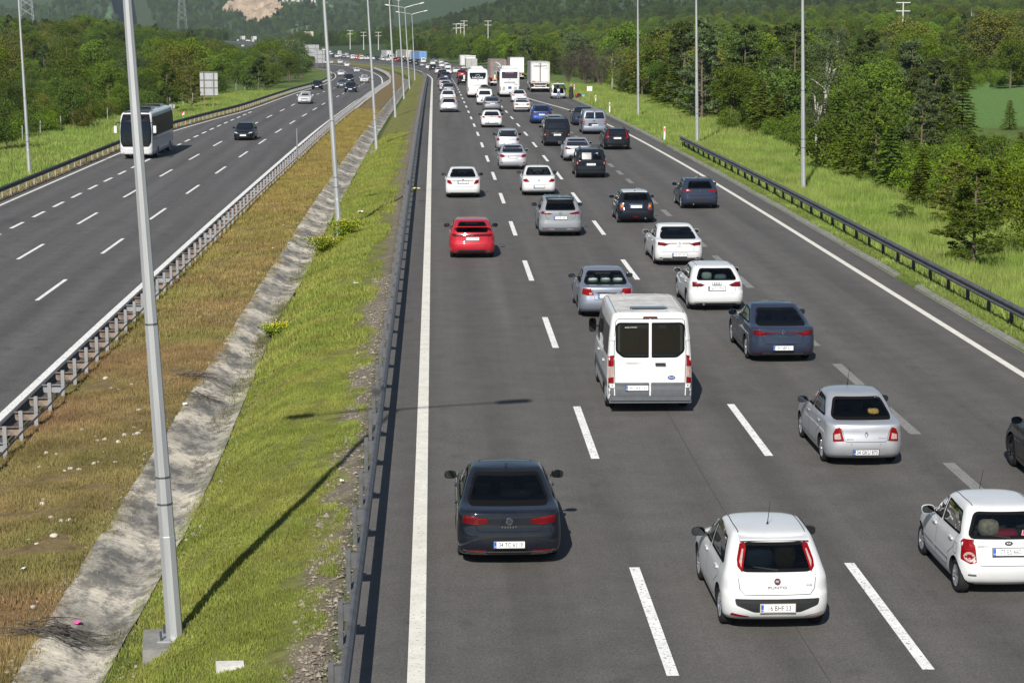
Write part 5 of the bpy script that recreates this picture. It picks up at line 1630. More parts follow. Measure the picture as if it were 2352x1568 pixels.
# ------------------------------------------------------------------ lorries
TARP = M('grey_tarpaulin', (.30, .29, .27), .8, var=(1.2, .25))
CHAS = M('chassis_black', (.03, .03, .032), .8)
SILV = M('dull_aluminium', (.42, .42, .41), .5, .5, var=(4, .25))
def lorry(label, door, sidem, L=13.6, H=4.0, W=2.55, floor=1.25, deco=None, roofm=None, frame=None, cabm='white', name='lorry', tractor=True):
    e = empty(name, (0, 0, 0), 0, label, 'lorry', 'lorries on the motorway')
    obj('load_box', MB().box((0, L / 2 + .06, (floor + H) / 2), (W - .02, L - .1, H - floor)).mesh('load_box'), sidem, e)
    obj('roof_sheet', MB().box((0, L / 2 + .06, H + .012), (W + .02, L, .03)).mesh('roof_sheet'), roofm or TARP, e)
    fr = MB()
    for k in (-1, 1): fr.box((k * (W / 2 - .04), .03, (floor + H) / 2), (.10, .12, H - floor + .06))
    fr.box((0, .03, H - .02), (W, .12, .14)).box((0, .03, floor + .02), (W, .12, .14))
    obj('rear_frame', fr.mesh('rear_frame'), frame or SILV, e)
    for k in (-1, 1):
        d = obj('rear_door', MB().box((k * (W / 4 - .025), -.015, (floor + H) / 2), (W / 2 - .13, .04, H - floor - .2)).mesh('rear_door'), door, e)
        obj('lock_rod', MB().tube([(k * .22, -.05, floor + .1), (k * .22, -.05, H - .12)], .018, 6).mesh('lock_rod'), SILV, d)
        obj('lock_rod', MB().tube([(k * .95, -.05, floor + .1), (k * .95, -.05, H - .12)], .018, 6).mesh('lock_rod'), SILV, d)
    obj('chassis', MB().box((0, L / 2, floor - .18), (.9, L - .6, .3)).mesh('chassis'), CHAS, e)
    b = MB().box((0, .12, .62), (W - .15, .10, .16)).box((0, .12, .92), (W - .2, .06, .10))
    for k in (-1, 1): b.box((k * .8, .2, .85), (.1, .2, .5))
    obj('rear_bumper', b.mesh('rear_bumper'), PAINT['cream'], e)
    for k in (-1, 1):
        obj('tail_light', MB().box((k * 1.0, .04, .92), (.42, .05, .12)).mesh('tail_light'), TAIL, e)
        obj('mudflap', MB().box((k * .98, .7, .5), (.5, .03, .5)).mesh('mudflap'), RUB, e)
    po = obj('number_plate', MB().box((0, .05, .63), (.53, .03, .12)).mesh('number_plate'), PLATE, e)
    ty, rm, dk = wheel_meshes(.5, .36)
    for ya in (1.6, 2.9, 4.2):
        for k in (-1, 1):
            w_ = obj('wheel', ty, TYRE, e, (k * (W / 2 - .22), ya, .5), (0, 0, 0 if k < 0 else math.pi)); obj('rim', rm, SILV, w_)
    for k in (-1, 1): obj('side_guard', MB().box((k * (W / 2 - .06), L * .6, .75), (.03, L * .4, .5)).mesh('side_guard'), SILV, e)
    if tractor:
        sp = [(0, .6, 2.2, .6, 1.2, .15, .3, .02, .1), (0, 1.2, 2.3, 1.2, 1.24, .15, .3, .02, .1), (0, 2.2, 2.3, 2.2, 1.24, .15, .3, .02, .1), (.05, 3.1, 2.0, 3.1, 1.2, .15, .3, .02, .1), (.15, 3.6, 1.5, 3.7, 1.05, .15, .3, .02, .1), (.4, 3.75, 1.2, 3.8, .7, .1, .1, 0, 0)]
        V, Fc = loft(sp, 2); V = [(x, y + L + .5, z) for x, y, z in V]
        c_ = obj('cab', mesh_np('cab', V, Fc, True), PAINT[cabm], e); c_.data.set_sharp_from_angle(angle=.6)
        for ya in (L - 1.6, L + 1.9):
            for k in (-1, 1):
                w_ = obj('wheel', ty, TYRE, e, (k * 1.06, ya, .5), (0, 0, 0 if k < 0 else math.pi)); obj('rim', rm, SILV, w_)
    if deco: deco(e, floor, H, W)
    return e

MAROON = M('maroon_trim', (.13, .02, .03), .6)
def d_ebra(e, fl, H, W):
    b = MB()
    for k in (-1, 1):
        for (x0, x1) in ((.06, 1.13),):
            z0, z1 = fl + .15, H - .16
            for (ax, az, bx, bz) in ((x0, z0, x0, z1), (x0, z1, x1, z1), (x1, z1, x1, z0), (x1, z0, x0, z0)):
                b.tube([(k * ax, -.038, az), (k * bx, -.038, bz)], .02, 4)
    obj('door_trim', b.mesh('door_trim'), MAROON, e)
    text('EBRAHIM', .40, INK, e, (0, -.062, H - .52), sx=1.08, name='door_lettering')
    text('REF - TRANSPORT', .10, PBLUE, e, (.62, -.062, H - .80), name='door_lettering')
    text('TEL : 0532 42 77', .10, MAROON, e, (.62, -.062, H - .93), name='door_lettering')
    obj('company_plate', MB().box((-.85, -.05, fl + .22), (.45, .02, .12)).mesh('company_plate'), M('rust_plate', (.35, .12, .03), .6), e)
def d_graph(e, fl, H, W):
    rr = random.Random(5)
    for k in range(7):
        x, z = rr.uniform(-1.0, .8), rr.uniform(fl + .5, H - .8)
        pts = [(x + .1 * i * rr.uniform(.5, 1.3) * math.cos(k + i * .35), -.045, z + .12 * i * math.sin(k * .7 + i * .3)) for i in range(8)]
        pts = [(max(-1.15, min(1.15, p[0])), p[1], max(fl + .2, min(H - .25, p[2]))) for p in pts]
        obj('painted_swirl', MB().tube(pts, [.10 * (1 - abs(i - 3.5) / 4.2) + .02 for i in range(8)], 5).mesh('painted_swirl'), M('pale_grey_print', (.55, .55, .54), .5), e, None, None, None)
    obj('lamp_board', MB().box((0, -.02, 1.05), (1.8, .03, .22)).mesh('lamp_board'), AMBER, e)
def d_white(e, fl, H, W):
    text('KAYAT', .22, INK, e, (.3, .02, .80), name='bumper_lettering')
DOORW = M('trailer_door_white', (.66, .66, .64), .5, var=(.8, .12, (2, 1, .4)))
e = lorry('white trailer lorry lettered EBRAHIM parked on the shoulder', DOORW, TARP, deco=d_ebra); put(e, 1240, 212, 1.2, turn=-.012)
e = lorry('clean white trailer lorry between the second coach and the lettered trailer', M('bright_door_white', (.74, .75, .76), .4), TARP, deco=d_white); put(e, 1187, 183, 1.2)
e = lorry('grey trailer lorry with swirling print and dull red door frame beside the first coach', M('dark_print_door', (.15, .14, .13), .5, var=(1.0, .3)), TARP, deco=d_graph, frame=M('dull_red_frame', (.24, .07, .06), .6), cabm='red'); put(e, 1144, 198, 1.2)
e = lorry('blue trailer lorry far ahead in the bend', M('faded_blue_door', (.12, .27, .58), .6), M('faded_blue_side', (.16, .28, .52), .6)); put(e, 970, 144.5, 1.2, turn=.10)
e = lorry('cream trailer lorry behind the row of median lamp posts', M('cream_door', (.58, .56, .50), .6), TARP); put(e, 938, 140, 1.2, turn=.10)
e = lorry('white rigid lorry with dome tank in the far bend', PAINT['white'], PAINT['white'], L=8, H=3.7, tractor=False); put(e, 893, 138, 1.2, turn=.10)
GTAIL = M('grey_tailboard', (.33, .33, .31), .6, var=(3, .2))
e = lorry('white tipper lorry with grey tailboard ahead of the first coach', GTAIL, GTAIL, L=7, H=3.3, tractor=False); put(e, 1083, 168, 1.2)
b = MB().box((0, 7.7, 3.2), (2.4, 1.4, 1.4)).box((0, 7.0, 3.95), (2.5, .25, .2))
o = obj('cab', b.mesh('cab'), PAINT['white'], e)
e = lorry('white lorry with open frame behind the tipper lorry', PAINT['white'], PAINT['white'], L=7.5, H=3.9, tractor=False); put(e, 1068, 161, 1.2)
e = lorry('tiny white lorry far away where the road leaves the wood', PAINT['white'], PAINT['white'], L=8, H=3.8, tractor=False); put(e, 559, 94.5, 1.2, turn=.1)
e = lorry('tiny pale lorry beside the minivan where the road leaves the wood', PAINT['cream'], PAINT['cream'], L=8, H=3.6, tractor=False); put(e, 585, 95, 1.2, turn=.1)

# ------------------------------------------------------------------ broken-down car with raised tailgate, people, luggage
def ex_open(e, cs, sp, s, pan, lin):
    H = s['H']
    b = MB().prism([(.34, H - .05), (.0, H + .07), (-.55, H + .10), (-.85, H + .02), (-.86, H - .03), (-.5, H + .04), (0, H + .01), (.34, H - .11)], 0, -.66, .66)
    t = obj('tailgate', b.mesh('tailgate'), PAINT[s['paint']], e)
    obj('tailgate_glass', MB().box((0, -.3, H + .035), (1.0, .42, .02)).mesh('tailgate_glass'), DGLASS, t)
    for k in (-1, 1): obj('gas_strut', MB().tube([(k * .62, .15, 1.25), (k * .60, -.3, H + .03)], .012, 5).mesh('gas_strut'), SILV, e)
    obj('boot_floor', MB().box((0, .6, .60), (1.2, 1.0, .04)).mesh('boot_floor'), INT, e)
C_BREAK = D(C_COUR, paint='silver', full=1, open_back=1, extra=ex_open, L=4.38, W=1.81, H=1.80, wb=2.72, ro=.80, wr=.31, rw=[(.64, .64), (1.62, .58)], tl=[([(.70, .85), (.86, .87), (.83, 1.30), (.74, 1.30)], TAIL)], plate=None, num=None)
brk = build_car(C_BREAK, 'silver family van stopped on the shoulder with its tailgate raised'); put(brk, 1282, 227, C_BREAK['ro'], turn=-.02)

def person(label, loc, rz, joints, bands, hair=None, scarf=None, dress=None):
    """joints: name -> (x, y, z, radius); one continuous skinned body coloured by height"""
    E_ = [('pelvis', 'waist'), ('waist', 'chest'), ('chest', 'neck'), ('neck', 'head'), ('head', 'crown'), ('chest', 'shl'), ('shl', 'ell'), ('ell', 'wrl'), ('wrl', 'hal'), ('chest', 'shr'), ('shr', 'elr'), ('elr', 'wrr'), ('wrr', 'har'),
          ('pelvis', 'hil'), ('hil', 'knl'), ('knl', 'anl'), ('anl', 'tol'), ('pelvis', 'hir'), ('hir', 'knr'), ('knr', 'anr'), ('anr', 'tor')]
    nm = list(joints); ix = {n: i for i, n in enumerate(nm)}
    me = bpy.data.meshes.new('person')
    me.from_pydata([joints[n][:3] for n in nm], [(ix[a], ix[b]) for a, b in E_], [])
    o = bpy.data.objects.new('person_tmp', me); TMP.collection.objects.link(o)
    o.modifiers.new('s', 'SKIN')
    for i, n in enumerate(nm):
        sv = me.skin_vertices[0].data[i]; r = joints[n][3]; sv.radius = (r, r); sv.use_root = n == 'pelvis'
    o.modifiers.new('u', 'SUBSURF').levels = 2
    res = tmp_mesh(o)
    bpy.data.objects.remove(o); bpy.data.meshes.remove(me)
    res.materials.clear()
    for (_, m) in bands: res.materials.append(m)
    for p in res.polygons:
        p.use_smooth = True
        for k, (zt, m) in enumerate(bands):
            if p.center.z <= zt: p.material_index = k; break
        else: p.material_index = len(bands) - 1
    P = obj('person', res, None, None, loc, (0, 0, rz)); tag(P, label, 'person', 'people by the broken-down van')
    hd = joints['head']
    def ball(nm_, c, r, mt, cut=None):
        b = bmesh.new(); bmesh.ops.create_uvsphere(b, u_segments=12, v_segments=8, radius=1)
        for v in b.verts: v.co = Vector((c[0] + v.co.x * r[0], c[1] + v.co.y * r[1], c[2] + v.co.z * r[2]))
        m_ = bpy.data.meshes.new(nm_); b.to_mesh(m_); b.free(); m_.polygons.foreach_set('use_smooth', [True] * len(m_.polygons))
        return obj(nm_, m_, mt, P)
    if hair: ball('hair', (hd[0], hd[1] - .02, hd[2] + .05), (.095, .11, .10), hair)
    if scarf: ball('headscarf', (hd[0], hd[1] - .015, hd[2] + .02), (.115, .125, .15), scarf)
    if dress:
        V, Fc = [], []
        for i, (z, r) in enumerate([(1.42, .15), (1.30, .23), (1.05, .22), (.8, .26), (.45, .30), (.10, .33)]):
            for k in range(14): V.append((r * math.cos(2 * math.pi * k / 14), .85 * r * math.sin(2 * math.pi * k / 14), z))
        for i in range(5):
            for k in range(14): Fc.append((i * 14 + k, i * 14 + (k + 1) % 14, (i + 1) * 14 + (k + 1) % 14, (i + 1) * 14 + k))
        obj('long_coat', mesh_np('long_coat', V, Fc, True), dress, P)
    return P
SKIN_ = M('skin', (.42, .25, .17), .6); DENIM = M('blue_denim', (.10, .17, .32), .85); WSHIRT = M('white_cotton', (.72, .72, .70), .8)
BCLOTH = M('black_cloth', (.012, .012, .014), .85); SHOE = M('pale_shoes', (.55, .53, .50), .7); SCARF = M('patterned_scarf', (.38, .26, .28), .8, var=(25, .5)); HAIRB = M('dark_hair', (.02, .014, .01), .6)
STAND = dict(pelvis=(0, 0, .95, .13), waist=(0, 0, 1.12, .125), chest=(0, 0, 1.36, .14), neck=(0, .01, 1.50, .055), head=(0, .02, 1.62, .085), crown=(0, .02, 1.72, .06),
    shl=(-.19, 0, 1.42, .06), ell=(-.24, .02, 1.13, .045), wrl=(-.22, .14, .90, .033), hal=(-.21, .18, .82, .03), shr=(.19, 0, 1.42, .06), elr=(.24, .02, 1.13, .045), wrr=(.22, .14, .90, .033), har=(.21, .18, .82, .03),
    hil=(-.10, 0, .88, .10), knl=(-.11, .02, .48, .07), anl=(-.11, -.02, .08, .045), tol=(-.12, .14, .04, .04), hir=(.10, 0, .88, .10), knr=(.11, .02, .48, .07), anr=(.11, -.02, .08, .045), tor=(.12, .14, .04, .04))
BEND = dict(STAND, waist=(0, .10, 1.10, .13), chest=(0, .30, 1.24, .145), neck=(0, .43, 1.28, .055), head=(0, .53, 1.27, .085), crown=(0, .62, 1.25, .06),
    shl=(-.20, .34, 1.26, .06), ell=(-.26, .50, 1.05, .045), wrl=(-.20, .70, .95, .033), hal=(-.18, .78, .92, .03), shr=(.20, .34, 1.26, .06), elr=(.26, .50, 1.05, .045), wrr=(.20, .70, .95, .033), har=(.18, .78, .92, .03))
p = hit(1283, 227.5, SR); person('person in white top and jeans leaning into the open boot', p, 0, BEND, [(.07, SHOE), (.97, DENIM), (1.33, WSHIRT), (3, WSHIRT)], hair=HAIRB)
p = hit(1312, 227.5, SR); person('person in long black coat and patterned headscarf beside the open boot', p, .5, STAND, [(.07, SHOE), (1.46, BCLOTH), (3, SKIN_)], scarf=SCARF, dress=BCLOTH)
p = hit(1274, 219, SR) + Vector((.6, 4.2, 0)); p.z = float(SR(p.x, p.y)); person('person in dark jacket standing behind the stopped van', p, 2.6, STAND, [(.07, SHOE), (.95, BCLOTH), (1.46, BCLOTH), (3, SKIN_)], hair=HAIRB)
p = hit(1322, 227, SR)
def bag(name, label, loc, dims, mt, rz=0, ry=0, handle=True):
    b = MB().prism(rounded(quad(-dims[0] / 2, dims[0] / 2, 0, dims[2]), .05), 1, -dims[1] / 2, dims[1] / 2)
    o = obj(name, b.mesh(name), mt, None, loc, (0, ry, rz)); tag(o, label, 'luggage', 'luggage set down on the kerb')
    if handle: obj('handle', MB().tube([(-.08, 0, dims[2]), (-.08, 0, dims[2] + .08), (.08, 0, dims[2] + .08), (.08, 0, dims[2])], .012, 5).mesh('handle'), BPLAS, o)
bag('suitcase', 'black suitcase leaning beside the person in the black coat', p + Vector((.25, .2, .02)), (.42, .26, .62), BCLOTH, .3, .5)
bag('duffel_bag', 'bright red bag behind the black suitcase', p + Vector((.35, 1.2, .1)), (.6, .35, .40), M('red_nylon', (.45, .02, .03), .6), .2)
bag('jerrycan', 'blue and white canister on the kerb beside the suitcase', p + Vector((.95, .3, .12)), (.30, .2, .36), M('pale_blue_plastic', (.25, .42, .62), .4), .1)
# ================================================================== oncoming cars
def oncoming(spec, px, py, label, turn=0.0):
    e = build_car(dict(spec, doors=1), label, group='oncoming cars', front=True)
    put(e, px, py, spec['ro'] + spec['wb'], SL, XL, turn, True)
    CARS.append(e)
oncoming(D(HAT, paint='black', L=4.25, W=1.75, H=1.46), 561, 322, 'black oncoming hatchback alone behind the oncoming coach')
oncoming(D(HAT, paint='white', L=3.99, W=1.73, H=1.47, mirm=PAINT['white']), 700, 239, 'white oncoming hatchback with black lower grille in the outer lane')
oncoming(D(HAT, paint='black', L=3.98, W=1.70, H=1.46), 728, 206, 'small black oncoming car on the outermost lane of the bend')
oncoming(D(SED, paint='dgrey', L=4.66, W=1.83), 805, 212, 'nearest dark oncoming sedan of the group in the bend')
oncoming(D(SED, paint='grey', L=4.5, W=1.76), 785, 202, 'grey oncoming sedan beside the nearest dark sedan in the bend')
oncoming(D(SUV, paint='black', L=4.5, W=1.85), 802, 189, 'black oncoming SUV behind the two dark sedans')
oncoming(D(SED, paint='white', L=4.4, W=1.74, H=1.5), 837, 190.5, 'white oncoming sedan on the inner lane of the bend')

# ================================================================== far cars, each one mesh
def flatten(root, name):
    V, Fc, Mi, mats = [], [], [], []
    def walk(o, mat):
        m = mat @ o.matrix_parent_inverse @ o.matrix_basis if o is not root else Matrix.Identity(4)
        if o.type == 'MESH':
            b = len(V)
            V.extend([tuple(m @ v.co) for v in o.data.vertices])
            sl = []
            for k, ms in enumerate(o.material_slots):
                mm = ms.material
                if mm not in mats: mats.append(mm)
                sl.append(mats.index(mm))
            for p in o.data.polygons:
                Fc.append(tuple(b + i for i in p.vertices)); Mi.append(sl[p.material_index] if sl else 0)
        for c in o.children: walk(c, m)
    walk(root, Matrix.Identity(4))
    me = mesh_np(name, V, Fc)
    for m in mats: me.materials.append(m)
    me.polygons.foreach_set('material_index', Mi)
    me.polygons.foreach_set('use_smooth', [True] * len(Fc)); me.set_sharp_from_angle(angle=.6)
    def kill(o):
        for c in list(o.children): kill(c)
        bpy.data.objects.remove(o)
    kill(root)
    return me
TLF = [([(.50, .78), (.78, .78), (.78, .92), (.56, .92)], TAIL)]
FAR = {}
for k, sp_ in (('sedan', D(SED, tl=TLF, plate=.72)), ('hatch', D(HAT, tl=TLF, plate=.70)), ('suv', D(SUV, tl=[([(.56, .90), (.82, .90), (.80, 1.12), (.64, 1.12)], TAIL)], plate=.82)),
               ('van', D(C_COUR, extra=None, H=1.85, num=None)), ('bigvan', D(C_TRAN, full=0, panes=0, extra=None, num=None, plate=None, logo=[], top=[], sides=None, tl=[(quad(.86, .99, .8, 1.35), TAIL)]))):
    FAR[k] = flatten(build_car(D(sp_, paint='white', extra=None, wells=False, logo=[], txt=[], num=None), None), 'car_mesh')
    FAR[k + '_on'] = flatten(build_car(D(sp_, paint='white', extra=None, wells=False, logo=[], txt=[], num=None, tl=[]), None, front=True), 'car_mesh')
KINDW = {'sedan': 'sedan', 'hatch': 'hatchback', 'suv': 'SUV', 'van': 'small van', 'bigvan': 'minibus'}
COLW = {'white': 'white', 'silver': 'silver', 'grey': 'grey', 'dgrey': 'dark grey', 'black': 'black', 'navy': 'dark blue', 'red': 'red', 'blue': 'blue', 'mauve': 'mauve', 'orange': 'orange', 'yellow': 'yellow', 'steelblue': 'silver blue', 'dred': 'dark red', 'cream': 'cream'}
def far_car(kind, col, px, py, label, surf=None, fx=None, turn=0.0, onc=False, grp='far cars in the bend of the jam'):
    me = FAR[kind + ('_on' if onc else '')]
    o = obj('car', me)
    o.material_slots[0].link = 'OBJECT'; o.material_slots[0].material = PAINT[col]
    put(o, px, py, .9 if not onc else 3.4, surf, fx, turn, onc)
    return tag(o, label, 'car', grp)
# queue beside the median and second lane, still told apart
for (k, c, x, y, lab) in (
    ('sedan', 'white', 1024.5, 209, 'white sedan with red lamps ahead of the grey SUV in the median queue'),
    ('sedan', 'mauve', 1019.5, 200, 'mauve silver sedan in the median queue before the first coach'),
    ('suv', 'navy', 1023.5, 186.5, 'dark blue SUV in the median queue at the start of the bend'),
    ('suv', 'black', 1016.5, 180, 'black SUV in the median queue at the start of the bend'),
    ('sedan', 'white', 1008, 170, 'white sedan in front of the black SUV in the median queue'),
    ('sedan', 'white', 1029, 171, 'white sedan half hidden to the right of the black SUV'),
    ('suv', 'dgrey', 994, 162.5, 'dark grey SUV with pale plate at the inside of the bend'),
    ('hatch', 'white', 984.6, 159, 'white hatchback left of the dark grey SUV at the inside of the bend'),
    ('hatch', 'white', 994, 149.5, 'white hatchback farther round the bend beyond the dark grey SUV'),
    ('sedan', 'white', 1015.5, 155, 'white sedan in the middle lanes at the start of the bend'),
    ('sedan', 'white', 1029, 159, 'white sedan with red lamps ahead of the tipper lorry'),
    ('sedan', 'white', 1048.5, 169, 'white sedan just left of the tipper lorry'),
    ('suv', 'dred', 1060.5, 180, 'dark red SUV beside the first coach'),
    ('hatch', 'black', 1063.5, 195, 'black hatchback half hidden by the first coach'),
    ('suv', 'mauve', 1000, 145, 'mauve SUV high in the bend near the trees'),
    ('sedan', 'white', 1014.3, 147.5, 'white sedan high in the bend near the trees'),
    ('sedan', 'mauve', 1024.5, 150.5, 'mauve sedan next to the white sedan high in the bend'),
    ('suv', 'navy', 955, 151, 'dark blue SUV behind the last median lamp post'),
    ('hatch', 'steelblue', 970, 154, 'silver blue hatchback beside the dark blue SUV in the bend'),
    ('van', 'white', 972, 145, 'white van in front of the blue trailer lorry')):
    far_car(k, c, x, y, lab, grp='cars at the start of the bend', turn=.03)
def C1(cx, cy): return 689 + .1465 * cx, 74.65 + .1465 * cy
rr = random.Random(3)
for (k, c, cx, cy) in (('suv', 'black', 1720, 495), ('suv', 'black', 1605, 470), ('van', 'white', 1640, 448), ('sedan', 'red', 1530, 450), ('hatch', 'dred', 1490, 463), ('bigvan', 'white', 1435, 440), ('sedan', 'white', 1380, 452), ('sedan', 'white', 1310, 445),
    ('van', 'white', 1300, 425), ('sedan', 'navy', 1235, 438), ('sedan', 'black', 1195, 428), ('sedan', 'white', 1140, 432), ('hatch', 'white', 1080, 430), ('sedan', 'white', 1040, 430), ('suv', 'black', 1060, 402), ('sedan', 'white', 965, 430),
    ('sedan', 'yellow', 965, 396), ('hatch', 'orange', 910, 420), ('suv', 'steelblue', 885, 392), ('hatch', 'black', 840, 415), ('van', 'white', 825, 421), ('sedan', 'silver', 755, 402), ('sedan', 'grey', 690, 406), ('sedan', 'white', 680, 382),
    ('hatch', 'white', 735, 372), ('sedan', 'white', 635, 387), ('van', 'white', 620, 355), ('sedan', 'white', 580, 395), ('sedan', 'navy', 535, 390), ('sedan', 'silver', 495, 357), ('hatch', 'white', 465, 327), ('suv', 'black', 360, 335),
    ('sedan', 'white', 320, 355), ('sedan', 'white', 280, 347), ('van', 'white', 250, 312), ('sedan', 'white', 185, 327), ('hatch', 'white', 150, 292), ('suv', 'black', 160, 267), ('hatch', 'white', 370, 292), ('hatch', 'black', 65, 262)):
    x, y = C1(cx, cy)
    where = 'beside the far white tank lorry' if cx > 1250 else 'between the far tank lorry and the yellow car' if cx > 960 else 'beside the orange hatchback' if cx > 780 else 'left of the orange hatchback' if cx > 600 else 'behind the second median lamp post' if cx > 330 else 'at the far left end of the jam'
    row = ' by the wood' if cy < 0.17 * cx + 252 else ''
    far_car(k, c, x, y, 'tiny %s %s %s%s' % (COLW[c], KINDW[k], where, row), turn=.06 if cx > 900 else .0)
for (k, c, cx, cy) in (('hatch', 'white', 300, 641), ('sedan', 'white', 325, 642), ('sedan', 'white', 400, 647), ('hatch', 'black', 430, 641), ('suv', 'white', 545, 653), ('hatch', 'white', 577, 656), ('van', 'white', 635, 663)):
    x, y = 488 + .1465 * cx, .1465 * cy
    far_car(k, c, x, y, 'minute %s %s where the road leaves the wood' % (COLW[c], KINDW[k]), grp='cars where the road leaves the wood')
for (k, c, x, y, lab) in (('sedan', 'mauve', 783.5, 174.5, 'mauve oncoming sedan alone in the outer lane of the bend'), ('hatch', 'blue', 820, 167, 'blue oncoming hatchback in the middle of the bend'),
    ('suv', 'white', 797, 153.5, 'white oncoming SUV far round the bend'), ('suv', 'dgrey', 782, 147, 'dark oncoming SUV farthest round the bend'), ('sedan', 'black', 760, 147, 'black oncoming sedan beside the large sign backs'),
    ('van', 'black', 747, 147, 'black oncoming van half hidden by the large sign backs'), ('hatch', 'white', 558, 108, 'lone white oncoming car far away between the trees')):
    far_car(k, c, x, y, lab, SL, XL, -.03, True, 'far oncoming cars')

# ------------------------------------------------------------------ things seen through car windows
def cushion(name, label, car, loc, dims, mt, rz=0.0):
    b = bmesh.new(); bmesh.ops.create_cube(b, size=2); bmesh.ops.subdivide_edges(b, edges=b.edges, cuts=3, use_grid_fill=True)
    for v in b.verts:
        q = Vector(v.co); n = max(abs(q.x), abs(q.y), abs(q.z))
        s_ = q.normalized() * n
        v.co = q.lerp(s_, .75)
        v.co = Vector((v.co.x * dims[0] / 2, v.co.y * dims[1] / 2, v.co.z * dims[2] / 2)) + Vector((0, 0, .012 * math.sin(v.co.x * 7 + v.co.y * 9)))
    me = bpy.data.meshes.new(name); b.to_mesh(me); b.free(); me.polygons.foreach_set('use_smooth', [True] * len(me.polygons))
    o = obj(name, me, mt, None, car.matrix_basis @ Vector(loc), (0, 0, car.rotation_euler.z + rz))
    return tag(o, label, 'luggage', 'soft things behind rear windows')
PALEC = M('pale_teal_cloth', (.24, .29, .28), .9, var=(12, .2)); MUST = M('mustard_plush', (.14, .095, .022), .95, var=(20, .3)); CRIM = M('crimson_cloth', (.20, .012, .035), .9); BEIGE = M('patterned_beige_cloth', (.24, .20, .17), .9, var=(14, .4)); BLUEC = M('pale_blue_cloth', (.10, .14, .17), .9)
bycar = {c['label']: c for c in CARS if 'label' in c}
def car_of(word): return next(c for c in CARS if word in c.get('label', ''))
c = car_of('directly ahead of the white minibus')
for x, w_ in ((-.38, 'left'), (.02, 'middle'), (.40, 'right')): cushion('cushion', '%s one of three pale cushions behind the silver blue sedan rear window' % w_, c, (x, .86, 1.11), (.34, .28, .16), PALEC)
c = car_of('rounded hatchback')
cushion('cushion', 'pale blue cushion behind the rear window of the white rounded hatchback', c, (-.20, .62, 1.06), (.46, .28, .34), BLUEC)
cushion('cushion', 'mustard plush behind the rear window of the white rounded hatchback', c, (.20, .62, 1.10), (.36, .28, .42), MUST)
c = car_of('cut by the photo edge, with round')
cushion('bundle', 'patterned beige bundle behind the rear window of the small white hatchback', c, (-.26, .42, 1.10), (.36, .28, .30), BEIGE)
cushion('bundle', 'crimson cloth bundle behind the rear window of the small white hatchback', c, (.02, .40, 1.0), (.42, .28, .16), CRIM)
c = car_of('four ring emblem')
cushion('bundle', 'pale bundle behind the rear window of the white hatchback with four rings', c, (-.26, .62, 1.08), (.34, .3, .26), PALEC)
cushion('bundle', 'folded blue green cloth behind the rear window of the white hatchback with four rings', c, (.18, .62, 1.04), (.40, .3, .20), BLUEC)
c = car_of('silver compact sedan')
cushion('bundle', 'gold patterned bundle behind the rear window of the silver compact sedan', c, (.28, .74, 1.08), (.26, .22, .16), MUST)
c = car_of('dark grey sedan in the empty lane')
cushion('bundle', 'grey green jacket behind the rear window of the dark grey sedan', c, (.15, 1.0, 1.10), (.60, .3, .14), M('dark_green_cloth', (.05, .065, .06), .9))
# ================================================================== foliage
def leafm(name, col, vary=.30, trans=.35, hue=.012):
    m = bpy.data.materials.new(name)
    m.use_nodes = True
    N, L = m.node_tree.nodes, m.node_tree.links
    N.remove(N['Principled BSDF'])
    oi, at = N.new('ShaderNodeObjectInfo'), N.new('ShaderNodeVertexColor')
    at.layer_name = 'Col'
    mr = N.new('ShaderNodeMapRange'); mr.inputs[3].default_value, mr.inputs[4].default_value = 1 - vary, 1 + vary
    L.new(oi.outputs['Random'], mr.inputs[0])
    hs = N.new('ShaderNodeHueSaturation'); hs.inputs['Color'].default_value = (*col, 1)
    mh = N.new('ShaderNodeMapRange'); mh.inputs[3].default_value, mh.inputs[4].default_value = .5 - hue, .5 + hue
    L.new(oi.outputs['Random'], mh.inputs[0]); L.new(mh.outputs[0], hs.inputs['Hue'])
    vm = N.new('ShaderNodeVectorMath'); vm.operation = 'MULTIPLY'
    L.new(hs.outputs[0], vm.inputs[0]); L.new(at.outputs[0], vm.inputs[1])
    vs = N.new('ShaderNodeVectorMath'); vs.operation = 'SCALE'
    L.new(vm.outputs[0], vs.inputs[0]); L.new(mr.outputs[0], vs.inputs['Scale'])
    d, t, mx = N.new('ShaderNodeBsdfDiffuse'), N.new('ShaderNodeBsdfTranslucent'), N.new('ShaderNodeMixShader')
    mx.inputs[0].default_value = trans
    L.new(vs.outputs[0], d.inputs[0]); L.new(vs.outputs[0], t.inputs[0])
    L.new(d.outputs[0], mx.inputs[1]); L.new(t.outputs[0], mx.inputs[2])
    L.new(mx.outputs[0], N['Material Output'].inputs[0])
    return m
LF = {'bright': leafm('bright_leaves', (.145, .215, .020)), 'mid': leafm('mid_green_leaves', (.118, .172, .025)), 'dark': leafm('dark_leaves', (.086, .132, .026)),
      'olive': leafm('olive_leaves', (.160, .170, .036)), 'grey': leafm('grey_green_leaves', (.108, .142, .062)), 'cedar': leafm('cedar_needles', (.142, .188, .022), .25), 'pine': leafm('pine_needles', (.086, .118, .034), .3),
      'rust': leafm('rust_brown_needles', (.17, .075, .045)), 'bare': leafm('bare_twigs', (.105, .092, .070), .2), 'white': leafm('white_blossom', (.42, .43, .36), .15)}
BARK = M('tree_bark', (.11, .085, .062), .95, var=(6, .4), bump=(14, .8))
PALEB = M('pale_bark', (.38, .36, .32), .9, var=(5, .35, (1, 1, 3)))

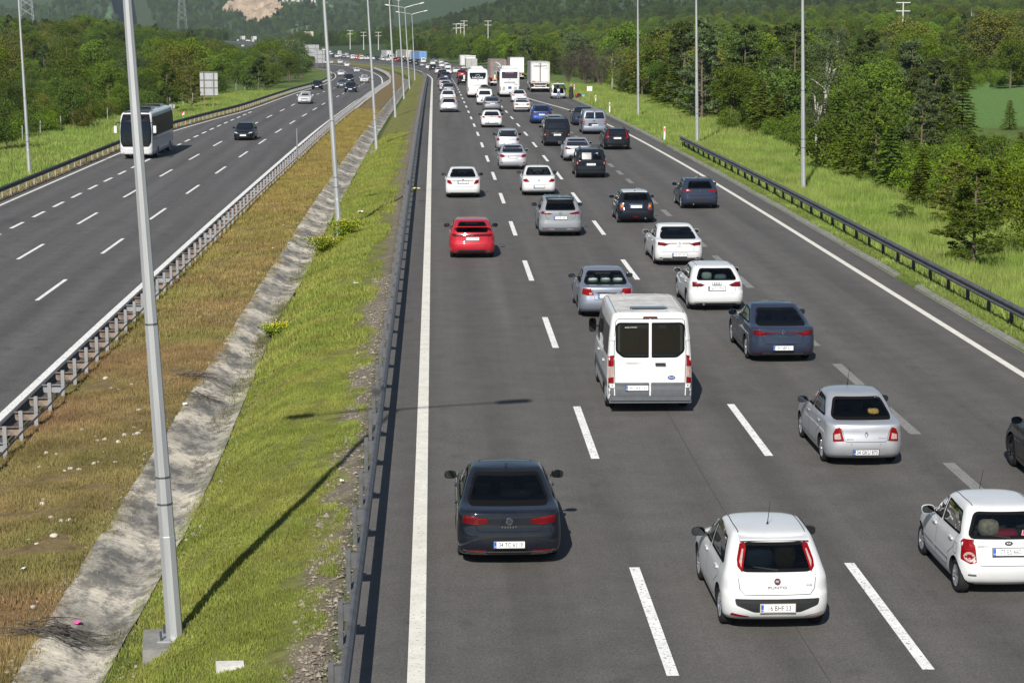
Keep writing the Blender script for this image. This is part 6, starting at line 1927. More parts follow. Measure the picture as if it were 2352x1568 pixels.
def cards(P, S, rs, flat=0.0, aspect=1.0, dirs=None):
    """one leaf-clump quad at each point; flat>0 turns faces towards +Z"""
    n = len(P)
    a = rs.normal(size=(n, 3))
    a /= np.linalg.norm(a, axis=1)[:, None]
    if dirs is not None:
        a = dirs + .25 * a
        a /= np.linalg.norm(a, axis=1)[:, None]
    nb = rs.normal(size=(n, 3)); nb[:, 2] += flat * 3
    b = np.cross(nb, a); b /= np.linalg.norm(b, axis=1)[:, None] + 1e-9
    a = a * (S * aspect)[:, None]; b = b * S[:, None]
    k = rs.uniform(.55, 1.0, (n, 4))
    q = np.stack([P - a * k[:, :1], P - b * k[:, 1:2] * .8, P + a * k[:, 2:3], P + b * k[:, 3:] * .8], 1)
    return q.reshape(-1, 3)

def crown_mesh(name, q, br):
    me = tri_mesh(name, q, 4)
    add_color(me, np.repeat(np.repeat(br[:, None], 4, 0), 3, 1))
    return me

def broadleaf(seed, h, w, n, ls, base=.18, clumps=30, sparse=1.0, tall=1.0):
    rs = np.random.default_rng(seed)
    cz = h * (base + 1) / 2; rz = h * (1 - base) / 2
    C_ = []
    while len(C_) < clumps:
        p = rs.uniform(-1, 1, 3)
        r = np.linalg.norm(p)
        if .30 < r < 1 and not (p[2] < -.55 and abs(p[0]) > .7):
            C_.append(p)
    C_ = np.array(C_) * np.array([w / 2, w / 2, rz]) * .80 + np.array([0, 0, cz])
    R_ = rs.uniform(.16, .30, clumps) * w * .85
    P, B = [], []
    per = int(n / clumps)
    for c, r in zip(C_, R_):
        d = rs.normal(size=(per, 3)); d /= np.linalg.norm(d, axis=1)[:, None]
        d[:, 2] = np.where(rs.random(per) < .55, np.abs(d[:, 2]), d[:, 2])
        rad = r * rs.uniform(.55, 1.08, per) ** .6
        P.append(c + d * rad[:, None] * np.array([1, 1, .8]))
        B.append(np.full(per, rs.uniform(.72, 1.22)) * rs.uniform(.78, 1.22, per))
    P, B = np.concatenate(P), np.concatenate(B)
    S = rs.uniform(.7, 1.3, len(P)) * ls
    me = crown_mesh('crown', cards(P, S, rs, .25), B)
    b = MB().tube([(0, 0, -.3), (0.05, 0, h * .3), (.0, .06, h * .75)], [.035 * h * .55, .026 * h * .55, .008 * h], 7)
    for k in range(7):
        c = C_[k % clumps]
        b.tube([(0, 0, h * rs.uniform(.15, .5)), tuple(c * np.array([.5, .5, 1]) - np.array([0, 0, .15 * h]) * .3), tuple(c)], [.012 * h, .008 * h, .003 * h], 5, cap=False)
    return me, b.mesh('trunk', True, 50)

def cedar(seed, h, w, n, ls):
    rs = np.random.default_rng(seed)
    P, Dr, B = [], [], []
    lv = int(h / .30)
    for i in range(lv):
        z = h * (.06 + .94 * i / lv)
        rad = w / 2 * (1 - (i / lv) ** 1.15) * rs.uniform(.75, 1.1) + .12
        nb = rs.integers(5, 8)
        a0 = rs.uniform(0, 6.28)
        for k in range(nb):
            a = a0 + 6.283 * k / nb + rs.normal(0, .2)
            r_ = rad * rs.uniform(.7, 1.1)
            m = max(3, int(n / lv / nb))
            t = rs.uniform(.15, 1, m) ** .7
            x = r_ * t * math.cos(a) + rs.normal(0, .07, m) * (1.2 + t); y = r_ * t * math.sin(a) + rs.normal(0, .07, m) * (1.2 + t)
            zz = z + .10 * r_ * np.sin(t * 2.2) - .16 * r_ * t * t + rs.normal(0, .03, m)
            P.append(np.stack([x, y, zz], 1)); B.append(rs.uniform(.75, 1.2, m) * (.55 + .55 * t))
            Dr.append(np.tile([math.cos(a), math.sin(a), -.1], (m, 1)))
    P, B, Dr = np.concatenate(P), np.concatenate(B), np.concatenate(Dr)
    S = rs.uniform(.6, 1.3, len(P)) * ls
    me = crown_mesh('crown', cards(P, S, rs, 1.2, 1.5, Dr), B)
    b = MB().tube([(0, 0, -.3), (0, 0, h * .5), (0.02, 0, h * 1.02)], [.022 * h, .014 * h, .004 * h], 7)
    return me, b.mesh('trunk', True, 50)

def pine(seed, h, w, n, ls, base=.05):
    rs = np.random.default_rng(seed)
    P, B, br = [], [], []
    nbr = int(h * 7)
    for i in range(nbr):
        f = base + (1 - base) * (i + rs.random()) / nbr
        a = rs.uniform(0, 6.283); L_ = w / 2 * (1.05 - f) ** .6 * rs.uniform(.55, 1.15)
        z0 = h * f
        tip = np.array([L_ * math.cos(a), L_ * math.sin(a), z0 + L_ * rs.uniform(.15, .55)])
        br.append(((0, 0, z0), tuple(tip)))
        for s_ in (.55, .8, 1.0):
            c = np.array([0, 0, z0]) * (1 - s_) + tip * s_ + rs.normal(0, .08, 3)
            m = max(4, int(n / nbr / 3))
            d = rs.normal(size=(m, 3)); d /= np.linalg.norm(d, axis=1)[:, None]; d[:, 2] = np.abs(d[:, 2]) * .8 + .1
            P.append(c + d * (.10 + .20 * rs.random((m, 1))) * (w / 4.0)); B.append(np.full(m, rs.uniform(.6, 1.25)) * rs.uniform(.8, 1.2, m))
    P, B = np.concatenate(P), np.concatenate(B)
    me = crown_mesh('crown', cards(P, rs.uniform(.6, 1.3, len(P)) * ls, rs, 0, 2.6), B)
    b = MB().tube([(0, 0, -.3), (.04, .02, h * .5), (0, 0, h)], [.014 * h, .010 * h, .004 * h], 7)
    for a, t in br[::3]: b.tube([a, t], [.012 * h * .5, .004 * h * .5], 4, cap=False)
    return me, b.mesh('trunk', True, 50)

def bare(seed, h, w, n):
    rs = np.random.default_rng(seed)
    P, Dr, B = [], [], []
    b = MB()
    for k in range(16):
        a = rs.uniform(0, 6.283); r_ = w / 2 * rs.uniform(.2, 1)
        tip = np.array([r_ * math.cos(a), r_ * math.sin(a), h * rs.uniform(.6, 1)])
        b.tube([(rs.normal(0, .08), rs.normal(0, .08), -.1), tuple(tip * np.array([.4, .4, .5])), tuple(tip)], [.02 * h * .3, .012 * h * .3, .004], 4, cap=False)
        m = n // 16
        t = rs.uniform(.35, 1, m)
        P.append(tip * np.stack([t, t, t], 1) + rs.normal(0, .09 * w, (m, 3)))
        d = rs.normal(size=(m, 3)); d[:, 2] = np.abs(d[:, 2]) + .6; d /= np.linalg.norm(d, axis=1)[:, None]; Dr.append(d)
        B.append(rs.uniform(.6, 1.4, m))
    P, B, Dr = np.concatenate(P), np.concatenate(B), np.concatenate(Dr)
    S = rs.uniform(.5, 1.2, len(P)) * .028
    return crown_mesh('crown', cards(P, S, rs, 0, 9.0, Dr), B), b.mesh('trunk')

VAR = {}
for i in range(4): VAR['broad%d' % i] = broadleaf(20 + i, 8.0, [6.4, 5.6, 7.2, 5.0][i], 7200, .115, [.10, .15, .06, .2][i], [34, 28, 40, 26][i])
for i in range(3): VAR['shrub%d' % i] = broadleaf(40 + i, 3.0, [3.4, 2.8, 3.8][i], 3400, .075, .02, 22)
for i in range(3): VAR['cedar%d' % i] = cedar(60 + i, 6.0, [4.4, 3.7, 4.8][i], 6500, .125)
for i in range(3): VAR['pine%d' % i] = pine(80 + i, [7.0, 4.0, 8.0][i], [4.6, 3.6, 5.0][i], 7000, .066 + .01 * (i == 2))
for i in range(2): VAR['poplar%d' % i] = broadleaf(100 + i, 11.0, 4.0, 4200, .10, .30, 34)
for i in range(2): VAR['bare%d' % i] = bare(120 + i, 4.5, 4.0, 2600)
for k_, m_ in {'broad0': 'mid', 'broad1': 'bright', 'broad2': 'dark', 'broad3': 'olive', 'shrub0': 'mid', 'shrub1': 'dark', 'shrub2': 'bright', 'cedar0': 'cedar', 'cedar1': 'mid', 'cedar2': 'cedar', 'pine0': 'pine', 'pine1': 'pine', 'pine2': 'pine', 'poplar0': 'grey', 'poplar1': 'grey', 'bare0': 'bare', 'bare1': 'bare'}.items():
    VAR[k_][0].materials.append(LF[m_])
VH = {'broad': 8.0, 'shrub': 3.0, 'cedar': 6.0, 'pine': 7.0, 'poplar': 11.0, 'bare': 4.5}
NAMES = {'broad': ('broadleaf_tree', 'tree'), 'shrub': ('shrub', 'shrub'), 'cedar': ('cedar_tree', 'tree'), 'pine': ('pine_tree', 'tree'), 'poplar': ('poplar_tree', 'tree'), 'bare': ('bare_thicket', 'shrub')}
LEAFW = {'bright': 'bright green', 'mid': 'mid green', 'dark': 'dark green', 'olive': 'olive green', 'grey': 'grey green', 'cedar': 'yellow green', 'pine': 'dark needled', 'rust': 'rust brown', 'bare': 'leafless brown', 'white': 'white blossoming'}
NPLANT = {}
def plant(kind, leaf, pos, h, label=None, group=None, wide=1.0):
    base = kind.rstrip('0123456789')
    if base == kind: kind = kind + str(RND.randrange(len([k for k in VAR if k.startswith(kind)])))
    cm, tm = VAR[kind]
    hv = {'pine1': 4.0, 'pine2': 8.0}.get(kind, VH[base])
    s_ = h / hv
    nm, cat = NAMES[base]
    e = empty(nm, pos, RND.uniform(0, 6.28), label, cat, group)
    e.scale = (s_ * wide, s_ * wide, s_)
    o = obj('crown', cm, LF[leaf], e)
    if o.material_slots[0].material != LF[leaf]:
        o.material_slots[0].link = 'OBJECT'; o.material_slots[0].material = LF[leaf]
    obj('trunk', tm, PALEB if base == 'poplar' else BARK, e)
    NPLANT[base] = NPLANT.get(base, 0) + 1
    return e

# trees one can pick out, by where their foot stands in the photograph: x, foot y, height in metres
TREES = [
    ('broad1', 'bright', 1418, 208, 3.6, 'bright green rounded tree at the verge behind the last right lamp post'),
    ('bare0', 'bare', 1345, 198, 6.5, 'tall leafless brown thicket behind the broken-down van'), ('bare1', 'bare', 1378, 202, 6.0, 'leafless thicket beside the bright rounded tree'),
    ('bare0', 'bare', 1305, 192, 5.5, 'leafless thicket above the lettered trailer lorry'),
    ('pine2', 'pine', 1562, 240, 9.0, 'tall dark pine between the two farther right lamp posts'), ('shrub1', 'dark', 1515, 232, 4.0, 'dark rounded shrub beside the farther right lamp post'),
    ('shrub0', 'rust', 1658, 264, 2.3, 'rust brown dead bush in the verge between two right lamp posts'), ('shrub0', 'mid', 1672, 305, 2.0, 'round green bush standing in the tall grass of the verge'),
    ('cedar0', 'cedar', 1745, 312, 4.6, 'yellow green cedar right of the round verge bush'), ('cedar1', 'cedar', 1785, 318, 3.8, 'slimmer yellow green cedar beside the verge bush'),
    ('cedar2', 'cedar', 1895, 345, 3.6, 'broad cedar behind the nearest right lamp post'), ('shrub2', 'mid', 1822, 338, 2.4, 'low bush at the foot of the nearest right lamp post'),
    ('broad0', 'mid', 1955, 330, 5.0, 'leafy tree in the wood edge right of the nearest right lamp post'), ('cedar1', 'mid', 2045, 442, 3.8, 'dark green cedar at the front of the wood edge'),
    ('pine0', 'grey', 2115, 395, 5.4, 'grey green pine behind the front cedar'), ('cedar2', 'cedar', 1995, 400, 3.4, 'low yellow green cedar left of the front cedar'),
    ('cedar0', 'mid', 2208, 330, 4.8, 'pointed cedar at the edge of the far green field'), ('cedar1', 'cedar', 2318, 300, 2.6, 'small lone cedar standing in the green field'),
    ('pine0', 'mid', 2236, 612, 3.6, 'sparse young pine close to the guard rail'), ('pine0', 'olive', 2190, 520, 2.8, 'olive young pine behind the sparse one'), ('shrub1', 'pine', 2076, 513, .9, 'tiny dark bush alone in the tall grass'),
    ('shrub2', 'bright', 2335, 452, 2.6, 'yellow green bush at the photo edge behind the young pine'), ('broad1', 'bright', 2085, 270, 6.0, 'bright yellow green tree in the middle of the wood'), ('broad3', 'mid', 2320, 205, 7.0, 'tree beyond the green field at the photo edge'),
    ('shrub0', 'white', 1782, 262, 2.2, 'white blossoming bush in the wood left of the nearest right lamp post'), ('shrub1', 'white', 1985, 190, 2.6, 'white blossoming bush under the bright tree'),
    ('poplar0', 'mid', 2010, 100, 11, 'pale stemmed poplar in the row above the wood, first of the row'), ('poplar1', 'grey', 2085, 98, 11, 'pale stemmed poplar in the middle of the row above the wood'), ('poplar0', 'mid', 2160, 96, 12, 'pale stemmed poplar toward the end of the row above the wood'), ('poplar1', 'grey', 2230, 96, 11, 'pale stemmed poplar last of the row above the wood'),
    ('poplar0', 'grey', 1925, 170, 9.5, 'slender poplar just below the power pole'),
    ('broad2', 'dark', 640, 158, 7.5, 'large dark tree clump beside the outer bend'), ('broad0', 'mid', 600, 165, 6.5, 'leafy tree left of the dark clump beside the outer bend'), ('broad1', 'dark', 690, 160, 6.0, 'dark tree next to the large sign backs'),
    ('broad3', 'olive', 665, 172, 4.0, 'brownish tree in front of the dark clump'), ('pine2', 'dark', 385, 262, 5.6, 'dark pine behind the oncoming coach'), ('pine0', 'olive', 440, 250, 5.0, 'open pine left of the big sign back'),
    ('broad2', 'bright', 215, 235, 5.0, 'bright green tree in the middle of the left slope'), ('broad0', 'dark', 20, 300, 5.2, 'dark tree at the left photo edge'), ('shrub0', 'mid', 120, 298, 2.6, 'bush behind the left lamp post'), ('shrub1', 'olive', 190, 300, 2.4, 'olive bush by the wire fence'), ('shrub2', 'dark', 60, 320, 2.4, 'dark bush beside the left lamp post'),
    ('shrub0', 'white', 270, 195, 3.0, 'white blossoming bush on the left slope beside the nearest lamp post'), ('broad2', 'grey', 120, 170, 6.0, 'grey green tree above the left meadow'), ('broad1', 'dark', 212, 52, 8.0, 'tree on the knoll beside the hilltop field')]
taken = []
for (k, lf, x, y, h, lab) in TREES:
    p = hit(x, y, G)
    plant(k, lf, p, h, lab, None, 1.45 if y > 500 else 1.0)
    taken.append((p.x, p.y))

def proj(x, y, z):
    v = Vector((x, y, z - CAM_H))
    d = v.dot(FWD)
    return CX + F * v.dot(RGT) / d, CY - F * v.dot(UPV) / d
CAPY = curve([(-60, 30), (0, 32), (60, 42), (120, 42), (165, 38), (198, 24), (262, 22), (288, 50), (350, 55), (420, 64), (480, 78), (508, 94), (560, 109), (604, 109), (612, 84), (660, 74), (700, 80), (720, 120), (3000, 120)])
def clear(x, y, far=True):
    u = x - float(XR(y)) - REDGE; v = float(XL(y) + OUT(y)) - .7 - x
    if 44 < x < 86 and 196 < y < 262: return True                     # green field on the right
    if x > .30 * y + 4 or x < -.222 * y - 6: return True               # outside the view
    if -82 < x < -54 and 300 < y < 372: return True                    # meadow on the left
    if x < -20 and y > 200:
        px, py = proj(x, y, float(G(x, y)) + 8)
        if far and 512 < px < 604 and py < 108 and y < 1250: return True       # gap through which the far road shows
        if px > 703 and y < 1300: return True
    return False
def u_of(x, y): return x - float(XR(y)) - REDGE
def scatter(n, side, y0, y1, e0, e1, kinds, hr, dmin, label, group, seed):
    r = random.Random(seed); k = t = 0
    while k < n and t < n * 60:
        t += 1
        y = y0 + (y1 - y0) * r.random() ** .8
        if side > 0: x = float(XR(y)) + REDGE + e0 + r.random() ** 1.25 * max(0, min(e1, .29 * y - 16.5 - e0 + 6))
        else: x = float(XL(y) + OUT(y)) - .7 - e0 - r.random() ** 1.1 * max(0, min(e1, .215 * y - 25 - e0 + 6))
        if clear(x, y, False) or any((x - a) ** 2 + (y - b) ** 2 < dmin * dmin for a, b in taken): continue
        kind, lf = kinds[int(r.random() * len(kinds))]
        h = r.uniform(*hr) * (1.0 if kind not in ('shrub', 'cedar') else .62)
        if side > 0 and y < 262:
            zg = float(G(x, y))
            while h > .8:
                px, py = proj(x, y, zg + h)
                if px > 2205 and py < 296: h *= .85
                else: break
            if h <= 1.1: continue
        if side < 0:
            zg = float(G(x, y))
            while h > 1.0:
                px, py = proj(x, y, zg + h)
                if py < float(CAPY(px)): h *= .85
                else: break
            if h <= 1.5: continue
        e = plant(kind, lf, (x, y, float(G(x, y)) - .1), h, None, group, r.uniform(.9, 1.25))
        sz = 'tall ' if h > hr[0] + .66 * (hr[1] - hr[0]) else 'low ' if h < hr[0] + .3 * (hr[1] - hr[0]) else ''
        px, py = proj(x, y, float(G(x, y)))
        if side > 0:
            wh = 'left of the farthest right lamp post' if px < 1466 else 'between the two farther right lamp posts' if px < 1600 else 'before the nearest right lamp post' if px < 1845 else 'right of the nearest right lamp post' if px < 2100 else 'by the right photo edge'
            dp = 'front row ' if u_of(x, y) < e0 + 9 else 'deep in '
        else:
            wh = 'left of the slender lamp post' if px < 52 else 'between slender and nearest lamp posts' if px < 300 else 'between nearest lamp post and big sign' if px < 470 else 'right of the big sign'
            dp = 'lower ' if py > 200 else 'upper ' if py < 130 else ''
        label = sz + '%s %s, ' + (dp + 'wood ' if side > 0 else dp + 'slope ') + wh
        e['label'] = label % (LEAFW[lf], {'broad': 'tree', 'shrub': 'shrub', 'cedar': 'cedar', 'pine': 'pine', 'poplar': 'poplar', 'bare': 'thicket'}[kind])
        taken.append((x, y)); k += 1
MIXR = [('cedar', 'cedar'), ('cedar', 'mid'), ('cedar', 'cedar'), ('broad', 'mid'), ('broad', 'dark'), ('broad', 'olive'), ('broad', 'bright'), ('cedar', 'cedar'), ('cedar', 'mid'), ('pine', 'pine'), ('pine', 'grey'), ('shrub', 'mid'), ('shrub', 'dark'), ('broad', 'grey'), ('broad', 'mid'), ('pine', 'pine'), ('broad', 'bright'), ('poplar', 'grey')]
MIXL = [('broad', 'mid'), ('broad', 'dark'), ('broad', 'mid'), ('broad', 'bright'), ('broad', 'olive'), ('broad', 'grey'), ('shrub', 'mid'), ('shrub', 'dark'), ('pine', 'pine'), ('broad', 'dark')]
scatter(34, 1, 62, 130, 6.5, 14, [('cedar', 'cedar'), ('cedar', 'mid'), ('cedar', 'cedar'), ('shrub', 'mid'), ('shrub', 'bright'), ('pine', 'mid'), ('shrub', 'mid'), ('broad', 'bright')], (3.0, 5.4), 2.0, '%s young %s in the near wood edge beside the guard rail', 'trees and shrubs of the right wood', 1)
scatter(150, 1, 125, 300, 8, 75, MIXR, (4.2, 9.2), 3.1, '%s %s in the wood on the right of the motorway', 'trees and shrubs of the right wood', 2)
scatter(95, 1, 290, 520, 6.5, 110, [m_ for m_ in MIXR if m_[0] != 'poplar'], (5.5, 11), 4.6, '%s %s in the farther wood on the right', 'trees and shrubs of the right wood', 3)
scatter(80, -1, 165, 330, 11, 40, [('shrub', 'mid'), ('shrub', 'dark'), ('shrub', 'olive'), ('broad', 'mid'), ('shrub', 'bright'), ('broad', 'dark')], (3.2, 5.2), 2.6, '%s %s between the wire fence and the left slope', 'trees and shrubs of the left slope', 4)
scatter(215, -1, 250, 690, 7, 130, MIXL, (4.5, 10.0), 4.2, '%s %s on the left wooded slope', 'trees and shrubs of the left slope', 5)

# ------------------------------------------------------------------ far woods as masses
def mass(name, label, pts, scl, protos, mat_note=None):
    me = bpy.data.meshes.new(name)
    me.from_pydata([tuple(p) for p in pts], [], [])
    n = len(pts)
    a = me.attributes.new('scl', 'FLOAT', 'POINT'); a.data.foreach_set('value', np.asarray(scl, np.float32))
    a = me.attributes.new('rot', 'FLOAT_VECTOR', 'POINT')
    rv = np.zeros((n, 3), np.float32); rv[:, 2] = NR.uniform(0, 6.28, n); a.data.foreach_set('vector', rv.ravel())
    a = me.attributes.new('pick', 'INT', 'POINT'); a.data.foreach_set('value', NR.integers(0, len(protos), n).astype(np.int32))
    o = obj(name, me); tag(o, label, kind='stuff')
    ng = bpy.data.node_groups.new(name, 'GeometryNodeTree')
    ng.interface.new_socket('Geometry', in_out='INPUT', socket_type='NodeSocketGeometry')
    ng.interface.new_socket('Geometry', in_out='OUTPUT', socket_type='NodeSocketGeometry')
    N, L = ng.nodes, ng.links
    gi, go = N.new('NodeGroupInput'), N.new('NodeGroupOutput')
    iop, g2i = N.new('GeometryNodeInstanceOnPoints'), N.new('GeometryNodeGeometryToInstance')
    for pr in protos[::-1]:
        oi = N.new('GeometryNodeObjectInfo'); oi.inputs['Object'].default_value = pr
        oi.transform_space = 'ORIGINAL'
        L.new(oi.outputs['Geometry'], g2i.inputs[0])
    def na(nm, ty):
        x = N.new('GeometryNodeInputNamedAttribute'); x.data_type = ty; x.inputs[0].default_value = nm
        return x.outputs[0]
    L.new(gi.outputs[0], iop.inputs['Points']); L.new(g2i.outputs[0], iop.inputs['Instance'])
    iop.inputs['Pick Instance'].default_value = True
    L.new(na('pick', 'INT'), iop.inputs['Instance Index']); L.new(na('rot', 'FLOAT_VECTOR'), iop.inputs['Rotation']); L.new(na('scl', 'FLOAT'), iop.inputs['Scale'])
    L.new(iop.outputs[0], go.inputs[0])
    md = o.modifiers.new('scatter', 'NODES'); md.node_group = ng
    return o
def proto(kind):
    """the crown of a tree that already stands in the wood"""
    return next(o for o in SC.objects if o.name.startswith('crown') and o.data == VAR[kind][0] and o.material_slots[0].link == 'DATA')
FIELDS = []        # filled in by the far fields: test functions
def in_field(x, y): return any(f(x, y) for f in FIELDS)
def sample(n, y0, y1, xf0, xf1, seed, cond=None):
    r = np.random.default_rng(seed); out = []
    while len(out) < n:
        y = r.uniform(y0, y1); x = r.uniform(xf0(y), xf1(y))
        if cond is None or cond(x, y): out.append((x, y))
    a = np.array(out)
    return np.column_stack([a, G(a[:, 0], a[:, 1]) - .2])
# ================================================================== far fields and the quarry
def inside(poly, x, y):
    c = False
    for i in range(len(poly)):
        (x0, y0), (x1, y1) = poly[i], poly[i - 1]
        if (y0 > y) != (y1 > y) and x < (x1 - x0) * (y - y0) / (y1 - y0) + x0: c = not c
    return c
def patch(name, label, pix, mat, cell, dz=.5, bumpf=None):
    W_ = [hit(x, y, G) for x, y in pix]
    poly = [(p.x, p.y) for p in W_]
    xs, ys = [p[0] for p in poly], [p[1] for p in poly]
    nx, ny = int((max(xs) - min(xs)) / cell) + 2, int((max(ys) - min(ys)) / cell) + 2
    V, Fc, id_ = [], [], {}
    def vid(i, j):
        if (i, j) not in id_:
            x, y = min(xs) + i * cell, min(ys) + j * cell
            id_[(i, j)] = len(V); V.append((x, y, float(G(x, y)) + dz + (bumpf(x, y) if bumpf else 0)))
        return id_[(i, j)]
    for j in range(ny):
        for i in range(nx):
            if inside(poly, min(xs) + (i + .5) * cell, min(ys) + (j + .5) * cell):
                Fc.append((vid(i, j), vid(i + 1, j), vid(i + 1, j + 1), vid(i, j + 1)))
    if not Fc: return
    o = obj(name, mesh_np(name, V, Fc, bumpf is None), mat); tag(o, label, kind='structure')
    FIELDS.append(lambda x, y, poly=poly: inside(poly, x, y))
FIELD1, FIELD2 = M('crop_green', (.085, .155, .05), .9, var=(.05, .25)), M('far_meadow', (.12, .17, .06), .9, var=(.02, .3))
patch('field', 'small green field on the knoll above the left slope', [(232, 58), (255, 47), (300, 43), (345, 46), (352, 53), (300, 58)], FIELD1, 4)
for pl, lab in (([(650, 76), (715, 58), (728, 66), (668, 80)], 'green hillside field below the quarry valley'), ([(698, 10), (760, 3), (842, 16), (790, 22), (720, 15)], 'long pale green field high on the far slope'), ([(672, 60), (690, 51), (702, 55), (684, 63)], 'small pale field between far hedges'),
                ([(766, 50), (780, 44), (786, 48), (774, 53)], 'tiny pale field beside the pine hill'), ([(640, 8), (690, 2), (694, 10), (650, 14)], 'upper pale field left of the second lamp post')):
    patch('field', lab, pl, FIELD2, 9)
def qb(x, y): return 5 * (math.floor((y + 9 * math.sin(x * .03)) / 38) % 2) + 4 * math.sin(x * .11) * math.cos(y * .07) + 3 * math.sin(x * .31 + y * .2)
patch('quarry', 'pale orange quarry face cut into the far mountain', [(508, 30), (528, 14), (548, 0), (606, -6), (640, 8), (648, 26), (622, 48), (596, 60), (566, 54), (560, 40), (534, 34)], M('quarry_rock', (.33, .25, .175), .95, var=(.035, .4, (1, .4, 1)), bump=(.3, 1.0)), 5, 1.0, qb)

# ------------------------------------------------------------------ masses of far trees
ok = lambda x, y: not in_field(x, y) and not clear(x, y)
r_edge = lambda y: float(XR(y)) + REDGE + 3.5
l_edge = lambda y: float(XL(y) + OUT(y)) - 6
P_ = sample(1500, 500, 1350, r_edge, lambda y: .30 * y, 21, ok)
mass('far_wood', 'dense mixed wood along the right of the far bend', P_, NR.uniform(.85, 1.35, len(P_)), [proto('broad0'), proto('broad2'), proto('broad3'), proto('broad1'), proto('pine0')])
P_ = sample(1800, 640, 1650, lambda y: -.222 * y, l_edge, 22, lambda x, y: not in_field(x, y) and not clear(x, y, False))
_s = NR.uniform(.75, 1.15, len(P_)); _keep = []
for i_, p_ in enumerate(P_):
    while _s[i_] > .3:
        px, py = proj(p_[0], p_[1], p_[2] + 8 * _s[i_])
        if py < float(CAPY(px)) and p_[1] < 1250: _s[i_] *= .85
        else: break
    if _s[i_] > .3: _keep.append(i_)
P_, _s = P_[_keep], _s[_keep]
mass('far_wood', 'dense wood left of the far road below the quarry', P_, _s, [proto('broad0'), proto('broad2'), proto('broad2'), proto('pine2')])
P_ = sample(5200, 1350, 2700, lambda y: max(float(XR(y)) + 40, -.10 * y), lambda y: .30 * y, 23, lambda x, y: not in_field(x, y))
mass('pine_forest', 'dark pine forest covering the hill straight ahead', P_, NR.uniform(.9, 1.4, len(P_)), [proto('pine0'), proto('broad2'), proto('pine2')])
P_ = sample(8500, 1650, 3500, lambda y: -.222 * y, lambda y: -.02 * y, 24, lambda x, y: not in_field(x, y))
mass('mountain_forest', 'hazy blue green forest on the far mountain', P_, NR.uniform(.9, 1.5, len(P_)), [proto('broad2'), proto('pine2'), proto('broad0')])

P_ = sample(1500, 165, 680, lambda y: -.222 * y - 4, lambda y: float(XL(y) + OUT(y)) - 13, 25, lambda x, y: not clear(x, y, True))
mass('undergrowth', 'leafy undergrowth between the trees of the left slope', P_, NR.uniform(.35, .85, len(P_)), [proto('shrub0'), proto('shrub1'), proto('shrub2')])
P_ = sample(2600, 70, 520, lambda y: float(XR(y)) + REDGE + 7.0 + .012 * y, lambda y: max(.30 * y, 27.5 + .012 * y), 26, lambda x, y: not clear(x, y) and not (y < 262 and proj(x, y, 1)[0] > 2205) and not (150 < y < 230 and 1610 < proj(x, y, 1)[0] < 1705 and x < 32))
mass('undergrowth', 'leafy undergrowth between the trees of the right wood', P_, NR.uniform(.3, .8, len(P_)), [proto('shrub0'), proto('shrub1'), proto('shrub0')])

# ================================================================== grasses
GRASS = bpy.data.materials.new('grass_blades')
_nt, N, L, B = nodes(GRASS)
_at = N.new('ShaderNodeVertexColor'); _at.layer_name = 'Col'
N.remove(B)
_d, _t, _m = N.new('ShaderNodeBsdfDiffuse'), N.new('ShaderNodeBsdfTranslucent'), N.new('ShaderNodeMixShader')
_m.inputs[0].default_value = .3
for x in (_d, _t): L.new(_at.outputs[0], x.inputs[0])
L.new(_d.outputs[0], _m.inputs[1]); L.new(_t.outputs[0], _m.inputs[2]); L.new(_m.outputs[0], N['Material Output'].inputs[0])

def value_noise(x, y, s, seed=0):
    x, y = np.asarray(x) / s, np.asarray(y) / s
    xi, yi = np.floor(x).astype(int), np.floor(y).astype(int)
    h = lambda a, b: np.modf(np.abs(np.sin(a * 127.1 + b * 311.7 + seed * 17.3) * 43758.5453))[0]
    fx, fy = x - xi, y - yi
    fx, fy = fx * fx * (3 - 2 * fx), fy * fy * (3 - 2 * fy)
    return (h(xi, yi) * (1 - fx) + h(xi + 1, yi) * fx) * (1 - fy) + (h(xi, yi + 1) * (1 - fx) + h(xi + 1, yi + 1) * fx) * fy

def grass(name, label, XY, hgt, wid, blades, spread, pal, seed, lean=.35):
    """XY tufts; hgt per tuft; pal(x, y, rs) -> colours per tuft"""
    rs = np.random.default_rng(seed)
    n = len(XY)
    Z = G(XY[:, 0], XY[:, 1])
    col = pal(XY[:, 0], XY[:, 1], rs)
    X = np.repeat(XY[:, 0], blades) + rs.normal(0, spread, n * blades)
    Y = np.repeat(XY[:, 1], blades) + rs.normal(0, spread, n * blades)
    Zb = np.repeat(Z, blades) - .02
    H = np.repeat(hgt, blades) * rs.uniform(.55, 1.15, n * blades)
    a = rs.uniform(0, 6.283, n * blades); w = wid * rs.uniform(.7, 1.3, n * blades) / 2
    la = rs.uniform(0, 6.283, n * blades); ll = np.abs(rs.normal(0, lean, n * blades)) * H
    V = np.empty((n * blades, 3, 3))
    V[:, 0] = np.stack([X - w * np.cos(a), Y - w * np.sin(a), Zb], 1)
    V[:, 1] = np.stack([X + w * np.cos(a), Y + w * np.sin(a), Zb], 1)
    V[:, 2] = np.stack([X + ll * np.cos(la), Y + ll * np.sin(la), Zb + H], 1)
    me = tri_mesh(name, V.reshape(-1, 3), 3)
    c = np.repeat(np.repeat(col, blades, 0) * rs.uniform(.75, 1.25, (n * blades, 1)), 3, 0)
    add_color(me, c)
    o = obj(name, me, GRASS); tag(o, label, kind='stuff')
    return o

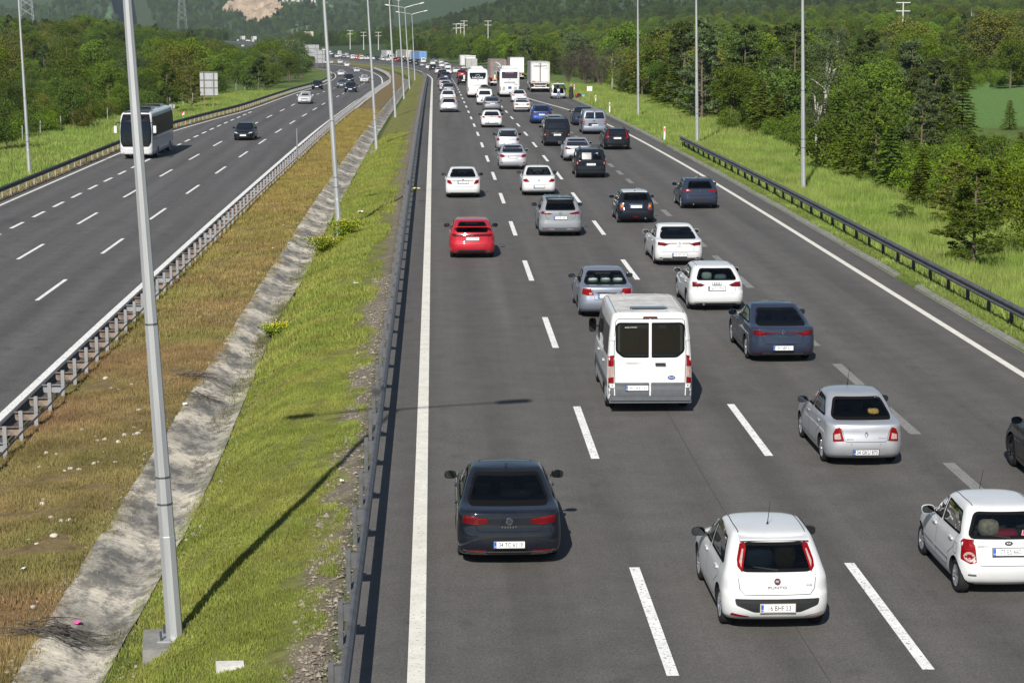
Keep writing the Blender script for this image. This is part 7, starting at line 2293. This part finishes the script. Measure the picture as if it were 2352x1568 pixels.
def strip(n, y0, y1, t0, t1, rs, pw=1.0, frame='med'):
    y = y0 + (y1 - y0) * rs.random(n) ** pw
    if frame == 'med':
        t = rs.uniform(t0, t1, n); x = XR(y) + MR - (XR(y) + MR - XL(y) - ML) * t
        return np.column_stack([x, y]), t
    u = rs.uniform(t0, t1, n)
    x = XR(y) + REDGE + u if frame == 'right' else XL(y) + OUT(y) - .7 - u
    return np.column_stack([x, y]), u
rs = np.random.default_rng(5)
A = np.array
def pal_green(x, y, rs):
    k = value_noise(x, y, 1.7, 1)[:, None]; k2 = value_noise(x, y, .5, 2)[:, None]
    c = A([.285, .290, .074]) * (1 - k) + A([.210, .262, .054]) * k
    return c * (.75 + .5 * k2)
XY, t = strip(34000, 25, 62, .03, .41, rs, 1.15)
k = value_noise(XY[:, 0], XY[:, 1], .8, 3)
edge = ((t > .065 + .035 * np.sin(XY[:, 1] * 1.3) + .03 * np.sin(XY[:, 1] * 3.1)) | (k > .66)) & (t < TR_(XY[:, 1]) + .005)
XY = XY[edge]; k = k[edge]
grass('median_grass', 'short yellow green grass between the drain and the dark guard rail', XY, .04 + .075 * k, .016, 10, .05, pal_green, 1)
XY, t = strip(17000, 60, 170, .06, .385, rs, 1.3)
k = value_noise(XY[:, 0], XY[:, 1], 1.6, 4)
grass('median_grass', 'green grass farther along the median', XY[(t > .12) | (k > .6)], (.07 + .16 * k)[(t > .12) | (k > .6)], .035, 8, .09, pal_green, 2)
def pal_brown(x, y, rs):
    k = value_noise(x, y, 2.6, 5)[:, None]; k2 = value_noise(x, y, .7, 6)[:, None]; far = np.clip((y - 60) / 60, 0, 1)[:, None]
    c = A([.310, .200, .108]) * (1 - k) + A([.240, .230, .078]) * k
    c = c * (1 - .5 * far) + A([.34, .28, .065]) * .5 * far
    return c * (.7 + .55 * k2)
XY, t = strip(24000, 30, 70, .525, .93, rs, 1.15)
k = value_noise(XY[:, 0], XY[:, 1], 1.1, 7)
XY = XY[k > .16]; k = k[k > .16]
grass('median_dry_grass', 'dry brown and olive grass between the drain and the pale posts', XY, .05 + .12 * k, .018, 9, .06, pal_brown, 3)
XY, t = strip(15000, 68, 230, .53, .93, rs, 1.3)
k = value_noise(XY[:, 0], XY[:, 1], 2.2, 8)
grass('median_dry_grass', 'yellowish dry grass farther along the median', XY, .08 + .16 * k, .04, 8, .10, pal_brown, 4)
def pal_verge(x, y, rs):
    k = value_noise(x, y, 3.1, 9)[:, None]; k2 = value_noise(x, y, .9, 10)[:, None]
    c = A([.200, .300, .060]) * (1 - k) + A([.280, .325, .095]) * k
    return c * (.7 + .55 * k2)
XY, u = strip(30000, 45, 150, .35, 9.5, rs, 1.3, 'right')
grass('verge_grass', 'tall green grass filling the verge behind the guard rail', XY, np.where(u < 1.2, .14, .30 + .38 * value_noise(XY[:, 0], XY[:, 1], 2.0, 11)), .03, 7, .10, pal_verge, 5, .28)
XY, u = strip(20000, 140, 330, .3, 14, rs, 1.2, 'right')
grass('verge_grass', 'tall green grass on the verge near the kerb and broken-down van', XY, np.where(u < 1.0, .15, .35 + .35 * value_noise(XY[:, 0], XY[:, 1], 2.5, 12)), .06, 7, .16, pal_verge, 6, .28)
XY, u = strip(24000, 105, 330, .5, 18, rs, 1.2, 'left')
grass('verge_grass', 'rough green grass below the left scrub', XY, np.where(u < 1.5, .15, .30 + .35 * value_noise(XY[:, 0], XY[:, 1], 3, 13)), .06, 7, .16, pal_verge, 7, .3)
def pal_weed(x, y, rs):
    return A([.17, .22, .055]) * rs.uniform(.8, 1.25, (len(x), 1))
XY, u = strip(6000, 45, 150, .12, .85, rs, 1.2, 'right')
k = value_noise(XY[:, 0] * 0, XY[:, 1], 1.3, 14) > .35
grass('kerb_weeds', 'low rounded weeds between the kerb and the guard rail', XY[k], np.full(k.sum(), .13), .03, 10, .06, pal_weed, 8, .8)
def pal_straw(x, y, rs): return A([.32, .26, .13]) * rs.uniform(.7, 1.2, (len(x), 1))
XY, u = strip(5000, 100, 300, .0, 1.5, rs, 1.1, 'left')
grass('straw', 'dry straw along the outer rail of the oncoming carriageway', XY, np.full(len(XY), .16), .05, 6, .10, pal_straw, 9, .5)

def pal_soil(x, y, rs): return np.where(rs.random((len(x), 1)) < .45, A([.13, .17, .05]), A([.17, .135, .085])) * rs.uniform(.7, 1.2, (len(x), 1))
XY = np.concatenate([np.column_stack([med_pt(.425, yc)[0] + rs.normal(0, .16, n_), np.full(n_, yc) + rs.normal(0, ys_, n_)]) for yc, ys_, n_ in ((29.5, .5, 160), (31, .4, 90), (35.5, .5, 60), (49, .8, 130), (56, 1.5, 260), (60, 1.2, 200), (68, 2.0, 420), (75, 2.5, 420), (84, 3, 300), (100, 5, 300), (120, 8, 300))])
grass('drain_weeds', 'straggling weeds rooted in the broken middle of the drain', XY, .06 + .14 * rs.random(len(XY)), .022, 8, .07, pal_soil, 12, .6)
XY, t = strip(2600, 26, 90, .0, 1, rs, 1.2)
_tr = TR_(XY[:, 1]); t = np.where(rs.random(len(t)) < .5, _tr + np.abs(rs.normal(0, .012, len(t))), .535 - np.abs(rs.normal(0, .014, len(t))))
XY[:, 0] = XR(XY[:, 1]) + MR - (XR(XY[:, 1]) + MR - XL(XY[:, 1]) - ML) * t
grass('drain_edge_grass', 'grass creeping over both edges of the drain', XY, .06 + .08 * rs.random(len(XY)), .02, 8, .06, lambda x, y, r: np.where((t > .46)[:, None], pal_brown(x, y, r), pal_green(x, y, r)), 13, .7)

# gravel along the dark guard rail and the drain
def gravel(name, label, XY, sz, col, seed):
    r = np.random.default_rng(seed); n = len(XY)
    Z = G(XY[:, 0], XY[:, 1])
    oc = A([(1, 0, 0), (-1, 0, 0), (0, 1, 0), (0, -1, 0), (0, 0, .7), (0, 0, -.5)], float)
    tri = A([(0, 2, 4), (2, 1, 4), (1, 3, 4), (3, 0, 4)])
    s_ = sz * np.exp(r.normal(0, .45, n))
    rot = r.uniform(0, 6.28, n)
    P = oc[None] * r.uniform(.6, 1.3, (n, 6, 1)) * s_[:, None, None]
    x = P[..., 0] * np.cos(rot)[:, None] - P[..., 1] * np.sin(rot)[:, None]; y = P[..., 0] * np.sin(rot)[:, None] + P[..., 1] * np.cos(rot)[:, None]
    W_ = np.stack([x + XY[:, :1], y + XY[:, 1:2], P[..., 2] + Z[:, None] + .005], -1)
    me = tri_mesh(name, W_[:, tri].reshape(-1, 3), 3)
    add_color(me, np.repeat(A(col) * r.uniform(.55, 1.35, (n, 1)), 12, 0))
    o = obj(name, me, GRASS); tag(o, label, kind='stuff')
XY, t = strip(5000, 25, 75, .0, .085, rs, 1.3)
gravel('gravel', 'loose pale gravel and soil at the foot of the dark guard rail', XY, .022, (.30, .26, .21), 3)
XY, t = strip(5200, 26, 75, .335, .56, rs, 1.2)
gravel('gravel', 'scattered chippings in and beside the concrete drain', XY[(t < TR_(XY[:, 1]) + .02) | (t > .52) | (np.abs(t - .425) < .03)], .025, (.38, .34, .28), 4)

# ------------------------------------------------------------------ white stones in the brown grass
STONE = M('limestone', (.44, .41, .35), .9, var=(7, .25), bump=(12, .5))
SM = []
for k in range(4):
    b = bmesh.new(); bmesh.ops.create_icosphere(b, subdivisions=2, radius=1)
    r_ = random.Random(k)
    off = [Vector((r_.uniform(-1, 1), r_.uniform(-1, 1), r_.uniform(-1, 1))).normalized() for _ in range(6)]
    for v in b.verts:
        for n_ in off:
            d_ = v.co.dot(n_) - .72
            if d_ > 0: v.co -= n_ * d_ * .85
        v.co.z *= .62
    me = bpy.data.meshes.new('stone'); b.to_mesh(me); b.free(); me.materials.append(STONE); SM.append(me)
clus = [(315, 945), (300, 985), (280, 990), (270, 1025), (235, 1060), (170, 985), (215, 1015), (120, 1045), (110, 1070), (175, 1080), (90, 1150), (140, 1180), (105, 1255), (130, 1345), (75, 1390), (60, 1480), (200, 1290), (225, 1330), (650, 575), (655, 525), (745, 460), (570, 640), (250, 885), (290, 905), (330, 880)]
r_ = random.Random(9)
for i in range(66):
    cx, cy = clus[i % len(clus)]
    p = hit(cx + r_.gauss(0, 22), cy + r_.gauss(0, 9), G)
    tt_ = (float(XR(p.y)) + MR - p.x) / (float(XR(p.y) + MR - XL(p.y) - ML))
    if not .5 < tt_ < .93: continue
    s_ = r_.uniform(.025, .095)
    o = obj('stone', SM[i % 4], None, None, (p.x, p.y, p.z + s_ * .25), (r_.uniform(-.3, .3), r_.uniform(-.3, .3), r_.uniform(0, 6)), (s_, s_ * r_.uniform(.7, 1.2), s_))
    tag(o, 'whitish limestone rock lying in the dry brown median grass', 'stone', 'stones in the dry median grass')
p = hit(528, 1535, G)
o = obj('concrete_block', MB().box((0, 0, .03), (.42, .2, .12)).mesh('concrete_block'), M('pale_concrete', (.52, .51, .48), .9, var=(6, .2)), None, p, (.1, .04, .15)); tag(o, 'pale concrete block lying in the grass near the first lamp post', 'block')

# ------------------------------------------------------------------ litter, dead branches, flowering weeds
def litter(name, label, px, py, s_, mt, surf=G, dz=.02):
    p = hit(px, py, surf)
    r = random.Random(int(px))
    b = bmesh.new(); bmesh.ops.create_grid(b, x_segments=5, y_segments=4, size=1)
    for v in b.verts: v.co = Vector((v.co.x * s_, v.co.y * s_ * .6, r.uniform(0, .5) * s_))
    me = bpy.data.meshes.new(name); b.to_mesh(me); b.free()
    o = obj(name, me, mt, None, p + Vector((0, 0, dz + .06)), (0, 0, r.uniform(0, 3)))
    tag(o, label, 'litter')
WPL = M('white_plastic', (.70, .71, .73), .4)
litter('plastic_bag', 'crumpled white bag on the grass beyond the second lamp post', 829, 492, .20, WPL); litter('plastic_bag', 'white scrap near the middle of the median grass', 815, 656, .10, WPL)
litter('plastic_bag', 'white scrap at the gravel edge beside the pole shadow', 785, 1113, .07, WPL); litter('pink_wrapper', 'pink wrapper beside the heap of dead branches', 178, 1440, .09, M('pink_paper', (.62, .08, .28), .6)); litter('plastic_bag', 'white paper caught in the upper twigs of the drain', 425, 935, .10, WPL)
litter('yellow_rag', 'yellow rag caught on the dark guard rail', 957, 437, .16, M('yellow_cloth', (.55, .48, .03), .8), lambda x, y: SR(x, y) + .62, 0)
litter('plastic_bag', 'white scrap among the stones of the dry grass', 53, 1315, .06, WPL)
litter('plastic_bag', 'white scrap on the green median before the fourth lamp post', 800, 402, .10, WPL)
TWIG = M('dead_twigs', (.06, .052, .045), .9)
def twigs(label, px, py, n, L_, seed):
    p = hit(px, py, G); r = random.Random(seed)
    e = empty('dead_branches', p, 0, label, 'branches', None)
    b = MB()
    for i in range(n):
        a = r.gauss(.25, .55) + (math.pi if r.random() < .3 else 0); ln = L_ * r.uniform(.35, 1)
        x, y = r.gauss(0, L_ * .25), r.gauss(0, L_ * .22)
        pts = []
        for k in range(4):
            q = (x + ln * k / 3 * math.cos(a), y + ln * k / 3 * math.sin(a) * .8)
            pts.append((q[0], q[1], float(G(p.x + q[0], p.y + q[1])) - p.z + .08 + .1 * r.random()))
        b.tube(pts, [.010, .008, .006, .003], 4, cap=False)
    o = obj('twigs', b.mesh('twigs'), TWIG, e); o['kind'] = 'stuff'
twigs('heap of dark dead branches at the lower end of the drain', 118, 1462, 60, 1.1, 1)
twigs('dark dead branches across the middle of the drain', 440, 872, 30, 1.2, 2); twigs('small pile of twigs in the drain below the other branches', 455, 915, 22, .9, 3)
YEL = M('yellow_petals', (.60, .54, .03), .7)
def weed(label, px, py, h, w, seed):
    p = hit(px, py, G); r = np.random.default_rng(seed)
    e = empty('flowering_weed', p, 0, label, 'weed', 'yellow flowering weeds')
    m = 900
    P = np.column_stack([r.normal(0, w * .42, m), r.normal(0, w * .42, m), r.random(m) ** .8 * h])
    P[:, :2] *= (.5 + .6 * P[:, 2:] / h)
    me = crown_mesh('foliage', cards(P, r.uniform(.03, .07, m), r, 0, 2.0), r.uniform(.7, 1.3, m)); obj('foliage', me, LF['bright'], e)
    P = P[P[:, 2] > h * .35]; P = np.repeat(P, 2, 0) + r.normal(0, .05, (2 * len(P), 3)); P[:, 2] += .05
    q = cards(P, r.uniform(.016, .030, len(P)), r, 1); obj('blossoms', tri_mesh('blossoms', q, 4), YEL, e)
weed('yellow flowering weed at the foot of the second median lamp post', 752, 578, .62, 1.1, 1); weed('yellow flowering weed on the drain edge below the second lamp post', 640, 770, .35, .6, 2); weed('leafy weed behind the second lamp post', 795, 545, .7, .8, 3)

# ================================================================== signs, delineators, fence, power lines
SIGNB = M('sign_back_aluminium', (.40, .41, .43), .45, .5, var=(1.5, .12)); RUSTP = M('rusty_post', (.20, .13, .06), .8, var=(4, .35)); WPLA = M('white_delineator', (.66, .66, .64), .5)
def sign_back(label, px, py, w, h, z0, turn=0.0, posts=2):
    p = hit(px, py, G)
    e = empty('road_sign', p, turn, label, 'sign', 'signs of the oncoming carriageway seen from behind')
    n = max(1, round(w / .7))
    for i in range(n):
        x = -w / 2 + (i + .5) * w / n
        obj('sign_panel', MB().box((x, 0, z0 + h / 2), (w / n - .012, .03, h)).mesh('sign_panel'), SIGNB, e)
    for k in range(4 if h > 2 else 2):
        z = z0 + h * (.02 + .96 * k / (3 if h > 2 else 1)); obj('crossbar', MB().box((0, -.05, z), (w, .05, .07)).mesh('crossbar'), STEEL_D, e)
    for k in range(posts):
        x = 0 if posts == 1 else (-w * .27 if k == 0 else w * .27)
        obj('post', MB().box((x, -.10, (z0 + h) / 2), (.10, .10, z0 + h)).mesh('post'), RUSTP if posts > 1 else GALV, e)
sign_back('large grey sign back on two rusty posts behind the oncoming guard rail', 481, 250, 2.15, 2.9, 1.5, -.05)
sign_back('small blank sign back beside the oncoming guard rail', 396, 278, .6, .5, 1.3, 0, 1)
sign_back('tall sign back at the inside of the oncoming bend', 735, 158, 3.4, 4.6, 1.8, .1)
sign_back('wide sign back half hidden by the dark tree at the bend', 717, 157, 5.0, 4.2, 4.0, .1)
def delineator(px, py, label):
    p = hit(px, py, G)
    e = empty('delineator', p, 0, label, 'marker post', 'red and white marker posts')
    obj('post', MB().prism([(-.06, -.05), (.06, -.05), (.06, .05), (-.06, .05)], 2, -.1, 1.0).mesh('post'), WPLA, e)
    obj('reflector', MB().box((0, -.055, .78), (.07, .014, .26)).mesh('reflector'), REDR, e)
delineator(1526, 322, 'red and white marker post at the start of the kerb guard rail'); delineator(1400, 259, 'red and white marker post halfway to the broken-down van'); delineator(1368, 240, 'red and white marker post left of the kilometre sign foot'); delineator(1287 + 32, 212, 'red and white marker post behind the person in black')
p = hit(421, 282, G); e = empty('chevron_marker', p, -.2, 'small red and white marker on the oncoming guard rail', 'marker post'); obj('post', MB().box((0, 0, .45), (.05, .05, .9)).mesh('post'), GALV, e); obj('plate', MB().box((0, -.03, .95), (.26, .02, .34)).mesh('plate'), WPLA, e); obj('red_triangle', MB().prism([(-.13, .78), (.13, 1.12), (-.13, 1.12)], 1, -.05, -.041).mesh('red_triangle'), REDR, e)
p = hit(1354, 228, G); e = empty('kilometre_sign', p, 0, 'small white kilometre sign on a grey post in the verge', 'sign')
obj('post', MB().box((0, 0, .75), (.06, .06, 1.5)).mesh('post'), GALV, e); pl = obj('plate', MB().box((0, -.04, 1.25), (.62, .02, .55)).mesh('plate'), WPLA, e)
text('0-4 21', .17, INK, pl, (0, -.054, 1.38), name='sign_lettering'); text('004', .17, INK, pl, (0, -.054, 1.14), name='sign_lettering')
for i in range(20):
    y = 176 + i * 9
    x = float(XL(y) + OUT(y)) - .7 - 10.5 - 1.2 * math.sin(i * .5)
    o = obj('fence_post', MB().box((0, 0, .7), (.08, .08, 1.6)).mesh('fence_post') if i == 0 else bpy.data.meshes['fence_post'], GALV, None, (x, y, float(G(x, y))), (RND.uniform(-.04, .04), RND.uniform(-.04, .04), 0))
    tag(o, 'pale post of the wire fence below the left scrub', 'fence post', 'posts of the left wire fence')
CONP = M('power_pole_concrete', (.50, .49, .46), .8)
def power_pole(px, py_top, Y, h, label):
    d = ray(px, py_top); k = Y / d.y
    x, zt = d.x * k, CAM_H + d.z * k
    zg = float(G(x, Y)); h = max(h, zt - zg)
    e = empty('power_pole', (x, Y, zt - h), 0, label, 'power pole', 'concrete power poles')
    obj('pole', MB().tube([(0, 0, 0), (0, 0, h)], [.26, .15], 8).mesh('pole'), CONP, e)
    for z in (h - .15, h - 2.0):
        a = obj('crossarm', MB().box((0, 0, z), (3.2, .22, .2)).mesh('crossarm'), CONP, e)
        for s_ in (-1.45, 1.45): obj('insulator', MB().tube([(s_, 0, z - .1), (s_, 0, z - .9)], .08, 6).mesh('insulator'), BPLAS, a)
for i, (px, pt, Y) in enumerate([(2075, 5, 470), (1048, 55, 960), (1058, 54, 980), (1066, 48, 940), (804, 70, 1150), (835, 74, 1130), (869, 74, 1110), (1121, 48, 960)]):
    power_pole(px, pt, Y, 9, ['power pole with two crossarms above the right wood', 'leftmost of three power poles above the lorries', 'middle one of three power poles above the lorries', 'tallest of three power poles above the lorries', 'power pole left of the second median lamp post', 'power pole between two median lamp posts', 'power pole right of the third median lamp post', 'power pole above the grey trailer lorry'][i])
LATT = M('lattice_steel', (.46, .48, .50), .5, .4)
def pylon(px, py_base, Y, h, label):
    d = ray(px, py_base); k = Y / d.y; x, z = d.x * k, CAM_H + d.z * k
    e = empty('lattice_pylon', (x, Y, z), .3, label, 'pylon', 'lattice pylons')
    b = MB(); w0, w1 = h * .09, h * .02; n = 9
    for sx in (-1, 1):
        for sy in (-1, 1): b.tube([(sx * w0, sy * w0, -6), (sx * w1, sy * w1, h)], .09, 4)
    for i in range(n):
        z0, z1 = h * i / n, h * (i + 1) / n; a, c = w0 + (w1 - w0) * i / n, w0 + (w1 - w0) * (i + 1) / n
        for s_ in (-1, 1):
            b.tube([(-a, s_ * a, z0), (c, s_ * c, z1)], .045, 3); b.tube([(a, s_ * a, z0), (-c, s_ * c, z1)], .045, 3)
    obj('tower', b.mesh('tower'), LATT, e)
    for z in (h * .72, h * .86): obj('crossarm', MB().box((0, 0, z), (h * .30, .14, .16)).mesh('crossarm'), LATT, e)
pylon(61, 38, 690, 26, 'steel lattice pylon behind the upper left trees'); pylon(418, 48, 1500, 34, 'hazy lattice pylon beyond the knoll left of the quarry')
p = hit(709, 95, G); d = ray(709, 82); Yb = 1350; k = Yb / d.y
e = empty('billboard', (d.x * k, Yb, CAM_H + d.z * k - 6), .1, 'small pinkish billboard standing above the far trees', 'billboard')
obj('board', MB().box((0, 0, 7), (6, .3, 3)).mesh('board'), M('billboard_print', (.55, .44, .40), .6, var=(.6, .4)), e)
for s_ in (-1.6, 1.6): obj('leg', MB().box((s_, .1, 2.6), (.3, .3, 6)).mesh('leg'), STEEL_D, e)
HW, HR = M('house_wall', (.60, .57, .52), .8), M('red_roof', (.34, .09, .05), .8)
for i, (px, py) in enumerate([(655, 3), (675, 1), (688, 2), (722, 4)]):
    p = hit(px, py + 3, G)
    e = empty('house', p, .4 * i, ['white house with red roof, leftmost at the top of the far valley', 'tiny red roofed house second at the top of the far valley', 'tiny red roofed house third at the top of the far valley', 'tiny red roofed house nearest the second lamp post'][i], 'house', 'far houses')
    obj('wall', MB().box((0, 0, 2), (9, 8, 6)).mesh('wall'), HW, e); obj('roof', MB().prism([(-5.2, 5), (5.2, 5), (0, 8)], 1, -4.6, 4.6).mesh('roof'), HR, e)
mp = hit(683, 372, G); e = empty('marker_pole', mp, 0, 'thin white pole standing beside the pale post rail', 'pole'); obj('shaft', MB().tube([(0, 0, -.1), (0, 0, 2.4)], .045, 8).mesh('shaft'), GALV, e)

# ================================================================== haze
hz = bpy.data.materials.new('haze_air'); hz.use_nodes = True
N, L = hz.node_tree.nodes, hz.node_tree.links
N.remove(N['Principled BSDF'])
pv = N.new('ShaderNodeVolumePrincipled'); pv.inputs['Color'].default_value = (.70, .84, 1.0, 1); pv.inputs['Density'].default_value = HAZE; pv.inputs['Anisotropy'].default_value = .2
L.new(pv.outputs[0], N['Material Output'].inputs['Volume'])
hb = obj('haze', MB().box((0, 3400, 420), (13000, 7800, 1180)).mesh('haze'), hz); tag(hb, 'thin bluish haze in the valley air', kind='stuff')
bpy.data.scenes.remove(TMP)
# ================================================================== lettering becomes plain meshes
dg = bpy.context.evaluated_depsgraph_get()
fonts = [o for o in SC.objects if o.type == 'FONT']
made = []
for o in fonts:
    me = bpy.data.meshes.new_from_object(o.evaluated_get(dg), depsgraph=dg)
    made.append((o, me))
for o, me in made:
    nm, par = o.name.split('.')[0], o.parent
    n = bpy.data.objects.new(nm, me)
    n.location, n.rotation_euler, n.scale = o.location, o.rotation_euler, o.scale
    COL.objects.link(n)
    if par is not None:
        n.parent = par; n.matrix_parent_inverse = o.matrix_parent_inverse.copy()
for o, me in made:
    c = o.data
    bpy.data.objects.remove(o)
    bpy.data.curves.remove(c)
